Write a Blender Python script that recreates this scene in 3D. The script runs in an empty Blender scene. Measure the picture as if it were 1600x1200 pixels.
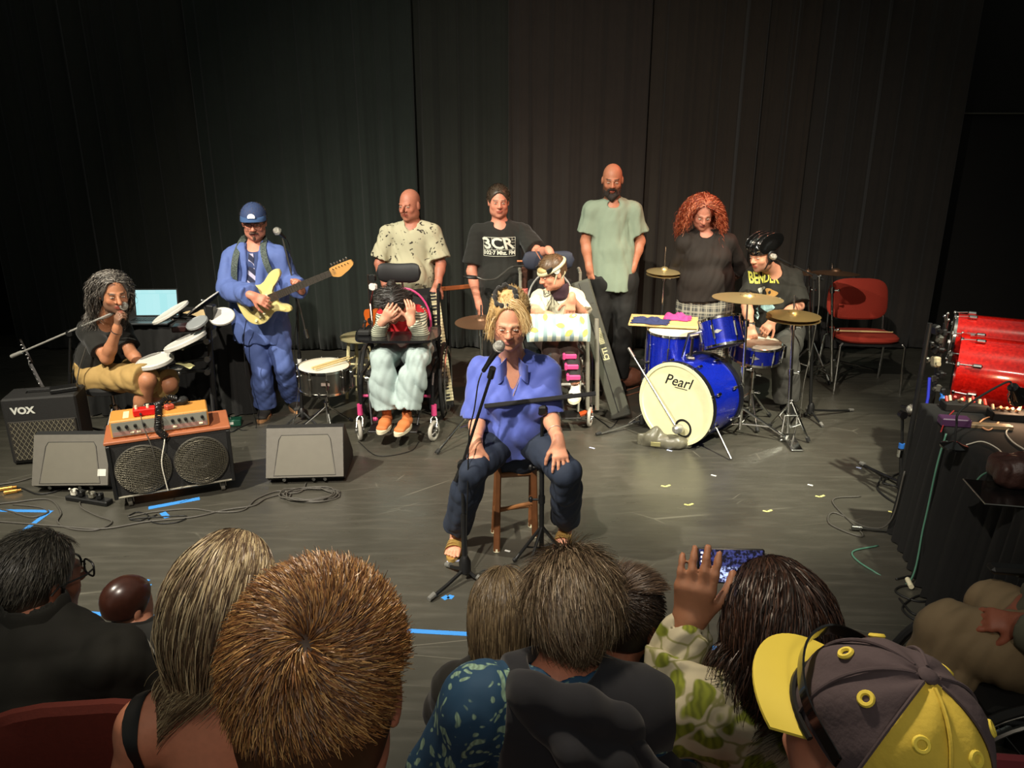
import bpy, bmesh, math, random
import numpy as np
from mathutils import Vector, Matrix
from mathutils.bvhtree import BVHTree
random.seed(7); RNG = np.random.default_rng(7)
C = bpy.context.scene.collection
R = math.radians
# ---------------------------------------------------------------- camera (the 1600x1200 photograph)
FPX, CAMH, TILT = 1180.0, 2.05, R(18)
cam = bpy.data.cameras.new('camera'); camo = bpy.data.objects.new('camera', cam); C.objects.link(camo)
camo.location = (0, 0, CAMH); camo.rotation_euler = (math.pi/2 - TILT, 0, 0)
cam.sensor_width = 36; cam.lens = FPX/1600*36; cam.clip_start = .05; cam.clip_end = 60
bpy.context.scene.camera = camo
vs = bpy.context.scene.view_settings
vs.view_transform = 'Standard'; vs.look = 'None'; vs.gamma = 1; vs.use_curve_mapping = False; vs.exposure = 0.0
# ---------------------------------------------------------------- world and stage lamps
w = bpy.data.worlds.new('world'); bpy.context.scene.world = w; w.use_nodes = True
w.node_tree.nodes['Background'].inputs[0].default_value = (.75, .8, .72, 1)
w.node_tree.nodes['Background'].inputs[1].default_value = 0.16
def spot(name, loc, aim, power, col, size=50, blend=.5, rad=.06):
    l = bpy.data.lights.new(name, 'SPOT'); l.energy = power; l.color = col
    l.spot_size = R(size); l.spot_blend = blend; l.shadow_soft_size = rad
    o = bpy.data.objects.new(name, l); C.objects.link(o); o.location = loc
    o.rotation_euler = (Vector(aim)-Vector(loc)).to_track_quat('-Z', 'Y').to_euler()
    return o
spot('stage_spot_left', (-3.9, 1.7, 5.2), (-1.2, 4.8, .2), 2050, (1, .93, .77), 60, .8)
spot('stage_spot_front', (-1.2, -.2, 5.0), (-.1, 4.7, 1.0), 1700, (1, .90, .77), 66, 1)
spot('stage_spot_right', (3.0, 2.2, 4.9), (1.25, 5.0, .3), 2300, (1, .96, .76), 40, .9)
spot('stage_spot_red', (3.4, 6.4, 4.6), (.9, 5.9, 1.2), 420, (1, .30, .16), 40, 1)
spot('stage_spot_warm', (1.6, 3.4, 5.2), (.7, 6.0, .7), 300, (1, .62, .45), 55, 1)
spot('stage_spot_green', (-2.2, 3.4, 5.2), (.3, 6.0, .9), 300, (.66, 1, .8), 40, 1)
spot('house_lamp', (-.25, 1.9, 3.3), (-.1, .55, 1.35), 210, (1, .82, .60), 78, 1, .08)
spot('house_lamp_rear', (.1, -1.6, 3.7), (.1, 1.2, .9), 80, (1, .84, .66), 90, 1, .15)
# ---------------------------------------------------------------- picture geometry helpers
_s, _c = math.sin(TILT), math.cos(TILT)
def ray(px, py):
    u = (px-800)/FPX; v = (py-600)/FPX
    return np.array((u, _c - v*_s, -(_s + v*_c)))
O3 = np.array((0, 0, CAMH))
def G(px, py, z=0.0):
    d = ray(px, py); return O3 + d*((z-CAMH)/d[2])
def P(px, py, Y):
    d = ray(px, py); return O3 + d*(Y/d[1])
def V3(*a): return np.array(a, float)
def unit(v):
    v = np.asarray(v, float); return v/(np.linalg.norm(v)+1e-12)
def sx(h):
    h = h.lstrip('#'); c = [int(h[i:i+2], 16)/255 for i in (0, 2, 4)]
    return tuple(x/12.92 if x <= .04045 else ((x+.055)/1.055)**2.4 for x in c)
# ---------------------------------------------------------------- materials
MATS = {}
def nt(m):
    m.use_nodes = True; t = m.node_tree; return t, t.nodes, t.links, t.nodes['Principled BSDF']
def mat(name, col, rough=.6, metal=0, var=.12, scale=18, bump=0, emit=0, spec=.5, coat=0, alpha=1, sheen=0, trans=0):
    if name in MATS: return MATS[name]
    if isinstance(col, str): col = sx(col)
    m = bpy.data.materials.new(name); t, N, L, b = nt(m)
    tc = N.new('ShaderNodeTexCoord'); no = N.new('ShaderNodeTexNoise'); no.inputs['Scale'].default_value = scale
    no.inputs['Detail'].default_value = 4; L.new(tc.outputs['Object'], no.inputs['Vector'])
    mx = N.new('ShaderNodeMix'); mx.data_type = 'RGBA'
    mx.inputs[6].default_value = tuple(c*(1-var) for c in col)+(1,); mx.inputs[7].default_value = tuple(min(1, c*(1+var)) for c in col)+(1,)
    L.new(no.outputs['Fac'], mx.inputs[0]); L.new(mx.outputs[2], b.inputs['Base Color'])
    b.inputs['Roughness'].default_value = rough; b.inputs['Metallic'].default_value = metal
    b.inputs['Specular IOR Level'].default_value = spec; b.inputs['Coat Weight'].default_value = coat
    b.inputs['Sheen Weight'].default_value = sheen
    if alpha < 1: b.inputs['Alpha'].default_value = alpha
    if trans: b.inputs['Transmission Weight'].default_value = trans
    if bump:
        bp = N.new('ShaderNodeBump'); bp.inputs['Strength'].default_value = bump; bp.inputs['Distance'].default_value = .01
        L.new(no.outputs['Fac'], bp.inputs['Height']); L.new(bp.outputs['Normal'], b.inputs['Normal'])
    if emit:
        b.inputs['Emission Color'].default_value = col+(1,); b.inputs['Emission Strength'].default_value = emit
    MATS[name] = m; return m
def ramp(N, stops, interp='LINEAR'):
    r = N.new('ShaderNodeValToRGB'); e = r.color_ramp; e.interpolation = interp
    while len(e.elements) < len(stops): e.elements.new(.5)
    for el, (p, c) in zip(e.elements, stops):
        el.position = p; el.color = tuple(c)+(1,)
    return r
def patmat(name, kind, c1, c2, scale=20, rough=.8, th=.5, c3=None, direction='Z', warp=0.0):
    """cloth and shell patterns: stripes / spots / plaid / leaves / attr"""
    if name in MATS: return MATS[name]
    m = bpy.data.materials.new(name); t, N, L, b = nt(m); b.inputs['Roughness'].default_value = rough
    c1, c2 = [sx(c) if isinstance(c, str) else c for c in (c1, c2)]
    tc = N.new('ShaderNodeTexCoord'); vec = tc.outputs['Object']
    def mixc(fac, a, bb):
        mx = N.new('ShaderNodeMix'); mx.data_type = 'RGBA'
        L.new(fac, mx.inputs[0])
        for s, v in ((6, a), (7, bb)):
            if isinstance(v, tuple): mx.inputs[s].default_value = v+(1,)
            else: L.new(v, mx.inputs[s])
        return mx.outputs[2]
    if kind == 'stripes':
        wv = N.new('ShaderNodeTexWave'); wv.bands_direction = direction; wv.inputs['Scale'].default_value = scale
        wv.inputs['Distortion'].default_value = warp; L.new(vec, wv.inputs['Vector'])
        r = ramp(N, [(max(0, th-.06), (0,)*3), (min(1, th+.06), (1,)*3)]); L.new(wv.outputs['Fac'], r.inputs[0])
        out = mixc(r.outputs[0], c1, c2)
    elif kind == 'plaid':
        out = c1
        for dr, sc in (('X', scale), ('Z', scale*1.0), ('X', scale*2.1), ('Z', scale*1.7)):
            wv = N.new('ShaderNodeTexWave'); wv.bands_direction = dr; wv.inputs['Scale'].default_value = sc
            L.new(vec, wv.inputs['Vector']); r = ramp(N, [(.9, (0,)*3), (.97, (.8,)*3)]); L.new(wv.outputs['Fac'], r.inputs[0])
            out = mixc(r.outputs[0], out, c2)
    elif kind in ('spots', 'leaves'):
        no = N.new('ShaderNodeTexNoise'); no.inputs['Scale'].default_value = scale*.6; L.new(vec, no.inputs['Vector'])
        ad = N.new('ShaderNodeMixRGB'); ad.blend_type = 'ADD'; ad.inputs[0].default_value = warp if warp else .08
        L.new(vec, ad.inputs[1]); L.new(no.outputs['Color'], ad.inputs[2])
        vo = N.new('ShaderNodeTexVoronoi'); vo.inputs['Scale'].default_value = scale; L.new(ad.outputs[0], vo.inputs['Vector'])
        r = ramp(N, [(max(0, th-.04), (1,)*3), (th+.04, (0,)*3)]); L.new(vo.outputs['Distance'], r.inputs[0])
        base = c1
        if c3 is not None:
            c3 = sx(c3) if isinstance(c3, str) else c3
            v2 = N.new('ShaderNodeTexVoronoi'); v2.feature = 'DISTANCE_TO_EDGE'; v2.inputs['Scale'].default_value = scale*.8
            L.new(ad.outputs[0], v2.inputs['Vector']); r2 = ramp(N, [(.02, (1,)*3), (.06, (0,)*3)]); L.new(v2.outputs['Distance'], r2.inputs[0])
            base = mixc(r2.outputs[0], c1, c3)
        if kind == 'leaves':
            wv = N.new('ShaderNodeTexWave'); wv.inputs['Scale'].default_value = scale*1.6; wv.inputs['Distortion'].default_value = 9; L.new(vec, wv.inputs['Vector'])
            dk = tuple(c*.6 for c in c2); leaf = mixc(wv.outputs['Fac'], dk, c2)
            out = mixc(r.outputs[0], base, leaf)
        else: out = mixc(r.outputs[0], base, c2)
    L.new(out, b.inputs['Base Color']); MATS[name] = m; return m
def attrmat(name, rough=.5, var=.1, scale=60, spec=.4, sss=0, bump=0, sheen=0):
    """material whose colour is the mesh's own colour attribute times fine noise"""
    if name in MATS: return MATS[name]
    m = bpy.data.materials.new(name); t, N, L, b = nt(m)
    at = N.new('ShaderNodeAttribute'); at.attribute_name = 'Col'
    tc = N.new('ShaderNodeTexCoord'); no = N.new('ShaderNodeTexNoise'); no.inputs['Scale'].default_value = scale; L.new(tc.outputs['Object'], no.inputs['Vector'])
    r = ramp(N, [(0.2, (1-var,)*3), (.8, (1,)*3)]); L.new(no.outputs['Fac'], r.inputs[0])
    mx = N.new('ShaderNodeMixRGB'); mx.blend_type = 'MULTIPLY'; mx.inputs[0].default_value = 1
    L.new(at.outputs['Color'], mx.inputs[1]); L.new(r.outputs[0], mx.inputs[2]); L.new(mx.outputs[0], b.inputs['Base Color'])
    b.inputs['Roughness'].default_value = rough; b.inputs['Specular IOR Level'].default_value = spec
    b.inputs['Sheen Weight'].default_value = sheen
    if sss:
        b.inputs['Subsurface Weight'].default_value = sss; b.inputs['Subsurface Radius'].default_value = (.012, .005, .003); b.inputs['Subsurface Scale'].default_value = 1
    if bump:
        bp = N.new('ShaderNodeBump'); bp.inputs['Strength'].default_value = bump; bp.inputs['Distance'].default_value = .003
        L.new(no.outputs['Fac'], bp.inputs['Height']); L.new(bp.outputs['Normal'], b.inputs['Normal'])
    MATS[name] = m; return m
# ---------------------------------------------------------------- objects
def world_of(o):
    m = Matrix.Identity(4)
    while o is not None:
        m = Matrix.LocRotScale(o.location, o.rotation_euler, o.scale) @ m; o = o.parent
    return m
def tag(o, label=None, cat=None, group=None, kind=None):
    for k, v in (('label', label), ('category', cat), ('group', group), ('kind', kind)):
        if v: o[k] = v
    return o
def thing(name, label, cat, loc, rotz=0, group=None):
    o = bpy.data.objects.new(name, None); C.objects.link(o); o.empty_display_size = .1
    o.location = tuple(loc); o.rotation_euler = (0, 0, rotz); return tag(o, label, cat, group)
def mesh_obj(name, verts, faces, material, parent=None, smooth=True, sharp=35, matidx=None, col=None, label=None, base=None):
    verts = np.asarray(verts, float).reshape(-1, 3)
    loc = None
    if parent is not None:
        Mi = np.array(world_of(parent).inverted()); verts = verts@Mi[:3, :3].T + Mi[:3, 3]
    elif base is not None:
        loc = np.asarray(base, float); verts = verts - loc
    me = bpy.data.meshes.new(name)
    me.from_pydata(verts.tolist(), [], faces if isinstance(faces, list) else faces.tolist())
    for m in (material if isinstance(material, (list, tuple)) else [material]): me.materials.append(m)
    if matidx is not None: me.polygons.foreach_set('material_index', np.asarray(matidx, dtype=np.int32))
    if smooth:
        me.polygons.foreach_set('use_smooth', np.ones(len(me.polygons), bool))
        if sharp: me.set_sharp_from_angle(angle=R(sharp))
    if col is not None:
        ca = me.color_attributes.new('Col', 'FLOAT_COLOR', 'POINT')
        c4 = np.ones((len(verts), 4), np.float32); c4[:, :3] = col; ca.data.foreach_set('color', c4.ravel())
    me.update()
    o = bpy.data.objects.new(name, me); C.objects.link(o)
    if loc is not None: o.location = tuple(loc)
    if parent is not None: o.parent = parent
    if label: o['label'] = label
    return o
def frame_from(axis, hint=(0, 0, 1)):
    z = unit(axis); h = np.asarray(hint, float)
    if abs(np.dot(z, unit(h))) > .97: h = V3(1, 0, 0) if abs(z[0]) < .9 else V3(0, 1, 0)
    x = unit(np.cross(h, z)); y = np.cross(z, x); return x, y, z
class MB:
    """collects shapes; build() links them as one mesh object. M maps what is added into world space."""
    def __init__(s, M=None): s.V = []; s.F = []; s.I = []; s.n = 0; s.M = M
    def add(s, v, f, mi=0):
        v = np.asarray(v, float).reshape(-1, 3)
        if s.M is not None: v = v@s.M[0].T + s.M[1]
        s.V.append(v); n = s.n
        s.F += [tuple(i+n for i in q) for q in f]; s.I += [mi]*len(f); s.n += len(v); return s
    def tube(s, pts, r, n=8, mi=0, caps=True, closed=False):
        pts = np.asarray(pts, float); m = len(pts); r = np.broadcast_to(np.asarray(r, float), (m,))
        t = np.zeros_like(pts)
        if closed: t = np.roll(pts, -1, 0)-np.roll(pts, 1, 0)
        else: t[1:-1] = pts[2:]-pts[:-2]; t[0] = pts[1]-pts[0]; t[-1] = pts[-1]-pts[-2]
        t /= np.linalg.norm(t, axis=1)[:, None]+1e-12
        x, y, _ = frame_from(t[0]); a = np.arange(n)/n*2*math.pi; vs_ = []
        for i in range(m):
            x = unit(x - t[i]*np.dot(x, t[i])); y = np.cross(t[i], x)
            vs_.append(pts[i] + r[i]*(np.outer(np.cos(a), x)+np.outer(np.sin(a), y)))
        f = []
        for i in range(m if closed else m-1):
            j = (i+1) % m
            for k in range(n): f.append((i*n+k, i*n+(k+1) % n, j*n+(k+1) % n, j*n+k))
        if caps and not closed: f.append(tuple(range(n))[::-1]); f.append(tuple((m-1)*n+k for k in range(n)))
        return s.add(np.vstack(vs_), f, mi)
    def cyl(s, a, b, ra, rb=None, n=16, mi=0): return s.tube([a, b], [ra, ra if rb is None else rb], n, mi)
    def box(s, c, size, R3=None, bev=0.0, mi=0, taper=None):
        c = np.asarray(c, float); h = np.asarray(size, float)/2
        if bev > 0:
            b = min(bev, *(h*.98)); v = []; idx = {}
            for sx_ in (-1, 1):
                for sy in (-1, 1):
                    for sz in (-1, 1):
                        sg = np.array((sx_, sy, sz))
                        for ax in range(3):
                            p = sg*(h-b); p[ax] = sg[ax]*h[ax]; idx[(sx_, sy, sz, ax)] = len(v); v.append(p)
            f = []
            cs = [(-1, -1), (1, -1), (1, 1), (-1, 1)]
            for ax in range(3):
                o1, o2 = (ax+1) % 3, (ax+2) % 3
                for sg in (-1, 1):
                    q = []
                    for a_, b_ in cs:
                        k = [0]*3; k[ax] = sg; k[o1] = a_; k[o2] = b_; q.append(idx[(*k, ax)])
                    f.append(tuple(q) if sg > 0 else tuple(q[::-1]))
            for ax in range(3):
                o1, o2 = (ax+1) % 3, (ax+2) % 3
                for a_ in (-1, 1):
                    for b_ in (-1, 1):
                        k0 = [0]*3; k0[ax] = -1; k0[o1] = a_; k0[o2] = b_; k1 = list(k0); k1[ax] = 1
                        q = (idx[(*k0, o1)], idx[(*k1, o1)], idx[(*k1, o2)], idx[(*k0, o2)])
                        f.append(q if a_*b_ < 0 else q[::-1])
            for sx_ in (-1, 1):
                for sy in (-1, 1):
                    for sz in (-1, 1):
                        q = tuple(idx[(sx_, sy, sz, a)] for a in range(3)); f.append(q if sx_*sy*sz > 0 else q[::-1])
            v = np.array(v)
        else:
            v = np.array([(x, y, z) for x in (-1, 1) for y in (-1, 1) for z in (-1, 1)])*h
            f = [(0, 1, 3, 2), (4, 6, 7, 5), (0, 4, 5, 1), (2, 3, 7, 6), (0, 2, 6, 4), (1, 5, 7, 3)]
        if taper is not None:
            k = (v[:, 2]/h[2]+1)/2; v = v.copy(); v[:, 0] *= 1+(taper[0]-1)*k; v[:, 1] *= 1+(taper[1]-1)*k
        if R3 is not None: v = v@np.asarray(R3, float)
        return s.add(v+c, f, mi)
    def ell(s, c, r, R3=None, nu=20, nv=12, mi=0):
        r = np.broadcast_to(np.asarray(r, float), (3,)); v = [(0, 0, -1)]
        for j in range(1, nv):
            t = math.pi*j/nv-math.pi/2
            for i in range(nu): a = 2*math.pi*i/nu; v.append((math.cos(t)*math.cos(a), math.cos(t)*math.sin(a), math.sin(t)))
        v.append((0, 0, 1)); v = np.array(v)*r; f = []
        for i in range(nu): f.append((0, 1+(i+1) % nu, 1+i))
        for j in range(nv-2):
            for i in range(nu):
                a = 1+j*nu; b = a+nu; f.append((a+i, a+(i+1) % nu, b+(i+1) % nu, b+i))
        l = len(v)-1; a = 1+(nv-2)*nu
        for i in range(nu): f.append((l, a+i, a+(i+1) % nu))
        if R3 is not None: v = v@np.asarray(R3, float)
        return s.add(v+np.asarray(c, float), f, mi)
    def lathe(s, prof, o=(0, 0, 0), axis=(0, 0, 1), n=32, mi=0, ell=(1, 1), hint=(0, 1, 0)):
        x, y, z = frame_from(axis, hint); a = np.arange(n)/n*2*math.pi; v = []; f = []
        for r, h in prof: v.append(np.asarray(o, float)+z*h+r*(ell[0]*np.outer(np.cos(a), x)+ell[1]*np.outer(np.sin(a), y)))
        for i in range(len(prof)-1):
            for k in range(n): f.append((i*n+k, i*n+(k+1) % n, (i+1)*n+(k+1) % n, (i+1)*n+k))
        if prof[0][0] > 1e-6: f.append(tuple(range(n))[::-1])
        if prof[-1][0] > 1e-6: f.append(tuple((len(prof)-1)*n+k for k in range(n)))
        return s.add(np.vstack(v), f, mi)
    def torus(s, c, axis, Rr, r, n=40, m=8, mi=0, arc=None, ell=(1, 1), hint=(0, 0, 1)):
        x, y, z = frame_from(axis, hint); a0, a1 = arc if arc else (0, 2*math.pi)
        k = n if not arc else n+1
        a = a0+np.arange(k)/n*(a1-a0); pts = np.asarray(c, float)+Rr*(ell[0]*np.outer(np.cos(a), x)+ell[1]*np.outer(np.sin(a), y))
        return s.tube(pts, r, m, mi, closed=arc is None)
    def prism(s, poly, o, x, y, depth, mi=0, hole=False):
        poly = np.asarray(poly, float); x = np.asarray(x, float); y = np.asarray(y, float); z = unit(np.cross(x, y)); o = np.asarray(o, float)
        n = len(poly); a = o+np.outer(poly[:, 0], x)+np.outer(poly[:, 1], y); b = a+z*depth
        f = [tuple(range(n))[::-1], tuple(range(n, 2*n))]+[(i, (i+1) % n, n+(i+1) % n, n+i) for i in range(n)]
        return s.add(np.vstack([a, b]), f, mi)
    def grid(s, pts, mi=0, closed_u=False):
        pts = np.asarray(pts, float); nu, nv = pts.shape[:2]; f = []
        for i in range(nu if closed_u else nu-1):
            j = (i+1) % nu
            for k in range(nv-1): f.append((i*nv+k, j*nv+k, j*nv+k+1, i*nv+k+1))
        return s.add(pts.reshape(-1, 3), f, mi)
    def slab(s, pts, th, mi=0):
        """a grid of points given real thickness th (vector offset or scalar along -z)"""
        pts = np.asarray(pts, float); nu, nv = pts.shape[:2]; off = V3(0, 0, -th) if np.isscalar(th) else np.asarray(th)
        s.grid(pts, mi); s.grid((pts+off)[::-1], mi)
        rim = [(i, 0) for i in range(nu)]+[(nu-1, j) for j in range(1, nv)]+[(i, nv-1) for i in range(nu-2, -1, -1)]+[(0, j) for j in range(nv-2, 0, -1)]
        a = np.array([pts[i, j] for i, j in rim]); n = len(a)
        s.add(np.vstack([a, a+off]), [(i, n+i, n+(i+1) % n, (i+1) % n) for i in range(n)], mi); return s
    def build(s, name, material, parent=None, smooth=True, sharp=35, label=None, base=None):
        if not s.V: return None
        return mesh_obj(name, np.vstack(s.V), s.F, material, parent, smooth, sharp, s.I if isinstance(material, (list, tuple)) else None, label=label, base=base)
def rotz(a): return np.array(((math.cos(a), math.sin(a), 0), (-math.sin(a), math.cos(a), 0), (0, 0, 1)))   # rows = local axes
def place(loc, a=0): return (rotz(a).T, np.asarray(loc, float))      # MB.M for a thing turned by a about z
def spline(pts, n=10):
    pts = np.asarray(pts, float)
    if len(pts) < 3: return pts
    e = np.vstack([2*pts[0]-pts[1], pts, 2*pts[-1]-pts[-2]]); out = []
    for i in range(len(pts)-1):
        p0, p1, p2, p3 = e[i:i+4]
        for t in np.arange(n)/n:
            out.append(.5*((2*p1)+(-p0+p2)*t+(2*p0-5*p1+4*p2-p3)*t*t+(-p0+3*p1-3*p2+p3)*t**3))
    out.append(pts[-1]); return np.array(out)
def text_mesh(txt, size=.1, shear=0, bold=0, depth=0.0):
    cu = bpy.data.curves.new('txt', 'FONT'); cu.body = txt; cu.size = size; cu.shear = shear; cu.offset = bold; cu.align_x = 'CENTER'; cu.align_y = 'CENTER'
    cu.resolution_u = 3
    o = bpy.data.objects.new('txt', cu); C.objects.link(o); dg = bpy.context.evaluated_depsgraph_get(); dg.update()
    me = bpy.data.meshes.new_from_object(o.evaluated_get(dg)); v = np.array([p.co[:] for p in me.vertices]).reshape(-1, 3); f = [tuple(p.vertices) for p in me.polygons]
    bpy.data.objects.remove(o); bpy.data.curves.remove(cu); bpy.data.meshes.remove(me); return v, f
def decal(name, v, f, o, x, y, material, parent, off=.002, target=None, th=.0006, label=None):
    """flat marks (text, drawings) laid on a surface: (v[:,0], v[:,1]) along x, y from o; pressed onto target along -n"""
    x = unit(x); y = unit(y); n = unit(np.cross(x, y)); v = np.asarray(v, float)
    w_ = np.asarray(o, float)+np.outer(v[:, 0], x)+np.outer(v[:, 1], y)
    if target is not None:
        M = np.array(world_of(target)); me = target.data; tv = np.empty(len(me.vertices)*3); me.vertices.foreach_get('co', tv); tv = tv.reshape(-1, 3)@M[:3, :3].T+M[:3, 3]
        bvh = BVHTree.FromPolygons(tv.tolist(), [tuple(p.vertices) for p in me.polygons])
        for i in range(len(w_)):
            hit = bvh.ray_cast(Vector(w_[i]+n*.3), Vector(-n), .8)
            if hit[0] is not None: w_[i] = np.array(hit[0])+n*off
    else: w_ = w_+n*off
    k = len(w_); vv = np.vstack([w_, w_-n*th]); ff = list(f)+[tuple(i+k for i in q[::-1]) for q in f]
    return mesh_obj(name, vv, ff, material, parent, smooth=False, label=label)
def subdiv_tris(v, f, maxlen):
    bm = bmesh.new(); vs_ = [bm.verts.new(p) for p in v]
    for q in f:
        try: bm.faces.new([vs_[i] for i in q])
        except ValueError: pass
    for _ in range(4):
        e = [e for e in bm.edges if e.calc_length() > maxlen]
        if not e: break
        bmesh.ops.triangulate(bm, faces=bm.faces[:]); e = [e for e in bm.edges if e.calc_length() > maxlen]
        bmesh.ops.subdivide_edges(bm, edges=e, cuts=1)
    bmesh.ops.triangulate(bm, faces=bm.faces[:]); bm.verts.index_update()
    v2 = np.array([p.co[:] for p in bm.verts]); f2 = [tuple(x.index for x in q.verts) for q in bm.faces]; bm.free(); return v2, f2
# ---------------------------------------------------------------- signed distance shapes for bodies and cloth
def smin(a, b, k):
    if k <= 0: return np.minimum(a, b)
    h = np.maximum(k-np.abs(a-b), 0)/k; return np.minimum(a, b)-h*h*k*.25
class SDF:
    def __init__(s, h=.007): s.h = h; s.ops = []
    def _add(s, f, lo, hi, k, sub): s.ops.append((f, np.asarray(lo), np.asarray(hi), k, sub)); return s
    def cap(s, a, b, ra, rb=None, k=.02, sub=False, cut=None):
        a = np.asarray(a, float); b = np.asarray(b, float); rb = ra if rb is None else rb; ab = b-a; L2 = max(ab@ab, 1e-9); d_ = unit(ab)
        def f(X, Y, Z):
            t = np.clip(((X-a[0])*ab[0]+(Y-a[1])*ab[1]+(Z-a[2])*ab[2])/L2, 0, 1)
            d = np.sqrt((X-a[0]-t*ab[0])**2+(Y-a[1]-t*ab[1])**2+(Z-a[2]-t*ab[2])**2)-(ra+(rb-ra)*t)
            if cut: d = np.maximum(d, (X-b[0])*d_[0]+(Y-b[1])*d_[1]+(Z-b[2])*d_[2])
            return d
        m = max(ra, rb); return s._add(f, np.minimum(a, b)-m, np.maximum(a, b)+m, k, sub)
    def chain(s, pts, rs, k=.02, sub=False):
        for i in range(len(pts)-1): s.cap(pts[i], pts[i+1], rs[i], rs[i+1], k, sub)
        return s
    def ell(s, c, r, F=None, k=.02, sub=False):
        c = np.asarray(c, float); r = np.broadcast_to(np.asarray(r, float), (3,)); F_ = np.eye(3) if F is None else np.asarray(F, float)
        def f(X, Y, Z):
            q = [((X-c[0])*F_[i][0]+(Y-c[1])*F_[i][1]+(Z-c[2])*F_[i][2]) for i in range(3)]
            k0 = np.sqrt(sum((q[i]/r[i])**2 for i in range(3))); k1 = np.sqrt(sum((q[i]/r[i]**2)**2 for i in range(3)))+1e-9
            return k0*(k0-1)/k1
        e = np.sqrt(((F_.T*r)**2).sum(1)); return s._add(f, c-e, c+e, k, sub)
    def slab(s, a, b, wdir, ra, rb, k=.03, cut=False, sub=False):
        """capsule with elliptic section: ra=(half width along wdir, half depth)"""
        a = np.asarray(a, float); b = np.asarray(b, float); ab = b-a; L = np.linalg.norm(ab); u = ab/L; w_ = unit(np.asarray(wdir)-u*np.dot(wdir, u)); n = np.cross(u, w_)
        def f(X, Y, Z):
            dx, dy, dz = X-a[0], Y-a[1], Z-a[2]; tt = dx*u[0]+dy*u[1]+dz*u[2]; t = np.clip(tt/L, 0, 1)
            rw = ra[0]+(rb[0]-ra[0])*t; rn = ra[1]+(rb[1]-ra[1])*t; e = (tt-t*L)
            pw = dx*w_[0]+dy*w_[1]+dz*w_[2]; pn = dx*n[0]+dy*n[1]+dz*n[2]; re = np.minimum(rw, rn)
            k0 = np.sqrt((pw/rw)**2+(pn/rn)**2+(e/re)**2); k1 = np.sqrt((pw/rw**2)**2+(pn/rn**2)**2+(e/re**2)**2)+1e-9
            d = k0*(k0-1)/k1
            if cut: d = np.maximum(d, tt-L)
            return d
        m = max(*ra, *rb); return s._add(f, np.minimum(a, b)-m, np.maximum(a, b)+m, k, sub)
    def box(s, c, half, F=None, r=.01, k=.01, sub=False):
        c = np.asarray(c, float); half = np.asarray(half, float)-r; F_ = np.eye(3) if F is None else np.asarray(F, float)
        def f(X, Y, Z):
            q = [np.abs((X-c[0])*F_[i][0]+(Y-c[1])*F_[i][1]+(Z-c[2])*F_[i][2])-half[i] for i in range(3)]
            return np.sqrt(sum(np.maximum(x, 0)**2 for x in q))+np.minimum(np.maximum(q[0], np.maximum(q[1], q[2])), 0)-r
        e = (np.abs(F_.T)*(half+r)).sum(1); return s._add(f, c-e, c+e, k, sub)
    def plane(s, p, n, k=.004, lo=None, hi=None):
        """remove everything on the +n side of p (inside lo..hi when given)"""
        p = np.asarray(p, float); n = unit(n)
        f = lambda X, Y, Z: -((X-p[0])*n[0]+(Y-p[1])*n[1]+(Z-p[2])*n[2])
        return s._add(f, V3(-99, -99, -99) if lo is None else lo, V3(99, 99, 99) if hi is None else hi, k, True)
    def field(s, disp=None):
        h = s.h; un = [o for o in s.ops if not o[4]]; mg = .03
        lo = np.min([o[1] for o in un], 0)-mg; hi = np.max([o[2] for o in un], 0)+mg
        n = np.ceil((hi-lo)/h).astype(int)+1; D = np.full(n, .08, np.float32); ax = [(lo[i]+np.arange(n[i])*h).astype(np.float32) for i in range(3)]
        for f, l, u, k, sub in s.ops:
            i0 = np.clip(np.floor((l-mg-k-lo)/h).astype(int), 0, n); i1 = np.clip(np.ceil((u+mg+k-lo)/h).astype(int)+1, 0, n)
            if (i1 <= i0).any(): continue
            sl = tuple(slice(a, b) for a, b in zip(i0, i1))
            X = ax[0][sl[0]][:, None, None]; Y = ax[1][sl[1]][None, :, None]; Z = ax[2][sl[2]][None, None, :]
            d = f(X, Y, Z).astype(np.float32)
            D[sl] = -smin(-D[sl], d, k) if sub else smin(D[sl], d, k)
        if disp is not None:
            near = np.abs(D) < .05; ii = np.nonzero(near); p = [ax[i][ii[i]] for i in range(3)]; D[near] += disp(*p)
        return D, lo
    def mesh(s, disp=None, relax=1):
        D, lo = s.field(disp); return nets(D, lo, s.h, relax)
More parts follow.
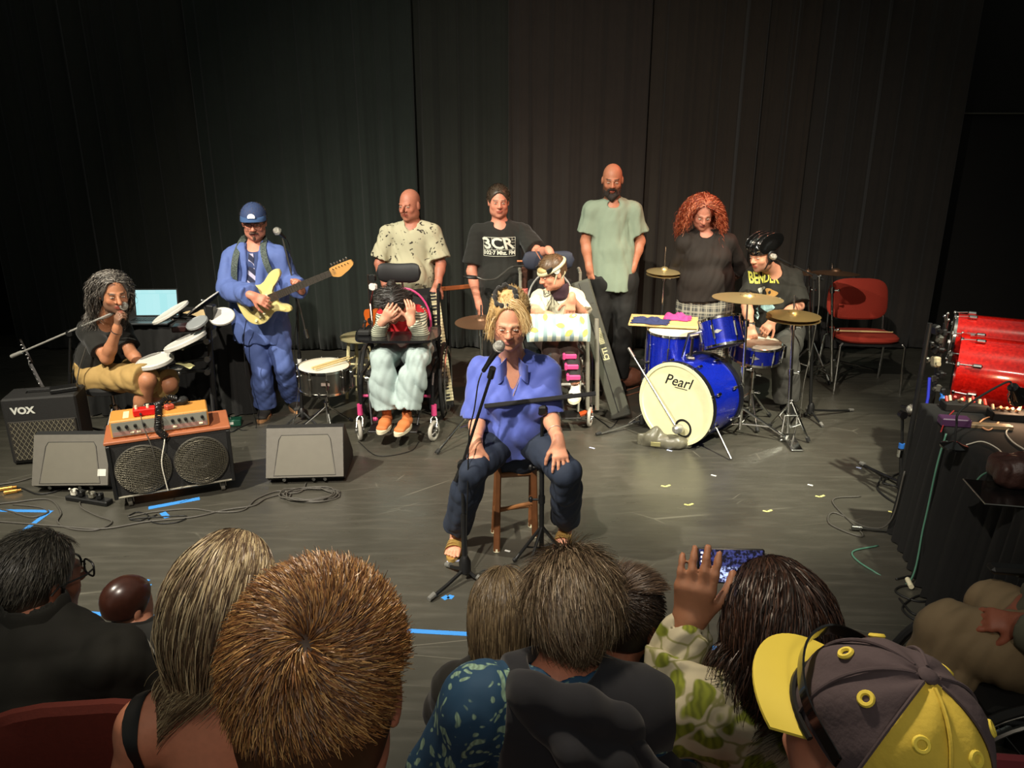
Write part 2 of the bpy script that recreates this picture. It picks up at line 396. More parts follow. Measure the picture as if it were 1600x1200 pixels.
def nets(D, lo, h, relax=1):
    S = D < 0; n = D.shape
    c = [S[i:n[0]-1+i, j:n[1]-1+j, k:n[2]-1+k] for i in (0, 1) for j in (0, 1) for k in (0, 1)]
    any_ = np.logical_or.reduce(c); all_ = np.logical_and.reduce(c); act = any_ & ~all_
    I, J, K = np.nonzero(act); m = len(I); idx = np.full(act.shape, -1, np.int32); idx[I, J, K] = np.arange(m)
    acc = np.zeros((m, 3)); cnt = np.zeros(m)
    cor = [(i, j, k) for i in (0, 1) for j in (0, 1) for k in (0, 1)]; val = {q: D[I+q[0], J+q[1], K+q[2]] for q in cor}
    for a in cor:
        for x in range(3):
            if a[x]: continue
            b = list(a); b[x] = 1; b = tuple(b); da, db = val[a], val[b]; ch = (da < 0) != (db < 0)
            t = np.where(ch, da/(da-db+1e-12), 0); p = np.empty((m, 3)); 
            for y in range(3): p[:, y] = a[y]+(t if y == x else 0)
            acc[ch] += p[ch]; cnt[ch] += 1
    v = (acc/np.maximum(cnt, 1)[:, None]+np.stack([I, J, K], 1))*h+lo
    quads = []
    for x in range(3):
        y, z = (x+1) % 3, (x+2) % 3
        sl0 = [slice(1, n[i]-1) for i in range(3)]; sl0[x] = slice(0, n[x]-1); sl1 = list(sl0); sl1[x] = slice(1, n[x])
        a = S[tuple(sl0)]; b = S[tuple(sl1)]; off = np.array([s_.start for s_ in sl0]); E = np.nonzero(a != b)
        e = np.stack(E, 1)+off; inside = a[E]
        def ce(dy, dz):
            q = e.copy(); q[:, y] -= dy; q[:, z] -= dz; return idx[q[:, 0], q[:, 1], q[:, 2]]
        q = np.stack([ce(1, 1), ce(0, 1), ce(0, 0), ce(1, 0)], 1); q[~inside] = q[~inside][:, ::-1]; quads.append(q)
    f = np.vstack(quads); f = f[(f >= 0).all(1)]
    for _ in range(relax):
        sm = np.zeros_like(v); ct = np.zeros(len(v))
        for a in range(4):
            b = (a+1) % 4; np.add.at(sm, f[:, a], v[f[:, b]]); np.add.at(ct, f[:, a], 1); np.add.at(sm, f[:, b], v[f[:, a]]); np.add.at(ct, f[:, b], 1)
        v = v*.5+sm/np.maximum(ct, 1)[:, None]*.5
    return v, f
def folds(amp=.004, sc=1.0, seed=0, up=(0, 0, 1)):
    """soft cloth creases"""
    r = np.random.default_rng(seed); W = r.normal(size=(5, 3))*np.array((1, 1, .55)); W = W/np.linalg.norm(W, axis=1)[:, None]*np.array((30, 46, 70, 100, 140))[:, None]*sc; ph = r.uniform(0, 6, 5); am = np.array((1, .85, .7, .5, .3))
    def f(X, Y, Z):
        q = .035*np.sin(9*X*sc+ph[0])+.03*np.sin(8*Z*sc+ph[1]); t = 0
        for i in range(5): t = t+am[i]*(1-2*np.abs(np.sin(.5*(W[i, 0]*(X+q)+W[i, 1]*Y+W[i, 2]*(Z+q)+ph[i]))))
        return (amp*t*.75).astype(np.float32)
    return f
def sdf_obj(name, s, material, parent, disp=None, relax=1, paint=None, label=None, offset=None):
    v, f = s.mesh(disp, relax)
    col = paint(v) if paint is not None else None
    return mesh_obj(name, v, f, material, parent, sharp=0, col=col, label=label)
# ---------------------------------------------------------------- hair strands (thin ribbons grown from the scalp)
def ribbons(paths, width, center, rnd=.4, taper=True, rng=RNG):
    """paths (n, m, 3) -> verts, quads ; ribbons face away from center"""
    n, m, _ = paths.shape; t = np.gradient(paths, axis=1); t /= np.linalg.norm(t, axis=2)[..., None]+1e-12
    nr = paths-np.asarray(center); nr = nr+rng.normal(size=(n, 1, 3))*rnd*np.linalg.norm(nr, axis=2).mean(); sd = np.cross(t, nr); sd /= np.linalg.norm(sd, axis=2)[..., None]+1e-12
    w_ = np.asarray(width, float)*np.ones((n, 1, 1)); tp = np.ones(m)
    if taper: tp = np.linspace(1, .25, m)**.7
    v = np.stack([paths-sd*w_*tp[None, :, None], paths+sd*w_*tp[None, :, None]], 2).reshape(-1, 3)
    b = np.arange(n)[:, None]*2*m+np.arange(m-1)[None]*2; f = np.stack([b, b+1, b+3, b+2], -1).reshape(-1, 4); return v, f
# ================================================================= people
SKIN = {'pale': sx('#e0a488'), 'fair': sx('#d99a7c'), 'pink': sx('#d48d74'), 'tan': sx('#b97e5c'), 'olive': sx('#b0795a'), 'grey': sx('#b98a72')}
M_SKIN = attrmat('skin', rough=.48, var=.14, scale=70, spec=.35, sss=.08)
M_HAIRC = attrmat('hair_fibre', rough=.42, var=.25, scale=300, spec=.5)
M_EYE = mat('eye_white', '#b0a496', .25, var=.02); M_IRIS = mat('eye_iris', '#2a1c14', .2)
def hframe(f, u=(0, 0, 1)):
    f = unit(f); x = unit(np.cross(f, u)); u = np.cross(x, f); return np.array((x, f, u))
def head_sdf(s, c, F, k=1.0, face=True, jaw=1.0, nose=1.0):
    L = lambda x, y, z: c+k*(x*F[0]+y*F[1]+z*F[2]); E = lambda p, r, kk=.02, sub=False: s.ell(L(*p), np.array(r)*k, F, kk*k, sub)
    E((0, -.014, .034), (.075, .094, .086)); E((0, .018, -.03), (.064*jaw, .074, .088), .03); E((0, .034, -.082), (.044*jaw, .045, .032), .03)
    E((0, .068, -.102), (.02, .018, .014), .02)
    for q in (-1, 1):
        E((q*.048*jaw, .006, -.07), (.016, .034, .026), .03)
        s.ell(L(q*.079, -.008, -.008), np.array((.008, .019, .032))*k, F, .008*k)
    if face:
        for q in (-1, 1):
            E((q*.042, .06, -.03), (.018, .016, .016), .02)
            s.ell(L(q*.031, .096, .004), np.array((.017, .017, .011))*k, F, .012*k, True)
            s.cap(L(q*.012, .09, .019), L(q*.047, .079, .021), .008*k, .005*k, .01*k)
            s.ell(L(q*.031, .0765, .003), np.array((.0135,)*3)*k, F, .004*k)
            s.ell(L(q*.014*nose, .098, -.031), np.array((.009, .01, .008))*k, F, .006*k)
        s.cap(L(0, .088, .012), L(0, .112*nose if nose > 1 else .111, -.026), .008*k, .0125*k*nose, .012*k)
        s.ell(L(0, .090, -.058), np.array((.025, .008, .0075))*k, F, .006*k); s.ell(L(0, .088, -.070), np.array((.021, .009, .0075))*k, F, .006*k)
        s.ell(L(0, .1005, -.0635), np.array((.022, .006, .0022))*k, F, .003*k, True)
    return s
def face_paint(skin, c, F, k, lips='#a8584a', brow=None, stub=None, crown=None, stubz=-.035, redden=None):
    skin = np.array(skin); lips = np.array(sx(lips))
    def g(v):
        p = (v-c)@F.T/k; col = np.tile(skin, (len(v), 1)); x, y, z = p.T
        def put(w_, cc): col[:] = col*(1-w_[:, None])+np.array(cc)*w_[:, None]
        face = (np.abs(x) < .08) & (np.abs(z) < .14) & (y > -.12)
        sm = lambda a, e0, e1: np.clip((a-e0)/(e1-e0), 0, 1)
        put(face*.35*np.exp(-((np.abs(x)-.045)**2/.0003+(z+.035)**2/.0005))*(y > .03), np.array(skin)*np.array((1, .68, .62)))
        put(face*.4*np.exp(-(x**2/.00025+(z+.028)**2/.0002))*(y > .09), np.array(skin)*np.array((1, .7, .65)))
        if stub is not None: put(face*(.75*sm(-z, -stubz-.006, -stubz+.012)*(y > -.02)*(1-np.exp(-((np.abs(x)-.04)**2/.0004+(z+.03)**2/.0003)))), stub)
        put(face*(y > .06)*np.clip(1.6-((x/.024)**2+((z+.0635)/.0115)**2), 0, 1), lips)
        if brow is not None: put(face*(y > .055)*np.clip(1.8-((np.abs(x)-.031)**2/.0004+(z-.023-.04*(np.abs(x)-.02)*0)**2/.00002), 0, 1)*.9, brow)
        put(face*(y > .06)*np.clip(1.3-((np.abs(x)-.031)**2/.00022+(z-.0105)**2/.000006), 0, 1)*.7, (.05, .03, .02))
        if crown is not None: put(face*sm(z, crown[1], crown[1]+.02)*(y < crown[2])*.85, crown[0])
        return col
    return g
def hand_sdf(s, w_, d, back, thumb=1, curl=.5, spread=.12, k=1.0, th_out=.8, fist=False, bends=None):
    """palm, four unequal bent fingers and a thumb that leaves the side of the palm"""
    y = unit(d); z = unit(np.asarray(back, float)-y*np.dot(back, y)); x = np.cross(y, z)*thumb
    L = lambda a, b, c_=0: w_+k*(a*x+b*y+c_*z)
    s.cap(L(0, -.02), L(0, .015), .026*k, .027*k, .02*k)
    s.slab(L(0, .02), L(0, .078, .002), x, (.030*k, .016*k), (.039*k, .0135*k), .014*k)
    s.cap(L(.018, .02, -.006), L(.03, .045, -.01), .015*k, .013*k, .012*k)
    for i, (a, ln, r) in enumerate(((.030, .074, .0092), (.0105, .082, .0095), (-.010, .076, .0090), (-.029, .060, .0080))):
        cu = bends[i] if bends is not None else curl*(1+.12*i); ang = 0; p = L(a, .078, .001); side = a*spread/.03
        for j, (fr, rr) in enumerate(((.45, 1), (.31, .92), (.24, .85))):
            ang += cu*(.55, 1.0, .75)[j]; dd = unit(math.cos(ang)*(y+side*x)-math.sin(ang)*z); q = p+dd*ln*fr*k
            s.cap(p, q, r*rr*k, r*rr*.92*k, .004*k if j else .008*k); p = q
    p = L(.026, .026, -.005)
    for j, (ln, r) in enumerate(((.040, .0125), (.032, .0105), (.026, .0095))):
        a = th_out*(1-.35*j); dd = unit(y*math.cos(a)+x*math.sin(a)-z*(.25+.25*j+curl*.3)); q = p+dd*ln*k; s.cap(p, q, r*k, r*.93*k, .008*k if j == 0 else .004*k); p = q
    return s
class Body:
    def __init__(b, J, k=1.0, bulk=1.0, face=1, belly=0.0, bust=0.0, arm=1.0, leg=1.0, neck=1.0, flat=1.0):
        b.J = {q: np.asarray(v, float) for q, v in J.items()}; J = b.J; b.k = k; b.bulk = bulk; b.belly = belly; b.bust = bust; b.arm = arm; b.leg = leg; b.nk = neck; b.flat = flat
        J['sl'], J['sr'] = [J[q]+(J['neck']-J[q])*.07-unit(J['neck']-J['pel'])*.018*k for q in ('sl', 'sr')]; b.w = unit(J['sr']-J['sl']); b.up = unit(J['neck']-J['pel']); b.f = unit(np.cross(b.w, b.up))*face; b.F = hframe(J['hf'], J.get('hu', V3(0, 0, 1)))
        b.S = np.linalg.norm(J['sr']-J['sl'])/2
    def torso(b, s, t=0.0, neck=True, loose=0):
        J, k, B = b.J, b.k, b.bulk; Ln = np.linalg.norm(J['neck']-J['pel']); up, f = b.up, b.f; D = k*b.flat
        p0 = J['pel']-up*.03*k; p1 = J['pel']+up*Ln*.36; p2 = J['neck']-up*.16*k
        s.slab(p0, p1, b.w, (.158*k*B+t+loose, .108*D*B+t+loose), (.145*k*B+t+loose, .1*D*B+t+loose), .03)
        s.slab(p1, p2, b.w, (.145*k*B+t+loose, .1*D*B+t+loose), (b.S*.82+t, .108*D*B+t), .05)
        m = J['neck']-up*.075*k
        for q in ('sl', 'sr'):
            s.cap(m, J[q], .068*k+t*.8, .05*k*b.arm+t, .05); s.cap(J['neck']-up*.02*k, J[q], .042*k+t*.7, .038*k+t*.6, .04)
        if b.belly: s.ell(p1-up*.02*k+f*.045*k, (.14*k*B+t, (.1+b.belly)*k+t, .15*k+t), np.array((b.w, b.f, b.up)), .05)
        if b.bust:
            for q in (-1, 1): s.ell(p2-up*.05*k+b.w*q*.078*k+f*.075*k, ((.075+b.bust*.3)*k+t, (.06+b.bust)*k+t, .075*k+t), np.array((b.w, b.f, b.up)), .04)
        return s
    def neckhead(b, s, face=True, jaw=1.0, nose=1.0):
        J = b.J; hk = b.hk; base = J['head']-b.F[2]*.075*hk-b.F[1]*.02*hk
        s.cap(J['neck']-b.up*.03*b.k, base, .062*b.k*b.nk, .055*b.k*b.nk, .03); head_sdf(s, J['head'], b.F, hk, face, jaw, nose); return s
    hk = 1.0
    def arms(b, s, t=0.0, upto=(2, 2), k=.016, loose=0):
        J, a = b.J, b.k*b.arm
        for q, n in zip('lr', upto):
            sh, e, w_ = J['s'+q], J['e'+q], J['w'+q]
            if n <= 0: continue
            if n <= 1:
                m = sh+(e-sh)*n; s.cap(sh, m, .05*a+t, .046*a+t+loose+(1-n)*.01, k+.014, cut=True)
            else:
                s.cap(sh, e, .05*a+t, .04*a+t, k+.014)
                m = e+(w_-e)*(n-1); s.cap(e, e+(m-e)*.35, .042*a+t, .041*a+t, k); s.cap(e+(m-e)*.3, m, .041*a+t, (.041-.014*(n-1))*a+t+loose, k, cut=n < 2)
        return s
    def legs(b, s, t=0.0, upto=2.0, k=.02, loose=0):
        J, a = b.J, b.k*b.leg
        for q in 'lr':
            h_, kn, an = J['h'+q], J['k'+q], J['a'+q]
            s.cap(h_, h_+(kn-h_)*.5, .088*a+t, .076*a+t, k+.02)
            if upto <= 1:
                s.cap(h_+(kn-h_)*.5, h_+(kn-h_)*upto, .076*a+t, .07*a+t+loose, k, cut=True); continue
            s.cap(h_+(kn-h_)*.5, kn, .076*a+t, .057*a+t, k)
            m = kn+(an-kn)*(upto-1); s.cap(kn, kn+(m-kn)*.35, .055*a+t, .056*a+t+loose*.4, k); s.cap(kn+(m-kn)*.35, m, .056*a+t+loose*.4, .038*a+t+loose, k, cut=True)
        return s
    def full(b, h=.006, hands=None, face=True, jaw=1.0, nose=1.0, legs=True, feet=False):
        s = SDF(h); b.torso(s); b.neckhead(s, face, jaw, nose); b.arms(s)
        if legs: b.legs(s)
        for q in 'lr':
            if hands and hands.get(q): hand_sdf(s, b.J['w'+q], **hands[q])
            if legs and feet:
                an = b.J['a'+q]; tf = unit(b.J.get('t'+q, b.f)); s.cap(an-V3(0, 0, .03), an+tf*.13-V3(0, 0, .05), .032*b.k, .024*b.k, .02)
        return s
def eyes(parent, c, F, k, look=None, half=False):
    for q in (-1, 1):
        L = lambda x, y, z: c+k*(x*F[0]+y*F[1]+z*F[2]); m = MB(); m.ell(L(q*.031, .0835, .001), np.array((.0128, .0092, .0044))*k, F, 14, 9)
        m.ell(L(q*.031, .0848, .001), np.array((.0052, .0089, .0043))*k, F, 10, 7, 1); m.build('eye', [M_EYE, M_IRIS], parent)
def glasses(parent, c, F, k, m_, r=.022, yy=.104, t=.0016, temple=True, square=False):
    b = MB(); L = lambda x, y, z: c+k*(x*F[0]+y*F[1]+z*F[2])
    for q in (-1, 1):
        a = np.arange(24)/24*2*math.pi; e = 3.2 if square else 2.2
        cx = np.sign(np.cos(a))*np.abs(np.cos(a))**(2/e); cz = np.sign(np.sin(a))*np.abs(np.sin(a))**(2/e)
        b.tube([L(q*.032+r*1.05*x_, yy-.1*r*x_*q, .001+r*.82*z_) for x_, z_ in zip(cx, cz)], t*k, 6, closed=True)
        if temple: b.tube([L(q*(.032+r), yy-.003, .006), L(q*.078, .07, .008), L(q*.084, 0, .006), L(q*.084, -.02, -.01)], t*k, 5)
    b.tube([L(-.011, yy+.002, .003), L(0, yy+.006, .006), L(.011, yy+.002, .003)], t*k, 5)
    return b.build('glasses', m_, parent)
def shoe(parent, an, tf, m_, sole, k=1.0, name='shoe', sandal=False, zfloor=0.0, h=.006, high=False):
    tf = unit(V3(tf[0], tf[1], tf[2] if len(tf) > 2 else 0)); x = unit(np.cross(tf, (0, 0, 1))); F = np.array((x, tf, np.cross(x, tf))); L = lambda a, b_, c_: V3(an[0], an[1], zfloor)+k*(a*F[0]+b_*F[1]+c_*F[2])
    s = SDF(h); s.slab(L(0, -.035, .045), L(0, .05, .045), F[0], (.037*k, .035*k), (.042*k, .032*k), .02); s.slab(L(0, .05, .04), L(0, .15, .032), F[0], (.042*k, .03*k), (.044*k, .022*k), .03)
    s.cap(L(0, -.02, .06), L(0, -.015, .13 if high else .095), .036*k, .037*k, .02, cut=True); s.plane(L(0, 0, .018), -F[2]); s.cap(L(0, -.02, .11), L(0, -.02, .2), .028*k, .03*k, .004, True)
    o = sdf_obj(name, s, m_, parent)
    q = MB(); n = 28; a = np.arange(n)/n*2*math.pi; pts = []
    for aa in a:
        c_, s_ = math.cos(aa), math.sin(aa); pts.append((.047*s_*(1-.12*(c_ < 0)*abs(c_)), .062+.128*c_))
    q.prism(pts, L(0, 0, .001), F[0], F[1], .022*k if np.dot(np.cross(F[0], F[1]), F[2]) > 0 else .022*k); q.build('sole', sole, o); return o
def grow(roots, d0, n, step, gravity=(0, 0, -1), stiff=.75, coll=(), wave=0.0, wl=.05, jit=.04, rng=RNG, clump=None, axis=None, inw=0):
    """hair paths: start along d0, bend towards gravity, slide over ellipsoids (c, r, F)"""
    p = np.array(roots, float); d = np.array(d0, float); d /= np.linalg.norm(d, axis=1)[:, None]; g = unit(gravity); N = len(p); out = [p.copy()]
    ph = rng.uniform(0, 6.28, N) if clump is None else clump; sd = rng.normal(size=(N, 3)); sd /= np.linalg.norm(sd, axis=1)[:, None]; step = np.broadcast_to(np.asarray(step, float), (N,))[:, None]
    for i in range(n-1):
        d = d*stiff+g*(1-stiff)-(0 if axis is None else (p-axis)*V3(1, 1, 0)*inw)+rng.normal(size=(N, 3))*jit; d /= np.linalg.norm(d, axis=1)[:, None]; q = p+d*step
        for c, r, F in coll:
            l = (q-c)@F.T/r; m = np.linalg.norm(l, axis=1); ins = m < 1
            if ins.any(): l[ins] = l[ins]/m[ins][:, None]*1.005; q[ins] = (l[ins]*r)@F+c
        d = q-p; d /= np.linalg.norm(d, axis=1)[:, None]+1e-9; p = q; o = q.copy()
        if wave: 
            a = 2*math.pi*(i+1)*step/wl+ph[:, None]; e2 = np.cross(d, sd); o = q+wave*min(1, i/3)*(np.sin(a)*sd+np.cos(a)*e2)
        out.append(o)
    return np.stack(out, 1)
def scalp_points(n, c, r, F, keep, rng=RNG):
    pts = []; r = np.asarray(r)
    while len(pts) < n:
        l = rng.normal(size=(n*3, 3)); l /= np.linalg.norm(l, axis=1)[:, None]; q = l*r; pts += list(q[keep(q)])
    l = np.array(pts[:n]); nr = l/r**2; nr /= np.linalg.norm(nr, axis=1)[:, None]; return l@F+c, nr@F, l
def strand_obj(name, parent, paths, width, center, cols, extra=None, rng=RNG, rnd=.4):
    v, f = ribbons(paths, width, center, rnd, rng=rng); m = paths.shape[1]; col = np.repeat(cols, 2*m, 0); fl = f.tolist()
    if extra is not None:
        ev, ef, ec = extra; k = len(v); v = np.vstack([v, ev]); fl += (np.asarray(ef)+k).tolist(); col = np.vstack([col, np.tile(ec, (len(ev), 1)) if np.ndim(ec) == 1 else ec])
    return mesh_obj(name, v, fl, M_HAIRC, parent, sharp=0, col=col)
def mixcols(n, cols, rng=RNG, var=.15, w_=None):
    cols = np.array([sx(c) for c in cols]); i = rng.choice(len(cols), n, p=w_); return cols[i]*(1+rng.uniform(-var, var, (n, 1)))
def cap_shell(c, F, k, t=.012, low=-.06, h=.006, facecut=.035, disp=None, side=.0):
    """hair cap following the skull, open at the face"""
    L = lambda x, y, z: c+k*(x*F[0]+y*F[1]+z*F[2]); s = SDF(h)
    s.ell(L(0, -.016, .036), (np.array((.076, .096, .087))+t)*k, F); s.ell(L(0, -.03, -.03), (np.array((.066, .07, .075))+t*.8)*k, F, .03*k)
    s.ell(L(0, .10, -.045), np.array((.10+side, .115-facecut, .1+facecut*.6))*k, F, .012, True); s.plane(L(0, 0, low), -F[2], .01); return s
# ================================================================= the setting
def floor_material():
    m = bpy.data.materials.new('stage_vinyl'); t, N, L, b = nt(m)
    tc = N.new('ShaderNodeTexCoord'); base = sx('#4a4840')
    n1 = N.new('ShaderNodeTexNoise'); n1.inputs['Scale'].default_value = 1.3; n1.inputs['Detail'].default_value = 7; n1.inputs['Roughness'].default_value = .65; L.new(tc.outputs['Object'], n1.inputs['Vector'])
    mp = N.new('ShaderNodeMapping'); mp.inputs['Scale'].default_value = (1.2, 7, 1); mp.inputs['Rotation'].default_value = (0, 0, .35); L.new(tc.outputs['Object'], mp.inputs['Vector'])
    n2 = N.new('ShaderNodeTexNoise'); n2.inputs['Scale'].default_value = 3; n2.inputs['Detail'].default_value = 8; L.new(mp.outputs[0], n2.inputs['Vector'])
    r1 = ramp(N, [(.3, tuple(c*.72 for c in base)), (.62, base), (.8, tuple(c*1.5 for c in base))]); L.new(n1.outputs['Fac'], r1.inputs[0])
    r2 = ramp(N, [(.5, (0,)*3), (.8, (.3,)*3)]); L.new(n2.outputs['Fac'], r2.inputs[0])
    out = r1.outputs[0]
    mx = N.new('ShaderNodeMix'); mx.data_type = 'RGBA'; L.new(r2.outputs[0], mx.inputs[0]); L.new(out, mx.inputs[6]); mx.inputs[7].default_value = sx('#6a665b')+(1,); out = mx.outputs[2]
    for ang, sc, sd in ((.3, 1.1, 0), (1.25, .9, 4), (2.3, 1.3, 9), (.9, .7, 13)):       # thin scuffs
        mp = N.new('ShaderNodeMapping'); mp.inputs['Rotation'].default_value = (0, 0, ang); mp.inputs['Scale'].default_value = (sc*.55, sc*2.1, 1); mp.inputs['Location'].default_value = (sd, sd*.7, 0); L.new(tc.outputs['Object'], mp.inputs['Vector'])
        vo = N.new('ShaderNodeTexVoronoi'); vo.feature = 'DISTANCE_TO_EDGE'; vo.inputs['Scale'].default_value = 1.1; L.new(mp.outputs[0], vo.inputs['Vector'])
        rr = ramp(N, [(.0, (1,)*3), (.0035, (0,)*3)]); L.new(vo.outputs['Distance'], rr.inputs[0])
        nn = N.new('ShaderNodeTexNoise'); nn.inputs['Scale'].default_value = 1.9; L.new(mp.outputs[0], nn.inputs['Vector']); rn = ramp(N, [(.57, (0,)*3), (.66, (.5,)*3)]); L.new(nn.outputs['Fac'], rn.inputs[0])
        mu = N.new('ShaderNodeMath'); mu.operation = 'MULTIPLY'; L.new(rr.outputs[0], mu.inputs[0]); L.new(rn.outputs[0], mu.inputs[1])
        mx = N.new('ShaderNodeMix'); mx.data_type = 'RGBA'; L.new(mu.outputs[0], mx.inputs[0]); L.new(out, mx.inputs[6]); mx.inputs[7].default_value = sx('#8c887a')+(1,); out = mx.outputs[2]
    L.new(out, b.inputs['Base Color'])
    rr = ramp(N, [(.3, (.26,)*3), (.7, (.42,)*3)]); L.new(n2.outputs['Fac'], rr.inputs[0]); L.new(rr.outputs[0], b.inputs['Roughness']); b.inputs['Specular IOR Level'].default_value = .8
    bp = N.new('ShaderNodeBump'); bp.inputs['Strength'].default_value = .12; bp.inputs['Distance'].default_value = .01; L.new(n2.outputs['Fac'], bp.inputs['Height']); L.new(bp.outputs['Normal'], b.inputs['Normal'])
    return m
BLK = mat('black_paint', '#131313', .45, var=.2); MATTE = mat('black_matte', '#0e0e0e', .8, var=.2); WALLM = mat('black_wall', '#171512', .9, var=.25, scale=3)
CHROME = mat('chrome', '#d8d8d4', .16, 1, var=.05); STEEL = mat('brushed_steel', '#9a9a96', .35, 1, var=.1); RUB = mat('black_rubber', '#1a1a1a', .7, var=.2)
def struct(name, mb, m, **k): o = mb.build(name, m, None, **k); o['kind'] = 'structure'; return o
struct('floor', MB().box((0, 3.5, -.05), (14, 12, .1)), floor_material(), smooth=False)
struct('wall_back', MB().box((0, 8.1, 2.6), (14, .1, 5.4)), WALLM, smooth=False)
struct('wall_left', MB().box((-5.6, 3.5, 2.6), (.1, 12, 5.4)), WALLM, smooth=False)
struct('wall_right', MB().box((6.6, 3.5, 2.6), (.1, 12, 5.4)), WALLM, smooth=False)
struct('trim_1', MB().box((5.4, 8.02, 2.29), (2.3, .05, .012)), mat('rail_grey', '#5b584c', .5), smooth=False)
o = MB().box((0, -.1, .17), (7, 1.9, .34)).build('seating_riser', mat('riser_carpet', '#241a17', .95, var=.3, scale=60), None, smooth=False); o['kind'] = 'structure'
CURT = [mat('black_velour_%s' % n, c, .95, var=.18, scale=9, sheen=.15, bump=.15) for n, c in (('slate', '#20231d'), ('green', '#1d2520'), ('brown', '#2a231e'), ('umber', '#2b241d'), ('dusk', '#282420'))]
def curtain(x0, x1, y, mi, label, seed, amp=.055, path=None, n=None):
    rng = np.random.default_rng(seed); n = n or int((x1-x0)/.014); x = np.linspace(x0, x1, n); zs = np.linspace(.02, 4.9, 16)
    ph = np.cumsum(rng.uniform(.6, 1.5, n)*.014*2*math.pi/.24); big = np.sin(x*2.1+seed)*.05; am = amp*(.45+.55*np.sin(x*1.7+seed*2)**2)
    pts = np.zeros((n, len(zs), 3))
    for j, z in enumerate(zs):
        k = .75+.25*(1-z/4.9); wob = .25*np.sin(z*1.1+x*3+seed)
        yy = y+big+am*k*(np.sin(ph+wob)+.35*np.sin(2.3*ph+seed+wob)+.2*np.sin(5.1*ph))
        yy = y+(yy-y)*.6; pts[:, j] = np.stack([x, yy, np.full(n, z)], 1)
    b = MB()
    if path == 'side': pts = np.stack([pts[..., 1]*1.0, pts[..., 0], pts[..., 2]], -1)
    b.grid(pts); o = b.build('stage_curtain', CURT[mi], None, sharp=0, base=(pts[n//2, 0, 0], pts[n//2, 0, 1], 0)); sm = o.modifiers.new('cloth', 'SOLIDIFY'); sm.thickness = .004
    return tag(o, label, 'curtain', 'black drapes hung across the back of the stage')
curtain(-5.05, -2.9, 7.45, 0, 'black pleated drape at far left behind the laptop table', 1)
curtain(-2.95, -.9, 7.42, 1, 'greenish black drape behind the guitarist in the blue suit', 2, .05)
curtain(-.95, .02, 7.46, 0, 'black drape with a seam behind the two men left of centre', 3, .06)
curtain(-.03, 1.25, 7.42, 2, 'brownish black drape directly behind the bald bearded man', 4, .065)
curtain(1.2, 2.75, 7.45, 3, 'deeply folded brown black drape behind the red-haired woman', 5, .09)
curtain(2.7, 4.2, 7.43, 4, 'dark drape behind the red chair, last before the bare wall', 6, .06)
curtain(1.2, 7.3, -5.12, 0, 'side drape running toward the audience at the left edge', 7, .05, 'side')
# tape on the floor
BLUE = mat('blue_tape', '#3f8fe0', .6, var=.08); YEL = mat('yellow_tape', '#e6e08a', .6, var=.08); WHT = mat('white_tape', '#e8e8e2', .6, var=.08); LIL = mat('pale_blue_tape', '#b9c4ea', .6, var=.08)
def tape(pts, wd, m, label, group=None, name='tape_mark', th=.0008):
    b = MB()
    for seg in pts:
        a, c = [G(*p) for p in seg]; d = unit(c-a); n = V3(-d[1], d[0], 0)*wd/2
        b.prism([(0, 0), (np.linalg.norm(c-a), 0), (np.linalg.norm(c-a), wd), (0, wd)], a-n+V3(0, 0, .0005), d, V3(-d[1], d[0], 0), th)
    o = b.build(name, m, None, smooth=False, base=(*G(*pts[0][0])[:2], 0)); return tag(o, label, 'tape', group)
tape([((-40, 797), (76, 799)), ((80, 798), (-60, 900))], .03, BLUE, 'V of blue tape on the floor at the left edge, beside the cables')
tape([((232, 794), (312, 779))], .04, BLUE, 'blue tape strip on the floor under the wheeled speaker cabinet')
tape([((254, 801), (262, 809))], .035, BLUE, 'short stub of blue tape in front of the speaker cabinet')
tape([((-60, 948), (300, 967)), ((300, 967), (735, 991)), ((735, 991), (1300, 1023))], .028, BLUE, 'long blue tape line along the stage edge before the front row')
tape([((220, 914), (233, 906)), ((220, 914), (236, 915))], .018, BLUE, 'small blue tape corner on the floor above the child')
tape([((692, 936), (700, 932)), ((700, 932), (708, 934))], .03, BLUE, 'small blue tape corner by the foot of the microphone stand')
tape([((698, 878), (719, 876))], .014, LIL, "pale blue tape strip before the singer's left sandal")
for q, (x, y, m, c, where) in enumerate(((1040, 759, YEL, 'yellow', 'the one nearest the seated speaker'), (1076, 788, YEL, 'yellow', 'above the bright reflection on the floor'), (1199, 798, YEL, 'yellow', 'lowest one in the middle of the bare floor'), (1281, 775, YEL, 'yellow', 'L-shaped one right of the middle of the bare floor'), (1395, 799, YEL, 'yellow', 'the one touching the cable tangle at right'))):
    tape([((x-7, y), (x, y+1.5)), ((x, y+1.5), (x+7, y-1))], .014, m, 'small %s floor mark, %s' % (c, where), 'yellow position marks on the stage floor')
for q, (x, y, m, c, where) in enumerate(((1115, 743, WHT, 'white', 'below the drum kit'), (1266, 758, WHT, 'white', 'right of the drum kit on the bare floor'), (1046, 704, LIL, 'pale blue', 'in front of the sand bag'), (925, 700, LIL, 'pale blue', 'left of the kick drum microphone stand'), (1342, 731, LIL, 'pale blue', "at the foot of the short stand's leg"), (793, 861, WHT, 'white', 'behind the stool leg'))):
    tape([((x-4, y-1), (x+4, y+1))], .014, m, 'tiny %s floor mark %s' % (c, where), 'pale position marks on the stage floor')
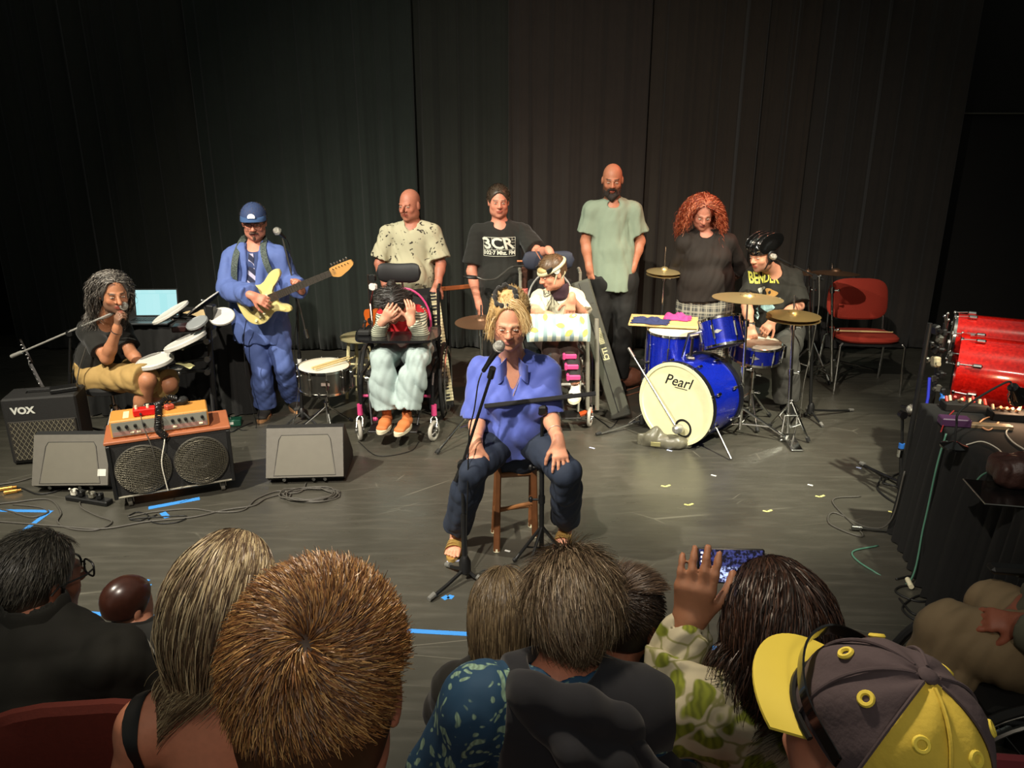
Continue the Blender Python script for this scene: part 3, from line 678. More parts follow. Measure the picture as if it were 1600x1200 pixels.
# ================================================================= helpers for stage gear
def mic(parent, a, b, r=.0135, head=.026, silver=True, name='microphone', as_thing=None):
    """hand microphone from tail a to the centre of its ball b"""
    a = np.asarray(a, float); b = np.asarray(b, float); d = unit(b-a); L = np.linalg.norm(b-a); m = MB()
    m.lathe([(r*.55, 0), (r*.75, .005), (r*.8, L*.3), (r*1.1, L*.72), (r*1.55, L*.86), (r*1.6, L*.9)], a, d, 18)
    o = m.build(name, BLK, parent); g = MB(); g.lathe([(r*1.55, -.02), (head*.98, -.008), (head, .0), (head*.96, .010), (head*.75, .020), (head*.4, .0265), (0, .0285)], b, d, 20)
    g.torus(b-d*.007, d, head*1.0, .0022, 20, 6); g.build('grille', GRILLE if silver else GRILLD, o); return o
GRILLE = mat('mic_grille', '#b9b7ae', .35, .8, var=.35, scale=500, bump=.6); GRILLD = mat('mic_grille_dark', '#2a2a28', .5, .5, var=.3, scale=500, bump=.5)
def legs3(t, hub, feet, r=.009, m=BLK, tip=True, name='leg', rise=.0):
    for f_ in feet:
        b = MB(); f_ = np.asarray(f_, float); b.tube([hub, hub*.5+f_*.5+V3(0, 0, rise), f_+V3(0, 0, r)], r, 8); o = b.build(name, m, t)
        if tip: q = MB(); d = unit(f_+V3(0, 0, r)-hub); p_ = f_+V3(0, 0, r*1.7); q.cyl(p_-d*.035, p_+d*.004, r*1.55, r*1.4, 10); q.build('rubber_foot', RUB if m is not BLK else mat('grey_rubber', '#6a6964', .6), o)
def cord(name, pts, r, m, label, cat='cable', group=None, n=10, closed=False, base=None):
    pts = spline(pts, n); b = MB(); b.tube(pts, r, 6); o = b.build(name, m, None, base=pts[0] if base is None else base, sharp=0); return tag(o, label, cat, group)
CABLE = mat('cable_grey', '#4d4a44', .55); CABLEB = mat('cable_black', '#151515', .5); CABLEW = mat('cable_white', '#d9d4c4', .5); CABLEG = mat('cable_green', '#4f7f6b', .5)
def fl(px, py, z=.006): return G(px, py, z)
# ---------------------------------------------------------------- floor wedges
def wedge(loc, a, w_, label, tagc=True, sticker=False):
    t = thing('stage_monitor', label, 'monitor speaker', loc, a, 'wedge monitors turned to the band'); M = place(loc, a)
    b = MB(M); pr = [(0, .05), (.115, .335), (.15, .345), (.40, .06), (.40, .012), (.05, .012)]
    for sgn in (0,): b.prism([(p[0], p[1]) for p in pr], (-w_/2, 0, 0), (0, 1, 0), (0, 0, 1), w_)
    b.build('cabinet', mat('monitor_black', '#1b1b1a', .6, var=.15), t)
    g = MB(M); d = unit(V3(0, .115, .285)); n = V3(0, -d[2], d[1]); o = V3(0, 0, .05)
    X = V3(1, 0, 0)
    g.prism([(-w_/2, 0), (w_/2, 0), (w_/2*.985, .307), (-w_/2*.985, .307)], o+n*.0, X, d, .012); grey = mat('monitor_grey', '#66625a', .5, var=.1, scale=30, bump=.1)
    pnl = g.build('back_panel', grey, t)
    r = MB(M); q = [(-.36, .012), (.36, .012), (.30, .235), (.27, .262), (-.27, .262), (-.30, .235)]
    nn = unit(np.cross(X, d)); r.tube([o+X*x*w_/.9+d*y+nn*.0125 for x, y in q], .0022, 6, closed=True); r.build('recess_edge', mat('monitor_line', '#2a2925', .6), pnl)
    r2 = MB(M); r2.prism([(x*w_/.94, y+.002) for x, y in q], o+nn*.0115, X, d, .0015); r2.build('recess', mat('monitor_grey_lit', '#6d695e', .45, var=.08), pnl)
    for x in (-.13, 0.05, .12): s_ = MB(M); s_.cyl((x, .04, .034), (x, .0, .034), .011, n=12); s_.build('socket', STEEL, t)
    if sticker: b = MB(M); b.prism([(0, 0), (.05, 0), (.05, .042), (0, .042)], o+nn*.0135+X*(w_/2-.062)+d*.055, X, d, .0008); b.build('sticker', mat('sticker', '#d8d6ca', .5), t)
    return t
wedge(G(113, 770), .02, .455, 'black wedge monitor with a white sticker, left of the wheeled speaker cabinet', sticker=True)
wedge(G(478, 757), .06, .475, 'black wedge monitor standing alone between the snare drum and the cable coil')
# ---------------------------------------------------------------- speaker cabinet, amplifier head and what lies on it
CA = R(24); cabc = (G(214, 792)+G(341, 767))/2; cabo = cabc+rotz(CA).T@V3(0.0, .11, 0); MC = place(cabo, CA)
t = thing('speaker_cabinet', 'black twin speaker cabinet with a wooden top, standing on four wheels', 'speaker', cabo, CA)
CW, CD, CH, C0 = .66, .30, .335, .075
b = MB(MC); b.box((0, 0, C0+CH/2), (CW, CD, CH), bev=.008); b.build('cabinet', mat('tolex', '#1d1c1b', .75, var=.25, scale=200, bump=.3), t)
b = MB(MC); b.box((0, .0, C0+CH+.011), (CW+.012, CD+.012, .02), bev=.004); b.build('top_board', mat('orange_wood', '#a3603e', .5, var=.15, scale=12), t)
b = MB(MC); b.tube([(-CW/2+.01, -CD/2-.004, C0+.012), (CW/2-.01, -CD/2-.004, C0+.012)], .006, 6); b.build('trim_strip', mat('worn_trim', '#8f8a78', .5), t)
for sx_ in (-1, 1): b = MB(MC); b.box((sx_*(CW/2-.012), -CD/2-.006, C0+CH/2), (.022, .014, CH*.98), bev=.004); b.build('corner_post', BLK, t)
GRL = mat('speaker_grille', '#5d584a', .4, .6, var=.2, scale=60); CONE = mat('speaker_cone', '#25221c', .7, var=.3, scale=40)
for sx_ in (-1, 1):
    cx = sx_*.155; cc = V3(cx, -CD/2-.012, C0+CH*.5); q = MB(MC); q.lathe([(0, -.0), (.04, .0), (.05, .012), (.135, -.006), (.143, -.012)], cc+V3(0, .008, 0), (0, -1, 0), 40); sp = q.build('driver', CONE, t)
    q = MB(MC); q.torus(cc, (0, -1, 0), .145, .006, 44, 8); rr = q.build('rim', mat('worn_ring', '#57544c', .5, .5), sp)
    q = MB(MC); N_ = 26
    for i in range(N_):
        u_ = -.142+.284*(i+.5)/N_; hh = math.sqrt(.144**2-u_**2)
        zz = [-hh+2*hh*k/6 for k in range(7)]; dm = lambda x_, z_: -.010-.016*(1-(x_*x_+z_*z_)/.0207)
        q.tube([cc+V3(u_, dm(u_, z_), z_) for z_ in zz], .0012, 4, caps=False); q.tube([cc+V3(z_, dm(u_, z_), u_) for z_ in zz], .0012, 4, caps=False)
    for rr_ in (.13, .115): q.torus(cc+V3(0, -.012, 0), (0, -1, 0), rr_, .0016, 36, 5)
    q.build('grille', GRL, sp)
for sx_ in (-1, 1):
    for sy in (-1, 1):
        p = V3(sx_*(CW/2-.075), sy*(CD/2-.06), 0); q = MB(MC); q.cyl(p+V3(-.011, 0, .032), p+V3(.011, 0, .032), .031, n=22); wh = q.build('caster', mat('grey_wheel', '#6d6a60', .5), t)
        q = MB(MC); q.box(p+V3(0, 0, .071), (.05, .06, .006)); 
        for s2 in (-1, 1): q.prism([(-.025, .068), (.025, .068), (.008, .026), (-.008, .026)], p+V3(s2*.016, 0, 0), (0, 1, 0), (0, 0, 1), .003)
        q.build('bracket', mat('bracket_metal', '#b8b4a4', .4, .6), wh)
HZ = C0+CH+.0215; HW, HD, HH = .52, .20, .105; hm = V3(-.035, -.01, HZ)
hw = cabo+rotz(CA).T@hm; MH = place(hw, CA)
t = thing('amplifier_head', 'tan amplifier head with a silver control panel on top of the speaker cabinet', 'amplifier', hw, CA)
b = MB(MH); b.box((0, 0, HH/2), (HW, HD, HH), bev=.007); b.build('case', mat('tan_tolex', '#c98a3e', .5, var=.08, scale=90, bump=.1), t)
b = MB(MH); b.box((0, -HD/2-.002, HH/2), (HW*.965, .006, HH*.78)); fp = b.build('front_panel', mat('silver_panel', '#9b9c90', .4, .4, var=.1), t)
b = MB(MH); b.box((0, -HD/2-.0055, HH*.28), (HW*.95, .001, HH*.2)); b.build('printed_band', mat('dull_red_band', '#9b7a70', .5), fp)
for x in (-.215, -.175, -.13, -.085, .065, .10, .135, .17, .225):
    q = MB(MH); q.cyl((x, -HD/2-.005, HH*.63), (x, -HD/2-.022, HH*.63), .0095, .008, 12); q.box((x, -HD/2-.024, HH*.63), (.003, .004, .02), rotz(0)); q.build('knob', BLK, fp)
for x in (-.15, -.115, .0, .075, .215):
    q = MB(MH); q.box((x, -HD/2-.008, HH*.26), (.022, .008, .011), bev=.002); q.build('switch', mat('cream_plastic', '#e9e2c0', .4), fp)
b = MB(MH); b.prism([(0, 0), (.03, 0), (.03, .12), (0, .12)], (-.19, -.07, HH+.0004), (1, 0, 0), (0, 1, 0), .0008); b.build('paper_tape', mat('cream_tape', '#e8d9a8', .6), t)
pw = lambda x, y, z: hw+rotz(CA).T@V3(x, y, z)
ML = place(pw(-.075, -.05, HH), CA)
t = thing('effects_pedal', 'bright red effects pedal on the tan amplifier head', 'effects pedal', pw(-.075, -.05, HH), CA)
b = MB(ML); b.box((0, 0, .0215), (.118, .062, .04), bev=.005); b.build('case', mat('red_enamel', '#d01c16', .35), t)
for x_ in (-.04, .02): b = MB(ML); b.cyl((x_, 0, .041), (x_, 0, .06), .008); b.build('knob', mat('cream_plastic', '#e9e2c0'), t)
b = MB(ML); b.cyl((-.02, -.031, .02), (-.02, -.045, .02), .006); b.build('jack', STEEL, t)
ML = place(pw(.055, -.01, HH), CA+.5); t = thing('effects_pedal', 'small worn red pedal under the coiled cable on the amplifier head', 'effects pedal', pw(.055, -.01, HH), CA+.5)
b = MB(ML); b.box((0, 0, .016), (.05, .04, .03), bev=.006); b.build('case', mat('worn_red', '#b04a34', .5), t); b = MB(ML); b.cyl((0, 0, .031), (0, 0, .042), .007); b.build('knob', STEEL, t)
def coil(pts, Rr, turns, r):
    c = spline(pts, 30); n = len(c); k = turns*14; idx = np.linspace(0, n-1, k); base = np.stack([np.interp(idx, np.arange(n), c[:, i]) for i in range(3)], 1)
    tg = np.gradient(base, axis=0); out = []
    x, y, z = frame_from(tg[0])
    for i in range(k):
        tt = unit(tg[i]); x = unit(x-tt*np.dot(x, tt)); y = np.cross(tt, x); a = 2*math.pi*i/14; out.append(base[i]+Rr*(math.cos(a)*x+math.sin(a)*y))
    return np.array(out)
cz = HH+.022
b = MB(); b.tube(coil([pw(-.07, .03, cz+.0), pw(-.03, .01, cz+.004), pw(.01, .03, cz+.004), pw(.055, .03, cz+.035), pw(.10, .035, cz+.02)], .018, 22, .0035), .0036, 5)
b.tube(coil([pw(.0, .0, cz), pw(-.0, -.09, cz-.005), pw(-.01, -.135, cz-.05), pw(-.015, -.135, cz-.10), pw(.02, -.18, cz-.12)], .017, 24, .0035), .0036, 5)
tag(b.build('coiled_cable', mat('coil_black', '#1c1b1a', .35, var=.3), None, base=pw(0, 0, HH)), 'black curly guitar cable heaped over the tan amplifier head', 'cable')
t = thing('microphone', 'black ball microphone lying on the amplifier head', 'microphone', pw(.12, .03, HH)); mic(t, pw(.03, .01, HH+.02), pw(.135, .045, HH+.027), head=.026, silver=False)
cord('lead', [pw(-.095, -.08, HH+.02), pw(-.09, -.125, HH*.6), pw(-.06, -.165, -.05), pw(-.05, -.17, -.14)], .0025, CABLE, 'thin grey lead from the red pedal hanging down the cabinet front')
cord('lead', [pw(.015, -.12, HH*.2), pw(.01, -.175, -.03), pw(-.02, -.19, -.15), pw(-.015, -.19, -.27), pw(-.01, -.19, -.33)], .0035, CABLEW, 'pale lead hanging over the front of the cabinet')
# ---------------------------------------------------------------- small combo amp at the left edge
va = G(80, 722); VA = R(14); MV = place(va, VA)
t = thing('combo_amplifier', 'black VOX combo amplifier at the left edge behind the wedge monitor', 'amplifier', va, VA)
b = MB(MV); b.box((0, .11, .235), (.44, .24, .45), bev=.012); b.build('case', mat('tolex', '#1d1c1b'), t)
b = MB(MV); b.box((0, -.014, .17), (.40, .012, .27), bev=.003); g = b.build('grille_cloth', mat('grille_brown', '#2b2721', .8), t)
b = MB(MV)
for i in range(-14, 15):
    for s_ in (-1, 1):
        x0 = i*.028; pts = []
        for z_ in (.04, .30):
            pts.append((x0+s_*(z_-.17)*.62, z_))
        (xa, za), (xb, zb) = pts; f0, f1 = 0, 1
        if abs(xa) > .19 or abs(xb) > .19:
            ts = [k/40 for k in range(41) if abs(xa+(xb-xa)*k/40) <= .19]
            if len(ts) < 2: continue
            f0, f1 = ts[0], ts[-1]
        b.tube([(xa+(xb-xa)*f0, -.0215, za+(zb-za)*f0), (xa+(xb-xa)*f1, -.0215, za+(zb-za)*f1)], .0016, 4)
b.build('diamond_mesh', mat('mesh_tan', '#8a836e', .5), g)
v_, f_ = text_mesh('VOX', .062, bold=.003); decal('logo', v_, f_, MV[1]+MV[0]@V3(-.10, -.011, .375), MV[0]@V3(1, 0, 0), MV[0]@V3(0, 0, 1), mat('logo_white', '#d9d9d0', .4), t, .002)
b = MB(MV); b.tube([(-.1, .1, .462), (-.09, .1, .478), (.09, .1, .478), (.1, .1, .462)], .007, 8); b.build('handle', RUB, t)
b = MB(MV); b.box((.13, .09, .476), (.16, .1, .03), rotz(.3), bev=.006); tag(b.build('effects_unit', BLK, None, base=MV[1]+MV[0]@V3(.13, .09, .46)), 'flat black effects unit lying on the VOX amplifier', 'effects unit')
# ---------------------------------------------------------------- guitars
def guitar_body(pl, kind='strat'):
    if kind == 'strat':   # x along the neck, y toward the treble side; metres
        return [(-.20, 0), (-.195, .06), (-.17, .115), (-.12, .15), (-.06, .155), (-.01, .135), (.03, .112), (.07, .108), (.11, .125), (.15, .145), (.18, .142), (.186, .118), (.165, .095), (.13, .075), (.115, .05), (.115, .035), (.11, -.03), (.125, -.055), (.16, -.08), (.205, -.105), (.235, -.135), (.235, -.165), (.20, -.178), (.15, -.165), (.09, -.13), (.04, -.118), (-.01, -.13), (-.06, -.155), (-.12, -.158), (-.17, -.125), (-.195, -.065)]
STRB = {}
def electric(name, label, o, xa, ya, body, fret, head, guard, M_extra=None, k=1.0, strap=False, knobs=True):
    """o = bridge-side body centre, xa along the neck, ya across (treble side)"""
    xa = unit(xa); ya = unit(np.asarray(ya)-xa*np.dot(ya, xa)); n = unit(np.cross(ya, xa)); o = np.asarray(o, float)
    L = lambda x, y, z=0: o+k*(x*xa+y*ya+z*n); t = thing(name, label, 'guitar', o)
    pl = np.array(guitar_body(None)); pl = spline(np.vstack([pl, pl[:1]]), 4)[:-1]; ct = pl.mean(0)
    b = MB(); rings = []
    for ins, z in ((.012, -.022), (.003, -.018), (0, -.012), (0, .012), (.003, .018), (.012, .021)):
        q = ct+(pl-ct)*(1-ins/.15); rings.append([L(p[0], p[1], z) for p in q])
    rg = np.array(rings); m = len(pl); b.add(rg.reshape(-1, 3), [(i*m+j, (i+1)*m+j, (i+1)*m+(j+1) % m, i*m+(j+1) % m) for i in range(5) for j in range(m)]+[tuple(range(m)), tuple(5*m+j for j in range(m))[::-1]])
    bd = b.build('body', body, t)
    b = MB(); gp = spline([(-.09, .02), (-.1, .075), (-.05, .115), (.0, .095), (.05, .085), (.10, .108), (.14, .122), (.15, .11), (.115, .07), (.11, .035), (.11, -.03), (.14, -.07), (.13, -.09), (.08, -.06), (0, -.05), (-.05, -.035), (-.09, .02)], 4)[:-1]
    b.prism(gp, L(0, 0, .0215), xa*k, ya*k, -.002 if np.dot(np.cross(xa, ya), n) < 0 else .002); b.build('pickguard', guard, bd)
    q = MB()
    for x in (-.045, .01, .06):
        f3 = np.array((xa, ya, n)); q.box(L(x, 0, .026), (.018*k, .075*k, .006), f3, bev=.002)
    q.build('pickup', mat('cream_plastic', '#e9e2c0', .4), bd)
    q = MB(); q.box(L(-.10, 0, .027), (.03*k, .08*k, .01), np.array((xa, ya, n)), bev=.002); q.build('bridge', CHROME, bd)
    if knobs:
        for kx, ky in ((-.02, .085), (-.065, .10), (-.11, .115)): q = MB(); q.cyl(L(kx, ky, .022), L(kx, ky, .036), .011*k, .009*k, 14); q.build('knob', mat('cream_plastic', '#e9e2c0'), bd)
    q = MB(); q.prism([(.07, -.029), (.07, .029), (.60, .022), (.60, -.022)], L(0, 0, .012), xa*k, ya*k, .018 if np.dot(np.cross(xa, ya), n) > 0 else -.018); nk = q.build('neck', fret, t)
    q = MB(); q2 = MB(); x = .07
    for i in range(1, 22):
        xx = -.10+.70*(1/2**(i/12)); xx = .60-(.70-.70/2**(i/12)); 
        if xx > .08: q.box(L(xx, 0, .0305), (.0025*k, .05*k, .002), np.array((xa, ya, n)))
        if i in (3, 5, 7, 9, 12, 15): q2.cyl(L(xx+.012, 0, .0300), L(xx+.012, 0, .0312), .0045*k, n=10)
    q.build('frets', CHROME, nk); q2.build('inlays', mat('pearl_dots', '#e5e2d2', .3), nk)
    hd = [(.60, -.022), (.60, .022), (.625, .040), (.66, .05), (.70, .04), (.735, .03), (.76, .018), (.775, .012), (.79, -.002), (.785, -.026), (.765, -.036), (.62, -.036)]
    q = MB(); q.prism(spline(hd+hd[:1], 3)[:-1], L(0, 0, .002), xa*k, ya*k, .014 if np.dot(np.cross(xa, ya), n) > 0 else -.014); hs = q.build('headstock', head, nk)
    q = MB()
    for i in range(6): q.cyl(L(.63+i*.025, -.034, .01), L(.63+i*.025, -.052, .01), .003*k, n=8); q.ell(L(.63+i*.025, -.056, .01), (.008*k,)*3, nu=8, nv=6); q.cyl(L(.63+i*.025, -.02, .014), L(.63+i*.025, -.02, .024), .004*k, n=8)
    q.build('tuning_pegs', CHROME, hs)
    q = MB()
    for i in range(6): y = (i-2.5)*.0075; q.tube([L(-.10, y*1.3, .033), L(.60, y, .0325), L(.64, y*.8, .02)], .0006, 4)
    q.build('strings', STEEL, t); return t, L
# dark guitar standing behind the combo amp, and the orange-necked one behind the cabinet
DKW = mat('dark_rosewood', '#2a211c', .45); DKB = mat('dark_body', '#191513', .3); 
o_ = P(118, 690, 5.35); electric('electric_guitar', 'dark guitar with a fretted neck leaning behind the VOX amplifier', o_, P(26, 515, 5.6)-o_, V3(.6, -.9, .2), DKB, DKW, DKW, BLK, k=1.12)
o_ = P(238, 742, 4.62); electric('electric_guitar', 'guitar with an orange maple headstock standing behind the amplifier head', o_, P(268, 600, 4.62)-o_, V3(-1, -.2, .15), mat('orange_maple', '#c87a30', .35), mat('orange_maple', '#c87a30', .35), mat('orange_maple', '#c87a30', .35), BLK, k=.72)
# ---------------------------------------------------------------- table, laptop, electronic kit
tb = V3(-2.66, 5.86, 0); TH_ = .715
t = thing('folding_table', 'table under a black cloth, carrying the laptop', 'table', tb)
b = MB(place(tb)); b.box((0, 0, TH_-.02), (1.17, .6, .03), bev=.004); b.build('tabletop', MATTE, t)
for sx_ in (-1, 1):
    for sy in (-1, 1): b = MB(place(tb)); b.cyl((sx_*.53, sy*.25, 0), (sx_*.53, sy*.25, TH_-.035), .014); b.build('leg', STEEL, t)
def drape(x0, x1, y0, y1, top, ztop, amp=.012, per=.09, seed=0, low=.01, M=None, rnd=.03):
    """a cloth lying over a table and hanging to the floor in folds"""
    rng = np.random.default_rng(seed); per_ = []
    cs = [(x0, y0), (x1, y0), (x1, y1), (x0, y1)]
    for i in range(4):
        a, c = np.array(cs[i]), np.array(cs[(i+1) % 4]); n = max(8, int(np.linalg.norm(c-a)/.018))
        for k in range(n): per_.append((a+(c-a)*k/n, i))
    n = len(per_); ctr = np.array(((x0+x1)/2, (y0+y1)/2)); rows = []
    ph = np.cumsum(rng.uniform(.6, 1.5, n)*.018*2*math.pi/per)
    for j, (u, z) in enumerate([(0, ztop), (.4, ztop), (.8, ztop), (.985, ztop), (1, ztop-.006)]+[(1, ztop-(ztop-low)*q) for q in (.05, .12, .25, .45, .7, 1.0)]):
        row = []
        for k, (p, side) in enumerate(per_):
            q = ctr+(p-ctr)*u; s_ = max(0, (ztop-z)/(ztop-low)); nrm = [(0, -1), (1, 0), (0, 1), (-1, 0)][side]
            a = amp*(s_**.6)*(2.2*math.sin(ph[k])+math.sin(2.1*ph[k]+1))*1.0+s_*.04
            row.append((q[0]+nrm[0]*a, q[1]+nrm[1]*a, z+rnd*.03*math.sin(k*.3)*(u < .9)*0))
        rows.append(row)
    g = np.array(rows); b = MB(M); m = g.shape[1]; V_ = np.vstack([g.reshape(-1, 3), [[ctr[0], ctr[1], ztop]]])
    f = [(i*m+k, (i+1)*m+k, (i+1)*m+(k+1) % m, i*m+(k+1) % m) for i in range(len(rows)-1) for k in range(m)]; b.add(V_, f); return b
BCL = mat('black_cloth', '#141413', .9, var=.25, scale=30, bump=.1)
tag(drape(-.60, .60, -.315, .315, None, TH_+.004, seed=3, M=place(tb)).build('tablecloth', BCL, None, base=tb, sharp=0), 'black cloth hanging in folds over the laptop table', 'tablecloth')
lp = P(236, 497, 5.62); lp[2] = TH_+.006; ML = place(lp, .03)
t = thing('laptop', 'open laptop with a glowing pale blue screen on the black-draped table', 'laptop', lp, .03)
b = MB(ML); b.box((0, .0, .009), (.335, .23, .014), bev=.003); bs = b.build('base', mat('laptop_grey', '#4c4f52', .4, .6), t)
b = MB(ML)
for r_ in range(5):
    for c_ in range(13): b.box((-.138+c_*.023, .06-r_*.021, .0175), (.018, .016, .003))
b.build('keys', BLK, bs)
b = MB(ML); d = unit(V3(0, .16, 1)); b.box(V3(0, .118, .016)+d*.107, (.335, .007, .214), np.array((V3(1, 0, 0), np.cross(d, V3(1, 0, 0)), d)), bev=.002); lid = b.build('lid', BLK, t)
def screen_mat():
    m = bpy.data.materials.new('laptop_screen'); tt, N, L, b = nt(m); tc = N.new('ShaderNodeTexCoord'); br = N.new('ShaderNodeTexBrick'); br.inputs['Scale'].default_value = 9; br.inputs['Color1'].default_value = (.42, .82, .84, 1); br.inputs['Color2'].default_value = (.50, .86, .88, 1); br.inputs['Mortar'].default_value = (.42, .8, .82, 1); br.inputs['Mortar Size'].default_value = .004; L.new(tc.outputs['Object'], br.inputs['Vector'])
    L.new(br.outputs['Color'], b.inputs['Emission Color']); b.inputs['Emission Strength'].default_value = 1.0; b.inputs['Base Color'].default_value = (0, 0, 0, 1); b.inputs['Roughness'].default_value = .3; return m
b = MB(ML); X = V3(1, 0, 0); nn = np.cross(X, d); b.prism([(-.158, .012), (.158, .012), (.158, .205), (-.158, .205)], V3(0, .113, .016)+nn*.001, X, d, .0012); b.build('screen', screen_mat(), lid)
# electronic drums on a rack in front of the laptop table
rk = G(327, 655); rk = V3(P(327, 600, 5.1)[0], 5.12, 0)
t = thing('drum_rack', 'black electronic drum rack between the long-haired man and the guitarist', 'drum rack', rk); pole_top = P(325, 500, 5.1)
b = MB(); b.cyl((rk[0], rk[1], .02), pole_top, .019); b.build('pole', BLK, t)
legs3(t, V3(rk[0], rk[1], .35), [G(290, 668), G(338, 690), G(352, 655)], .014, BLK)
b = MB(); b.box(P(330, 495, 5.08), (.07, .05, .17), np.array(frame_from((.12, 0, 1)))[[0, 1, 2]], bev=.006); b.build('drum_module', BLK, t)
for a_, c_ in ((P(325, 532, 5.1), P(285, 545, 5.0)), (P(326, 560, 5.1), P(262, 574, 4.95)), (P(326, 505, 5.1), P(270, 498, 5.1)), (P(326, 500, 5.1), P(316, 470, 5.25)), (P(326, 580, 5.1), P(280, 583, 4.95))):
    b = MB(); b.tube([a_, a_*.5+c_*.5+V3(0, 0, .01), c_], .011, 8); ob = b.build('arm', BLK, t); b = MB(); b.cyl(a_-V3(0, .03, 0), a_+V3(0, .03, 0), .022); b.ell(c_, (.014,)*3, nu=10, nv=8); b.build('clamp', STEEL, ob)
PADW = mat('pad_white', '#cfcdc4', .45); PADG = mat('pad_grey', '#85898a', .5)
def pad(px, py, Y, r, nrm, label, m=PADW, th=.02):
    c = P(px, py, Y); tt = thing('drum_pad', label, 'electronic drum pad', c, group='pads of the electronic drum kit'); b = MB()
    n = unit(nrm); b.lathe([(0, -.018), (r*.55, -.016), (r*.9, -.004), (r*.98, 0), (r*.97, th*.3), (r*.9, th*.4), (0, th*.4)], c, n, 36); b.build('shell', BLK, tt)
    b = MB(); b.lathe([(r*.985, 0), (r*1.02, .003), (r*1.02, th*.8), (r*.95, th), (r*.9, th*.8), (0, th*.8)], c, n, 36); b.build('head', m, tt)
pad(268, 490, 5.05, .135, (-.45, -.14, .86), 'round white-rimmed drum pad tilted up beside the laptop')
pad(320, 474, 5.3, .145, (-.58, -.02, .82), 'large white cymbal pad tilted steeply, topmost of the rack', th=.012)
pad(309, 506, 5.0, .075, (-.25, -.35, .9), 'small grey pad left of the drum module', PADG)
pad(347, 496, 5.1, .085, (.1, -.5, .86), 'white pad half in shadow right of the drum module')
pad(291, 536, 4.95, .145, (-.36, -.06, .93), 'white pad seen edge-on below the laptop screen', th=.03)
pad(243, 567, 4.9, .12, (-.12, -.16, .97), "flat white pad lying above the man's shorts", th=.03)
for (pts, m, lb) in (([(286, 490), (310, 485), (330, 487), (318, 497)], '#d3b98a', 'tan paper sheet lying on the draped table beside the drum pads'), ([(249, 578), (265, 571), (292, 571), (280, 579)], '#cfccc0', 'white paper folded beside the lowest drum pad'), ([(274, 570), (288, 565), (305, 572), (296, 575)], '#e4dfa0', 'yellowish paper slip beside the lowest drum pad')):
    zz = TH_+.035 if 'tan' in lb else P(pts[0][0], pts[0][1], 4.95)[2]
    q = np.array([G(x, y, zz) for x, y in pts]); q[:, 2] += RNG.uniform(-.006, .012, 4); b = MB(); g = np.array([[q[0]*(1-u)*(1-v)+q[1]*(u)*(1-v)+q[3]*(1-u)*v+q[2]*u*v+V3(0, 0, .006*math.sin(u*5+v*4)) for v in np.linspace(0, 1, 6)] for u in np.linspace(0, 1, 6)]); b.slab(g, .0015)
    tag(b.build('paper_sheet', mat('paper_'+m[1:], m, .7), None, base=q[0]), lb, 'paper')
b = MB(); dbx = P(292, 500, 5.35); dbx[2] = TH_+.03; b.box(dbx, (.2, .12, .045), rotz(.2), bev=.006); tag(b.build('sound_module', mat('maroon_box', '#3b1d1c', .4), None, base=dbx-V3(0, 0, .022)), 'dark maroon box with small knobs on the draped table', 'sound module')
# drum throne of the long-haired man
th = P(172, 600, 5.05); th = V3(th[0], 5.05, 0)
t = thing('drum_throne', 'low round drum stool under the long-haired man', 'stool', th)
b = MB(place(th)); b.lathe([(.13, .36), (.155, .37), (.16, .40), (.14, .435), (0, .44)], n=28); b.build('seat', MATTE, t)
b = MB(place(th)); b.cyl((0, 0, .12), (0, 0, .37), .014); b.lathe([(.02, .2), (.03, .21), (.03, .25), (.02, .26)], n=12); b.build('pole', CHROME, t)
legs3(t, th+V3(0, 0, .26), [th+V3(.2*math.cos(a), .2*math.sin(a), 0) for a in (.4, 2.5, 4.6)], .009, CHROME)
# ---------------------------------------------------------------- microphone stand of the long-haired man
bs = V3(P(112, 700, 4.95)[0], 4.95, 0); top = P(110, 520, 4.95)
t = thing('microphone_stand', 'tall boom microphone stand with a long arm reaching to the long-haired man', 'microphone stand', bs)
b = MB(); b.cyl(bs+V3(0, 0, .1), top, .010, .008); b.cyl(bs+V3(0, 0, .1), bs*.35+top*.65, .0135); b.build('pole', BLK, t); legs3(t, bs+V3(0, 0, .16), [bs+V3(.26*math.cos(a), .26*math.sin(a), 0) for a in (.9, 3.0, 5.1)], .009)
b = MB(); a_, c_ = P(18, 557, 4.98), P(183, 486, 4.90); b.tube([a_, c_], .0065, 8); b.cyl(a_, a_+(c_-a_)*.1, .013); b.build('boom', mat('pale_metal', '#c4c2ba', .35, .5), t); b = MB(); b.cyl(top-V3(0, .02, 0), top+V3(0, .02, .0), .022); b.cyl(c_, c_+unit(c_-a_)*.03, .014); b.build('clamp', BLK, t)
t = thing('microphone', "silver ball microphone before the long-haired man's mouth", 'microphone', P(192, 478, 4.88)); mic(t, P(180, 491, 4.9), P(193, 478, 4.88), r=.013, head=.027)
cord('microphone_cable', [P(183, 487, 4.9), P(165, 497, 4.9), P(134, 505, 4.93), P(136, 535, 4.9), P(123, 580, 4.88), P(117, 630, 4.86), P(114, 690, 4.86), V3(P(114, 690, 4.86)[0], 4.8, .006)], .0035, CABLE, 'grey cable drooping from the long boom to the floor')
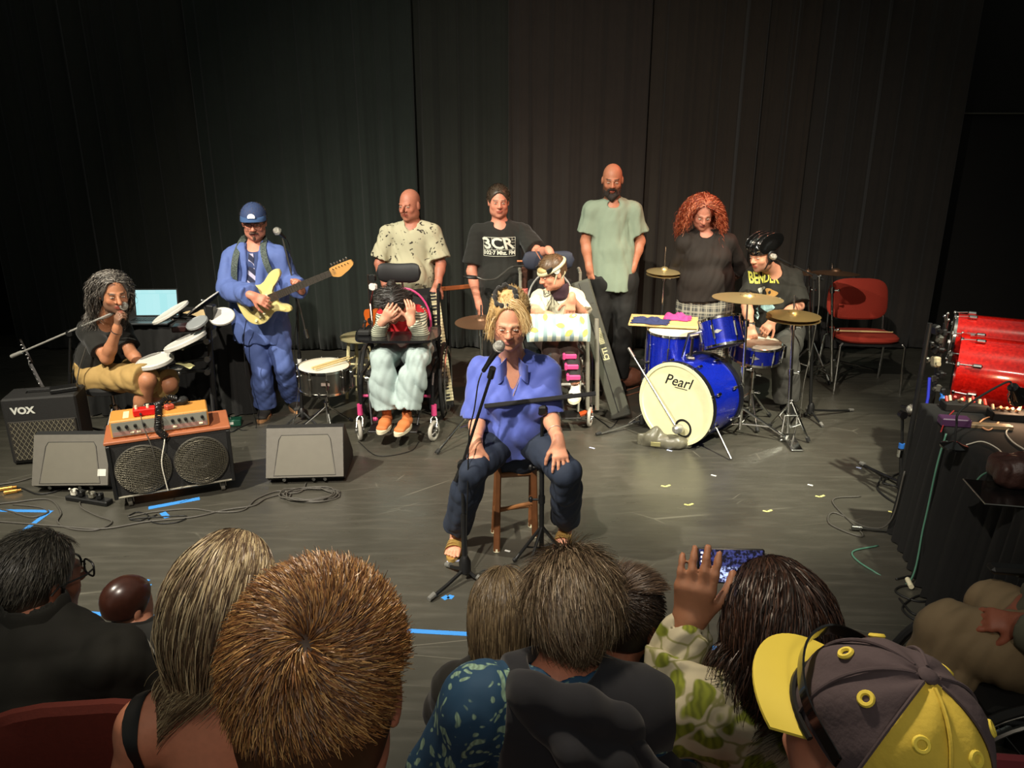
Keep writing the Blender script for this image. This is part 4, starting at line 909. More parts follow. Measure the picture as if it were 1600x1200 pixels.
# ---------------------------------------------------------------- singer's mic stand beside the blue suit
bs = V3(G(473, 656)[0], G(473, 656)[1], 0); jt = P(463, 458, bs[1])
t = thing('microphone_stand', 'boom microphone stand right of the man in the blue suit', 'microphone stand', bs)
b = MB(); b.lathe([(.012, .02), (.034, .03), (.034, .07), (.014, .1)], bs, n=18); b.build('hub', BLK, t)
b = MB(); b.cyl(bs+V3(0, 0, .06), jt, .009); b.cyl(bs+V3(0, 0, .06), bs*.45+jt*.55, .0135); b.build('pole', BLK, t); b = MB(); pz = bs*.55+jt*.45; b.cyl(pz, pz+V3(0, 0, .045), .017); b.build('collar', mat('white_plastic', '#d8d8d0', .4), t)
legs3(t, bs+V3(0, 0, .07), [G(436, 676), G(503, 672), G(478, 642)], .008, STEEL, tip=False)
a_, c_ = P(480, 528, bs[1]-.02), P(441, 372, bs[1]-.05); b = MB(); b.tube([a_, c_], .006, 8); b.cyl(a_, a_+(c_-a_)*.09, .013); b.build('boom', STEEL, t); b = MB(); b.cyl(jt-V3(.02, 0, 0), jt+V3(.02, 0, 0), .018); b.build('clamp', BLK, t)
t = thing('microphone', 'silver ball microphone at the chin of the man in the blue suit', 'microphone', P(434, 361, bs[1]-.05)); mic(t, P(446, 372, bs[1]-.02), P(433, 361, bs[1]-.07), r=.013, head=.027)
cord('microphone_cable', [P(447, 372, bs[1]-.02), P(453, 390, bs[1]), P(456, 430, bs[1]-.03), P(466, 470, bs[1]-.03), P(460, 540, bs[1]-.03), P(466, 610, bs[1]-.05), P(455, 650, bs[1]-.2)*V3(1, 1, 0)+V3(0, 0, .006)], .003, CABLEB, "black cable twisting down the blue-suited man's microphone stand")
gp = G(366, 664); t = thing('effects_pedal', "small green effects pedal on the floor at the guitarist's feet", 'effects pedal', gp, .2); MP_ = place(gp, .2); b = MB(MP_); b.box((0, 0, .027), (.11, .09, .05), bev=.006); b.build('case', mat('green_enamel', '#1f5b45', .4), t); b = MB(MP_); b.cyl((-.02, 0, .052), (-.02, 0, .066), .009); b.build('switch', CHROME, t)
b = MB(MP_); b.box((-.02, -.046, .03), (.05, .002, .02)); b.build('sticker', mat('sticker', '#d8d6ca'), t)
# ---------------------------------------------------------------- silver snare and stool
def drum(name, label, cat, c, axis, r, h, shell, head=None, lugs=8, group=None, rimm=CHROME, bottom=None, parts=True, lug_len=None, hoop=.006, hoopm=None):
    """c = centre of the shell, axis points to the playing side"""
    ax = unit(axis); c = np.asarray(c, float); t = thing(name, label, cat, c-ax*0, group=group); x, y, z = frame_from(ax)
    b = MB(); b.lathe([(r*.97, -h/2), (r, -h/2+.004), (r, h/2-.004), (r*.97, h/2)], c, ax, 48); b.build('shell', shell, t)
    for sg, mm in ((1, head or mat('drum_head', '#e9e4cf', .5, var=.05, scale=5)), (-1, bottom or mat('clear_head', '#5a4e48', .35))):
        q = MB(); q.lathe([(0, sg*(h/2+.002)), (r*.7, sg*(h/2+.0025)), (r*.96, sg*(h/2+.001)), (r*1.0, sg*(h/2-.004))], c, ax, 44); hd = q.build('drum_head', mm, t)
        q = MB(); q.lathe([(r*1.01, sg*(h/2-.012)), (r*1.035, sg*(h/2-.010)), (r*1.035, sg*(h/2+.006)), (r*1.01, sg*(h/2+.008)), (r*.985, sg*(h/2+.006)), (r*.985, sg*(h/2-.0))], c, ax, 44) if hoop < .01 else q.lathe([(r*1.01, sg*(h/2-.03)), (r*1.05, sg*(h/2-.03)), (r*1.05, sg*(h/2+.012)), (r*.985, sg*(h/2+.012)), (r*.985, sg*(h/2-.002))], c, ax, 48); q.build('hoop', hoopm or rimm, t)
    for i in range(lugs):
        a = (i+.5)/lugs*2*math.pi; d = math.cos(a)*x+math.sin(a)*y; q = MB(); ll = lug_len or h*.55; p = c+d*(r+.008)
        if lug_len: 
            for sg in (-1, 1):
                if sg > 0: q.build('lug', CHROME, t); q = MB()
                q.box(c+d*(r+.012)+ax*sg*(h/2-.085), (.022, .02, .05), np.array((np.cross(ax, d), d, ax)), bev=.006); q.cyl(c+d*(r+.016)+ax*sg*(h/2-.06), c+d*(r*1.05)+ax*sg*(h/2+.014), .0035, n=6); q.box(c+d*(r*1.055)+ax*sg*(h/2+.008), (.024, .014, .016), np.array((np.cross(ax, d), d, ax)), bev=.003)
        else: q.box(p+d*.004, (.018, .02, ll), np.array((np.cross(ax, d), d, ax)), bev=.006); q.cyl(p+d*.004-ax*h*.5, p+d*.004+ax*h*.5, .0035, n=6); q.ell(p+d*.004+ax*(h/2+.004), (.006,)*3, nu=8, nv=6)
        q.build('lug', CHROME, t)
    return t
SN = V3(P(508, 600, 5.2)[0], 5.2, P(508, 570, 5.2)[2]-.09); SNR = .183
t = drum('snare_drum', 'silver snare drum with two sticks on it, on a chrome stand', 'drum', SN, (0.02, -.03, 1), SNR, .165, mat('steel_shell', '#7d7b74', .22, .9, var=.25, scale=8), lugs=10)
b = MB(); b.box(SN+V3(SNR+.02, -.04, 0), (.025, .05, .12), bev=.006); b.build('strainer', CHROME, t)
b = MB(); b.box(SN+V3(.05, -SNR-.003, 0), (.06, .004, .02)); b.build('badge', mat('badge', '#b6a49a', .3, .5), t)
sb = V3(SN[0], SN[1], 0); t = thing('drum_stand', 'chrome basket stand carrying the silver snare drum', 'stand', sb)
b = MB(); b.cyl(sb+V3(0, 0, .07), sb+V3(0, 0, SN[2]-.12), .011); b.lathe([(.012, .18), (.02, .19), (.02, .22), (.012, .23)], sb, n=12); b.ell(sb+V3(.02, -.02, .30), (.015,)*3, nu=10, nv=8); b.build('pole', CHROME, t)
for a in (.5, 2.6, 4.7): b = MB(); hp = sb+V3(0, 0, SN[2]-.125); e_ = SN+V3(SNR*math.cos(a), SNR*math.sin(a), -.088); b.tube([hp, e_-V3(0, 0, .01), e_+V3(0, 0, .02)], .006, 8); b.build('basket_arm', CHROME, t)
legs3(t, sb+V3(0, 0, .2), [sb+V3(.22*math.cos(a), .22*math.sin(a), 0) for a in (.9, 3.0, 5.1)], .008, CHROME)
WOODS = mat('stick_wood', '#dcc389', .5, var=.1, scale=40)
def stick(a, c, label, group=None):
    a = np.asarray(a, float); c = np.asarray(c, float); L = np.linalg.norm(c-a); d = unit(c-a); b = MB(); b.lathe([(.003, 0), (.0075, .004), (.0078, L*.6), (.0045, L*.93), (.003, L*.965), (.0055, L*.98), (.004, L-.002), (0, L)], a, d, 12); return tag(b.build('drumstick', WOODS, None, base=a), label, 'drumstick', group)
zs = SN[2]+.099
stick(V3(SN[0]-.03, SN[1]-.14, zs), V3(SN[0]+.19, SN[1]+.12, zs+.012), 'pale drumstick lying across the silver snare, front one', 'sticks on the silver snare'); stick(V3(SN[0]-.06, SN[1]-.11, zs), V3(SN[0]+.16, SN[1]+.15, zs+.012), 'pale drumstick lying across the silver snare, rear one', 'sticks on the silver snare')
CRM = mat('cream_wood', '#d8ce9c', .5, var=.08, scale=10); stc = V3(P(566, 525, 6.0)[0], 6.0, 0); sz = P(560, 524, 6.0)[2]
t = thing('stool', 'round cream wooden stool behind the left wheelchair', 'stool', stc); b = MB(place(stc)); b.lathe([(.165, sz-.028), (.18, sz-.02), (.18, sz-.006), (.17, sz), (0, sz)], n=40); b.build('seat', CRM, t)
for a in (.6, 2.2, 3.75, 5.3):
    b = MB(place(stc)); b.tube([(.12*math.cos(a), .12*math.sin(a), sz-.028), (.17*math.cos(a), .17*math.sin(a), 0)], .014, 10); b.build('leg', CRM, t)
for zr in (.2, .3):
    for q in range(4):
        a, a2 = [(.6, 2.2, 3.75, 5.3)[(q+i) % 4] for i in (0, 1)]; rr = .12+.05*(1-zr/sz); b = MB(place(stc)); b.tube([(rr*math.cos(a), rr*math.sin(a), zr+.02*(q % 2)), (rr*math.cos(a2), rr*math.sin(a2), zr+.02*(q % 2))], .008, 8); b.build('rung', CRM, t)
ORW = mat('orange_lacquer', '#c05a20', .3, var=.15, scale=14)
uo = V3(stc[0]+.10, stc[1]-.02, sz); t = thing('ukulele', 'orange lacquered ukulele standing on the cream stool', 'ukulele', uo)
q = spline([(0, .0), (.06, .005), (.088, .045), (.08, .09), (.055, .12), (.058, .15), (.066, .18), (.05, .215), (0, .225)], 6); pl = np.vstack([q, (q*V3(-1, 1, 0)[:2])[::-1][1:-1]])
b = MB(place(uo, R(-35))); b.prism(pl, (0, .035, .002), (1, 0, 0), (0, 0, 1), .07); b.build('body', ORW, t)
b = MB(place(uo, R(-35))); b.prism([(.028*math.cos(a), .028*math.sin(a)+.13) for a in np.arange(20)/20*6.283], (0, -.0352, 0), (1, 0, 0), (0, 0, 1), .001); b.build('sound_hole', MATTE, t)
b = MB(place(uo, R(-35))); b.box((0, -.01, .33), (.035, .02, .24)); b.box((0, -.01, .47), (.055, .014, .07), bev=.006); b.build('neck', mat('dark_rosewood', '#2a211c'), t)
# ================================================================= wheelchairs
def wheel(name, t, c, ax, r, tyre, rim, spokes=0, tr=.016, mt=RUB, mr=STEEL, hub=.03, push=0):
    b = MB(); b.torus(c, ax, r-tr, tr, 44, 8); w_ = b.build(name, mt, t)
    b = MB(); b.torus(c, ax, r-tr*2.1, tr*.55, 40, 6); b.cyl(np.asarray(c)-unit(ax)*.03, np.asarray(c)+unit(ax)*.03, hub, n=14); rm = b.build('rim', mr, w_)
    x, y, z = frame_from(ax); b = MB()
    if spokes:
        for i in range(spokes): a = 2*math.pi*i/spokes; o_ = (i % 2-.5)*.04; b.cyl(c+z*o_+hub*(math.cos(a+.5*(-1)**i)*x+math.sin(a+.5*(-1)**i)*y), c+(r-2.4*tr)*(math.cos(a)*x+math.sin(a)*y), .0014 if spokes > 8 else .007, n=5)
        b.build('spokes', mr, rm)
    if push: b = MB(); b.torus(c+z*push, ax, r*.86, .008, 44, 6); b.build('push_rim', mr, w_)
    return w_
PINK = mat('pink_enamel', '#d0447c', .35, var=.05); GREYW = mat('grey_tyre', '#a8a59a', .6); FRM = mat('frame_black', '#202022', .3, .3)
def wheelchair(loc, a, label, trim, cast=GREYW, hw=.255, headrest=None, tray=False, frame=FRM, seatz=.50, depth=.42, plates=True, wy=.18):
    t = thing('wheelchair', label, 'wheelchair', loc, a); M = place(loc, a); W = lambda *p: np.asarray(loc)+rotz(a).T@V3(*p)
    b = MB(M); b.box((0, .0, seatz-.03), (hw*1.8, depth, .05), bev=.02); b.build('seat', MATTE, t)
    b = MB(M); b.box((0, depth/2+.02, seatz+.23), (hw*1.5, .05, .46), np.array(((1, 0, 0), (0, .98, -.17), (0, .17, .98))), bev=.02); bk = b.build('backrest', MATTE, t)
    b = MB(M); pts = [(hw*.78*math.cos(x), depth/2+.0, seatz+.26+.26*math.sin(x)) for x in np.linspace(-.6, math.pi+.6, 26)]; b.tube(pts, .008, 6); b.build('piping', trim, bk)
    if headrest is not None:
        hz, hx, hwid, hcol, hy = headrest; b = MB(M); n = 20; g = []
        for i in range(n+1):
            u = -1+2*i/n; row = []
            for k in range(17):
                v_ = 2*math.pi*k/16; hh = .068*(1-abs(u)**5)**.5*(1+.18*u*u)+.003; row.append((hx+u*hwid, hy-.035*(u*u)+.028*math.cos(v_)*(1-abs(u)**6)**.5, hz+hh*math.sin(v_)+.012*u*u))
            g.append(row)
        b.grid(g); b.build('headrest', hcol, t); b = MB(M); b.tube([(hx, hy+.03, hz), (hx, depth/2+.09, hz-.08), (0, depth/2+.08, seatz+.3)], .009, 8); b.build('headrest_bar', CHROME, t)
    for sg in (-1, 1):
        wheel('rear_wheel', t, W(sg*(hw+.035), wy, .29), W(1, 0, 0)-W(0, 0, 0), .29, 0, 0, 14, .014, push=sg*.03)
        b = MB(M); b.tube([(sg*hw, depth/2+.05, seatz+.5), (sg*hw, depth/2, seatz+.1), (sg*hw, depth/2-.02, .29)], .013, 8); b.tube([(sg*hw, depth/2, seatz-.02), (sg*hw, -depth/2-.0, seatz-.02), (sg*hw, -depth/2-.06, seatz-.08), (sg*hw, -depth/2-.08, .22)], .013, 8); b.tube([(sg*hw, depth/2, .24), (sg*hw, -depth/2-.04, .24)], .011, 8); b.tube([(sg*hw, depth/2+.05, seatz+.5), (sg*hw, depth/2+.14, seatz+.52)], .014, 8); b.build('side_frame', frame, t)
        b = MB(M); b.tube([(sg*hw, depth/2, seatz+.2), (sg*hw, -.0, seatz+.22)], .011, 8); b.box((sg*hw, .05, seatz+.235), (.05, .28, .025), bev=.01); b.build('armrest', BLK, t)
        cz = W(sg*(hw+.01), -depth/2-.14, .075); cw = wheel('caster_wheel', t, cz, W(1, -.35*sg, 0)-W(0, 0, 0), .075, 0, 0, 5, .014, cast, STEEL, .02)
        b = MB(M); b.cyl((sg*(hw+.01), -depth/2-.08, .17), (sg*(hw+.01), -depth/2-.08, .25), .02); b.build('fork_housing', trim, t)
        b = MB(M); b.tube([(sg*(hw+.01)+.022, -depth/2-.14, .075), (sg*(hw+.01)+.02, -depth/2-.1, .15), (sg*(hw+.01), -depth/2-.08, .17)], .007, 6); b.tube([(sg*(hw+.01)-.022, -depth/2-.14, .075), (sg*(hw+.01)-.02, -depth/2-.1, .15), (sg*(hw+.01), -depth/2-.08, .17)], .007, 6); b.build('fork', STEEL, t)
        if plates: b = MB(M); b.tube([(sg*hw*.8, -depth/2-.04, seatz-.06), (sg*hw*.62, -depth/2-.2, .14)], .009, 8); b.build('leg_hanger', frame, t); b = MB(M); b.box((sg*hw*.36, -depth/2-.22, .125), (hw*.62, .17, .012), bev=.004); b.build('footplate', BLK, t)
    b = MB(M); b.tube([(-hw, 0, .3), (hw, 0, .36)], .01, 8); b.build('cross_brace', frame, t)
    b = MB(M); b.tube([(-hw, -depth/2-.04, .3), (hw, -depth/2-.04, .3)], .011, 8); b.build('front_bar', trim, t)
    return t, W
w1 = V3(-.815, 5.36, 0); W1t, W1 = wheelchair(w1, -.02, 'wheelchair with pink trim, a black tray and a big black headrest, left one', PINK, headrest=(1.105, -.02, .165, mat('headrest_black', '#1b1a1c', .65), .2), seatz=.47)
TRZ = .755
b = MB(); q = spline([(-1.10, 5.17), (-1.06, 4.98), (-.95, 4.93), (-.62, 4.93), (-.53, 4.98), (-.50, 5.12), (-.52, 5.30), (-.64, 5.31), (-.70, 5.20), (-.95, 5.20), (-1.0, 5.31), (-1.09, 5.30), (-1.10, 5.17)], 5)[:-1]; b.prism(q, (0, 0, TRZ-.018), (1, 0, 0), (0, 1, 0), .018); b.build('tray', mat('tray_black', '#1a1a1c', .22, coat=.4), W1t)
b = MB(); jp = P(570, 530, 5.08); jp[2] = TRZ; b.box(jp+V3(.0, 0, .02), (.09, .07, .04), bev=.01); b.cyl(jp+V3(0, 0, .04), jp+V3(.01, 0, .09), .008); b.ell(jp+V3(.01, 0, .095), (.013,)*3, nu=10, nv=8); b.build('joystick', RUB, W1t)
for px, py, nm in ((582, 434, 'speech_switch'), (583, 448, 'clamp')):
    b = MB(); c_ = P(px, py, 5.5); b.box(c_, (.06, .04, .05), bev=.012); b.cyl(c_-V3(0, .03, 0), c_+V3(0, .03, 0), .022); b.build(nm, BLK if py < 440 else mat('white_plastic', '#d8d8d0'), W1t)
b = MB(); b.tube([P(583, 450, 5.5), P(578, 475, 5.5), P(582, 510, 5.4), P(588, 540, 5.3)], .008, 8); b.build('switch_arm', CHROME, W1t)
b = MB(); b.box(P(585, 655, 5.08), (.05, .03, .03), bev=.01); b.build('brake_lever', PINK, W1t)
w2 = V3(.315, 5.62, 0); W2t, W2 = wheelchair(w2, .06, 'silver-framed wheelchair holding the person in the white shirt with a bow, behind the singer', mat('grey_metal', '#9b9a94'), hw=.235, headrest=(1.16, -.03, .20, mat('headrest_navy', '#252a3a', .7), .17), frame=mat('satin_frame', '#a4a193', .35, .5), seatz=.55)
for px in (918, 933): b = MB(); b.tube([P(px-1, 498, 5.32), P(px, 560, 5.30), P(px, 640, 5.28)], .016, 10); b.build('front_tube', mat('satin_frame', '#a4a193'), W2t)
b = MB(); b.tube([P(905, 648, 5.28), P(925, 641, 5.28)], .02, 8); b.build('reflector', mat('orange_reflector', '#e2622c', .4), W2t)
# ---------------------------------------------------------------- keyboards leaning upright, rail, boxes
def upright_box(t, base_px, top_px, Yb, Yt, wid, th, name, m, nrm=(0, -1, .1)):
    a, c = P(*base_px, Yb), P(*top_px, Yt); z = unit(c-a); y = -unit(np.asarray(nrm)-z*np.dot(nrm, z)); x = np.cross(y, z); F = np.array((x, y, z)); L = np.linalg.norm(c-a)
    if t is None: return a, F, L
kbase = G(697, 640); kbase[1] = 5.62; a_ = V3(P(690, 633, 5.62)[0], 5.62, .0); c_ = P(664, 455, 5.9)
z = unit(c_-a_); y = unit(V3(-.25, .97, 0)-z*np.dot((-.25, .97, 0), z)); x = np.cross(y, z); F = np.array((x, y, z)); L = np.linalg.norm(c_-a_); a_ = a_+z*.02
t = thing('electric_piano', 'electric piano standing on its end, keys facing the audience, beside the left wheelchair', 'keyboard', a_)
o_ = lambda u, v_, w_: a_+u*x+v_*y+w_*z
b = MB(); b.box(o_(0, 0, L/2), (.20, .08, L), F, bev=.006); b.build('body', mat('piano_black', '#19181a', .4), t)
b = MB(); b.box(o_(.062, -.043, L/2-.01), (.07, .012, L*.95), F, bev=.003); kb = b.build('keybed', MATTE, t)
nk = 34
for i in range(nk): b = MB(); b.box(o_(.066, -.053, .05+(L-.1)*(i+.5)/nk), (.068, .014, (L-.1)/nk*.9), F, bev=.002); b.build('white_key', mat('key_ivory', '#d9cfa8', .35, var=.04), kb)
for i in range(nk):
    if i % 7 in (2, 6): continue
    b = MB(); b.box(o_(.052, -.063, .05+(L-.1)*(i+1)/nk), (.042, .012, (L-.1)/nk*.55), F, bev=.002); b.build('black_key', BLK, kb)
a_ = V3(P(974, 645, 5.4)[0], 5.42, .0); c_ = P(908, 445, 5.68); z = unit(c_-a_); y = unit(V3(.12, .98, 0)-z*np.dot((.12, .98, 0), z)); x = np.cross(y, z); F = np.array((x, y, z)); L = np.linalg.norm(c_-a_)*1.0
a_ = a_+z*.03; o_ = lambda u, v_, w_: a_+u*x+v_*y+w_*z
t = thing('electric_keyboard', 'long black keyboard leaning on its end between the right wheelchair and the drums', 'keyboard', a_)
b = MB(); b.box(o_(0, 0, L/2), (.145, .07, L), F, bev=.008); bd = b.build('body', mat('keyboard_black', '#4c4d44', .4), t)
b = MB(); b.box(o_(-.01, -.0355, L/2), (.006, .003, L*.97), F); b.build('groove', BLK, bd)
b = MB(); b.box(o_(.03, -.037, L*.9), (.05, .004, .16), F); b.build('control_panel', mat('panel_grey', '#4a4b44', .4), bd)
v_, f_ = text_mesh('IIIIIIIIII  LLCJ', .05, bold=.002); decal('lettering', v_, f_, o_(.025, -.036, L*.53), -z, x, mat('letter_cream', '#b9b58f', .5), bd, .001)
b = MB(); b.box(o_(.0, -.0, .02), (.15, .08, .05), F, bev=.01); b.build('end_cap', mat('panel_grey', '#4a4b44'), bd)
rl = P(684, 452, 6.0); t = thing('copper_bar', 'copper-coloured bar running level behind the man in the black T-shirt', 'bar', rl); b = MB(); b.box((P(684, 452, 6.0)+P(770, 444, 6.25))/2, (np.linalg.norm(P(770, 444, 6.25)-P(684, 452, 6.0)), .03, .035), np.array((lambda d: (d, unit(np.cross((0, 0, 1), d)), np.cross(d, unit(np.cross((0, 0, 1), d)))))(unit(P(770, 444, 6.25)-P(684, 452, 6.0)))), bev=.005); b.build('bar', mat('copper', '#b5683f', .3, .4), t)
for px, Y_ in ((700, 6.03), (765, 6.23)): b = MB(); c_ = P(px, 450, Y_); b.cyl(V3(c_[0], c_[1], 0), c_-V3(0, 0, .02), .012); b.build('upright', BLK, t)
bx = P(818, 440, 5.98); t = thing('speech_device', 'brown and pink boxed device on a pole between the black T-shirt and the navy headrest', 'device', V3(bx[0], 5.98, 0))
b = MB(); b.box(P(819, 432, 5.98), (.085, .05, .19), np.array(frame_from((.05, 0, 1))), bev=.006); b.build('case', mat('mottled_brown', '#4a2c20', .45, var=.5, scale=70), t)
b = MB(); b.tube([P(808, 408, 5.95), P(828, 408, 5.95), P(828, 420, 5.95)], .008, 8); b.build('handle', mat('copper', '#b5683f'), t); b = MB(); b.box(P(817, 456, 5.94), (.10, .04, .055), bev=.006); b.build('pink_panel', mat('pink_panel', '#e07a70', .4), t)
b = MB(); c_ = P(817, 462, 5.98); b.cyl(V3(c_[0], c_[1]+.0, 0), c_, .013); b.build('pole', BLK, t)
b = MB(); q = [P(837, 389, 5.80), P(858, 398, 5.8), P(846, 415, 5.78), P(828, 401, 5.78)]
t = thing('flexible_arm', 'thin black bendy arm reaching from the elbow cuff to the boxed device', 'flexible arm', P(744, 433, 5.72)); b.M = None; b = MB(); b.tube(spline([P(745, 433, 5.72), P(757, 437, 5.72), P(773, 436, 5.76), P(786, 427, 5.8), P(800, 417, 5.85), P(822, 415, 5.88), P(840, 412, 5.88)], 8), .0075, 8); b.build('gooseneck', mat('dark_steel', '#5c5c58', .3, .7), t)
b = MB(); b.torus(P(736, 433, 5.78), (.1, .1, 1), .05, .012, 28, 8); b.build('cuff', BLK, t)
# cymbal on a stand behind the singer
BRZ = mat('bronze', '#b39660', .34, .8, var=.15, scale=6); BRZD = mat('dark_bronze', '#7a5c46', .42, .7, var=.2, scale=6); BRZL = mat('bright_bronze', '#d9c08a', .32, .75, var=.12, scale=5)
def cymbal(t, c, nrm, r, m, name='cymbal', two=False):
    for q in range(2 if two else 1):
        n = unit(nrm); s_ = -1 if q else 1; cc = np.asarray(c)-n*(.025 if q else 0); b = MB(); b.lathe([(r, 0), (r*.75, .008*s_), (r*.5, .014*s_), (r*.22, .018*s_), (r*.19, .030*s_), (r*.1, .038*s_), (.006, .040*s_), (.006, .037*s_), (r*.1, .034*s_), (r*.18, .027*s_), (r*.21, .0155*s_), (r*.5, .0118*s_), (r*.75, .0058*s_), (r, -.002*s_)], cc, n, 56)
        cy = b.build(name, m, t, sharp=25)
        b = MB()
        for rr in np.linspace(.3, .93, 9): b.torus(cc+n*(.0176-.0185*max(0, rr-.22)/.78*1.02+.0003)*s_, n, r*rr, .0005, 48, 4)
        b.build('lathe_groove_rings', m, cy)
def cstand(name, label, cat, base, top, feet, r=.0105, m=CHROME, brace=True, cym=None, hub=.32):
    base = np.asarray(base, float); t = thing(name, label, cat, base); ax = unit(np.asarray(top)-base-V3(0, 0, .06)); b = MB(); p0 = base+V3(0, 0, .06); L = np.linalg.norm(np.asarray(top)-p0)
    b.cyl(p0, p0+ax*L*.45, r*1.35); b.cyl(p0+ax*L*.42, p0+ax*L*.8, r); b.cyl(p0+ax*L*.75, p0+ax*L, r*.6); b.build('pole', m, t)
    for k_ in (.45, .78): b = MB(); c_ = p0+ax*L*k_; b.cyl(c_-ax*.022, c_+ax*.022, r*1.9, n=12); b.cyl(c_, c_+V3(.045, -.01, 0), .006, n=8); b.ell(c_+V3(.05, -.01, 0), (.013, .008, .013), nu=10, nv=6); b.build('clamp', m, t)
    for f_ in feet:
        f_ = np.asarray(f_, float); b = MB(); h_ = base+V3(0, 0, hub); b.tube([h_, f_+V3(0, 0, .012)], .009, 8)
        if brace: b.tube([base+V3(0, 0, .10), (h_*.45+f_*.55)+V3(0, 0, .004)], .007, 8); 
        lg = b.build('leg', m, t); d = unit(f_-h_); b = MB(); b.cyl(f_-d*.03+V3(0, 0, .014), f_+V3(0, 0, .014), .015, n=10); b.build('rubber_foot', RUB, lg)
    return t
cb = V3(P(752, 600, 5.15)[0], 5.15, 0); ct = P(752, 503, 5.15); t = cstand('cymbal_stand', 'brown cymbal on a chrome stand just behind the blonde singer', 'cymbal', cb, ct+V3(0, 0, .12), [G(682, 711), G(790, 690), G(760, 655)], hub=.26); cymbal(t, ct, (-.02, -.05, 1), .185, BRZD)
# ---------------------------------------------------------------- blue drum kit
def blue_shell():
    m = bpy.data.materials.new('blue_sparkle'); tt, N, L, b = nt(m); tc = N.new('ShaderNodeTexCoord'); no = N.new('ShaderNodeTexNoise'); no.inputs['Scale'].default_value = 220; no.inputs['Detail'].default_value = 3; L.new(tc.outputs['Object'], no.inputs['Vector'])
    r = ramp(N, [(.35, sx('#08158c')), (.7, sx('#1633cc'))]); L.new(no.outputs['Fac'], r.inputs[0]); L.new(r.outputs[0], b.inputs['Base Color']); b.inputs['Roughness'].default_value = .25; b.inputs['Metallic'].default_value = .25; b.inputs['Coat Weight'].default_value = .8; b.inputs['Coat Roughness'].default_value = .08; return m
BLU = blue_shell(); WHEAD = mat('white_head', '#e6e4cf', .45, var=.04, scale=4)
A_ = R(45); dax = V3(math.sin(A_), math.cos(A_), 0); f0 = G(1052, 693); BR = .285; bc = V3(f0[0], f0[1], BR+.012)+dax*.19
BD = drum('bass_drum', 'big blue bass drum with a white Pearl front head', 'drum', bc, -dax, BR, .38, BLU, WHEAD, 8, lug_len=.06, hoop=.02, hoopm=mat('hoop_blue_black', '#15161c', .3), bottom=mat('drum_head', '#e9e4cf'))
fcn = bc-dax*.194; rt = unit(np.cross(dax, (0, 0, 1))); upv = V3(0, 0, 1)
b = MB(); b.lathe([(BR*1.0, -.002), (BR*1.045, -.002), (BR*1.045, .014), (BR*.965, .014), (BR*.955, .004)], fcn, -dax, 56); b.build('front_hoop', mat('hoop_cream', '#e4e0b4', .4), BD)
v_, f_ = text_mesh('Pearl', .105, shear=.35, bold=.0005); decal('logo', v_, f_, fcn+upv*.165+rt*.005, rt, upv, BLK, BD, .006)
b = MB(); b.box(fcn+upv*.122+rt*.035-dax*.006, (.10, .001, .005), np.array((rt, dax, upv))); b.build('logo_underline', BLK, BD)
pc_ = fcn+rt*.075-upv*.16; b = MB(); b.lathe([(.052, 0), (.068, .0), (.068, .004), (.052, .004), (.052, 0)], pc_-dax*.0015, -dax, 36); b.build('port_ring', BLK, BD); b = MB(); b.lathe([(0, .0), (.053, .0)], pc_-dax*.0028, -dax, 30); b.build('port_hole', MATTE, BD)
for sg in (-1, 1): b = MB(); p = bc-dax*.1+rt*sg*.25; p[2] = .2; b.tube([p, V3(*(bc-dax*.17+rt*sg*.44)[:2], .012)], .008, 8); b.box(p, (.04, .04, .05), bev=.008); b.build('spur', CHROME, BD)
ntm = MB(); ntm.box(bc+upv*(BR+.015)-dax*.05, (.06, .06, .03), bev=.008); ntm.tube([bc+upv*BR-dax*.05, bc+upv*(BR+.16)-dax*.04], .012, 10); ntm.build('tom_mount', CHROME, BD)
tc_ = P(1128, 519, 5.10); tax = unit(V3(-.18, .42, 1.0))
T1 = drum('rack_tom', 'small blue tom tilted above the bass drum', 'drum', tc_, tax, .135, .19, BLU, WHEAD, 6, bottom=mat('clear_head', '#5a4e48', .35))
b = MB(); b.tube([tc_+V3(-.135, .02, 0), tc_+V3(-.22, .03, -.02), tc_+V3(-.25, .05, -.2)], .011, 8); b.build('tom_arm', CHROME, T1)
def badge(t, c, ax, r, d, m=mat('badge', '#b6a49a')):
    d = unit(d-ax*np.dot(d, ax)); x = np.cross(d, ax); b = MB(); b.prism([(-.035, 0), (0, .014), (.035, 0), (0, -.014)], c+d*(r+.0005), x, ax, .004 if np.dot(np.cross(x, ax), d) > 0 else -.004); b.build('badge', mat('silver_badge', '#c9c9c4', .3, .7), t)
badge(T1, tc_, tax, .135, V3(-.45, -1, 0))
sc_ = V3(*P(1181, 547, 5.36)); sax = unit(V3(.05, -.10, 1)); SB = drum('snare_drum', 'blue snare drum in front of the seated drummer', 'drum', sc_, sax, .178, .125, BLU, WHEAD, 8); badge(SB, sc_, sax, .178, V3(-.35, -1, 0))
b = MB(); b.box(sc_+V3(.19, -.04, -.0), (.03, .05, .10), bev=.007); b.build('strainer', CHROME, SB)
fb = V3(sc_[0]-.0, sc_[1], 0); t = cstand('drum_stand', 'chrome stand under the blue snare drum', 'stand', fb, sc_-V3(0, 0, .10), [fb+V3(-.2, .12, 0), fb+V3(.2, .12, 0), fb+V3(.0, -.22, 0)], brace=False, hub=.25)
for a in (.5, 2.6, 4.7): b = MB(); e_ = sc_+V3(.178*math.cos(a), .178*math.sin(a), -.066); b.tube([sc_-V3(0, 0, .11), e_-V3(0, 0, .01), e_+V3(0, 0, .02)], .006, 8); b.build('basket_arm', CHROME, t)
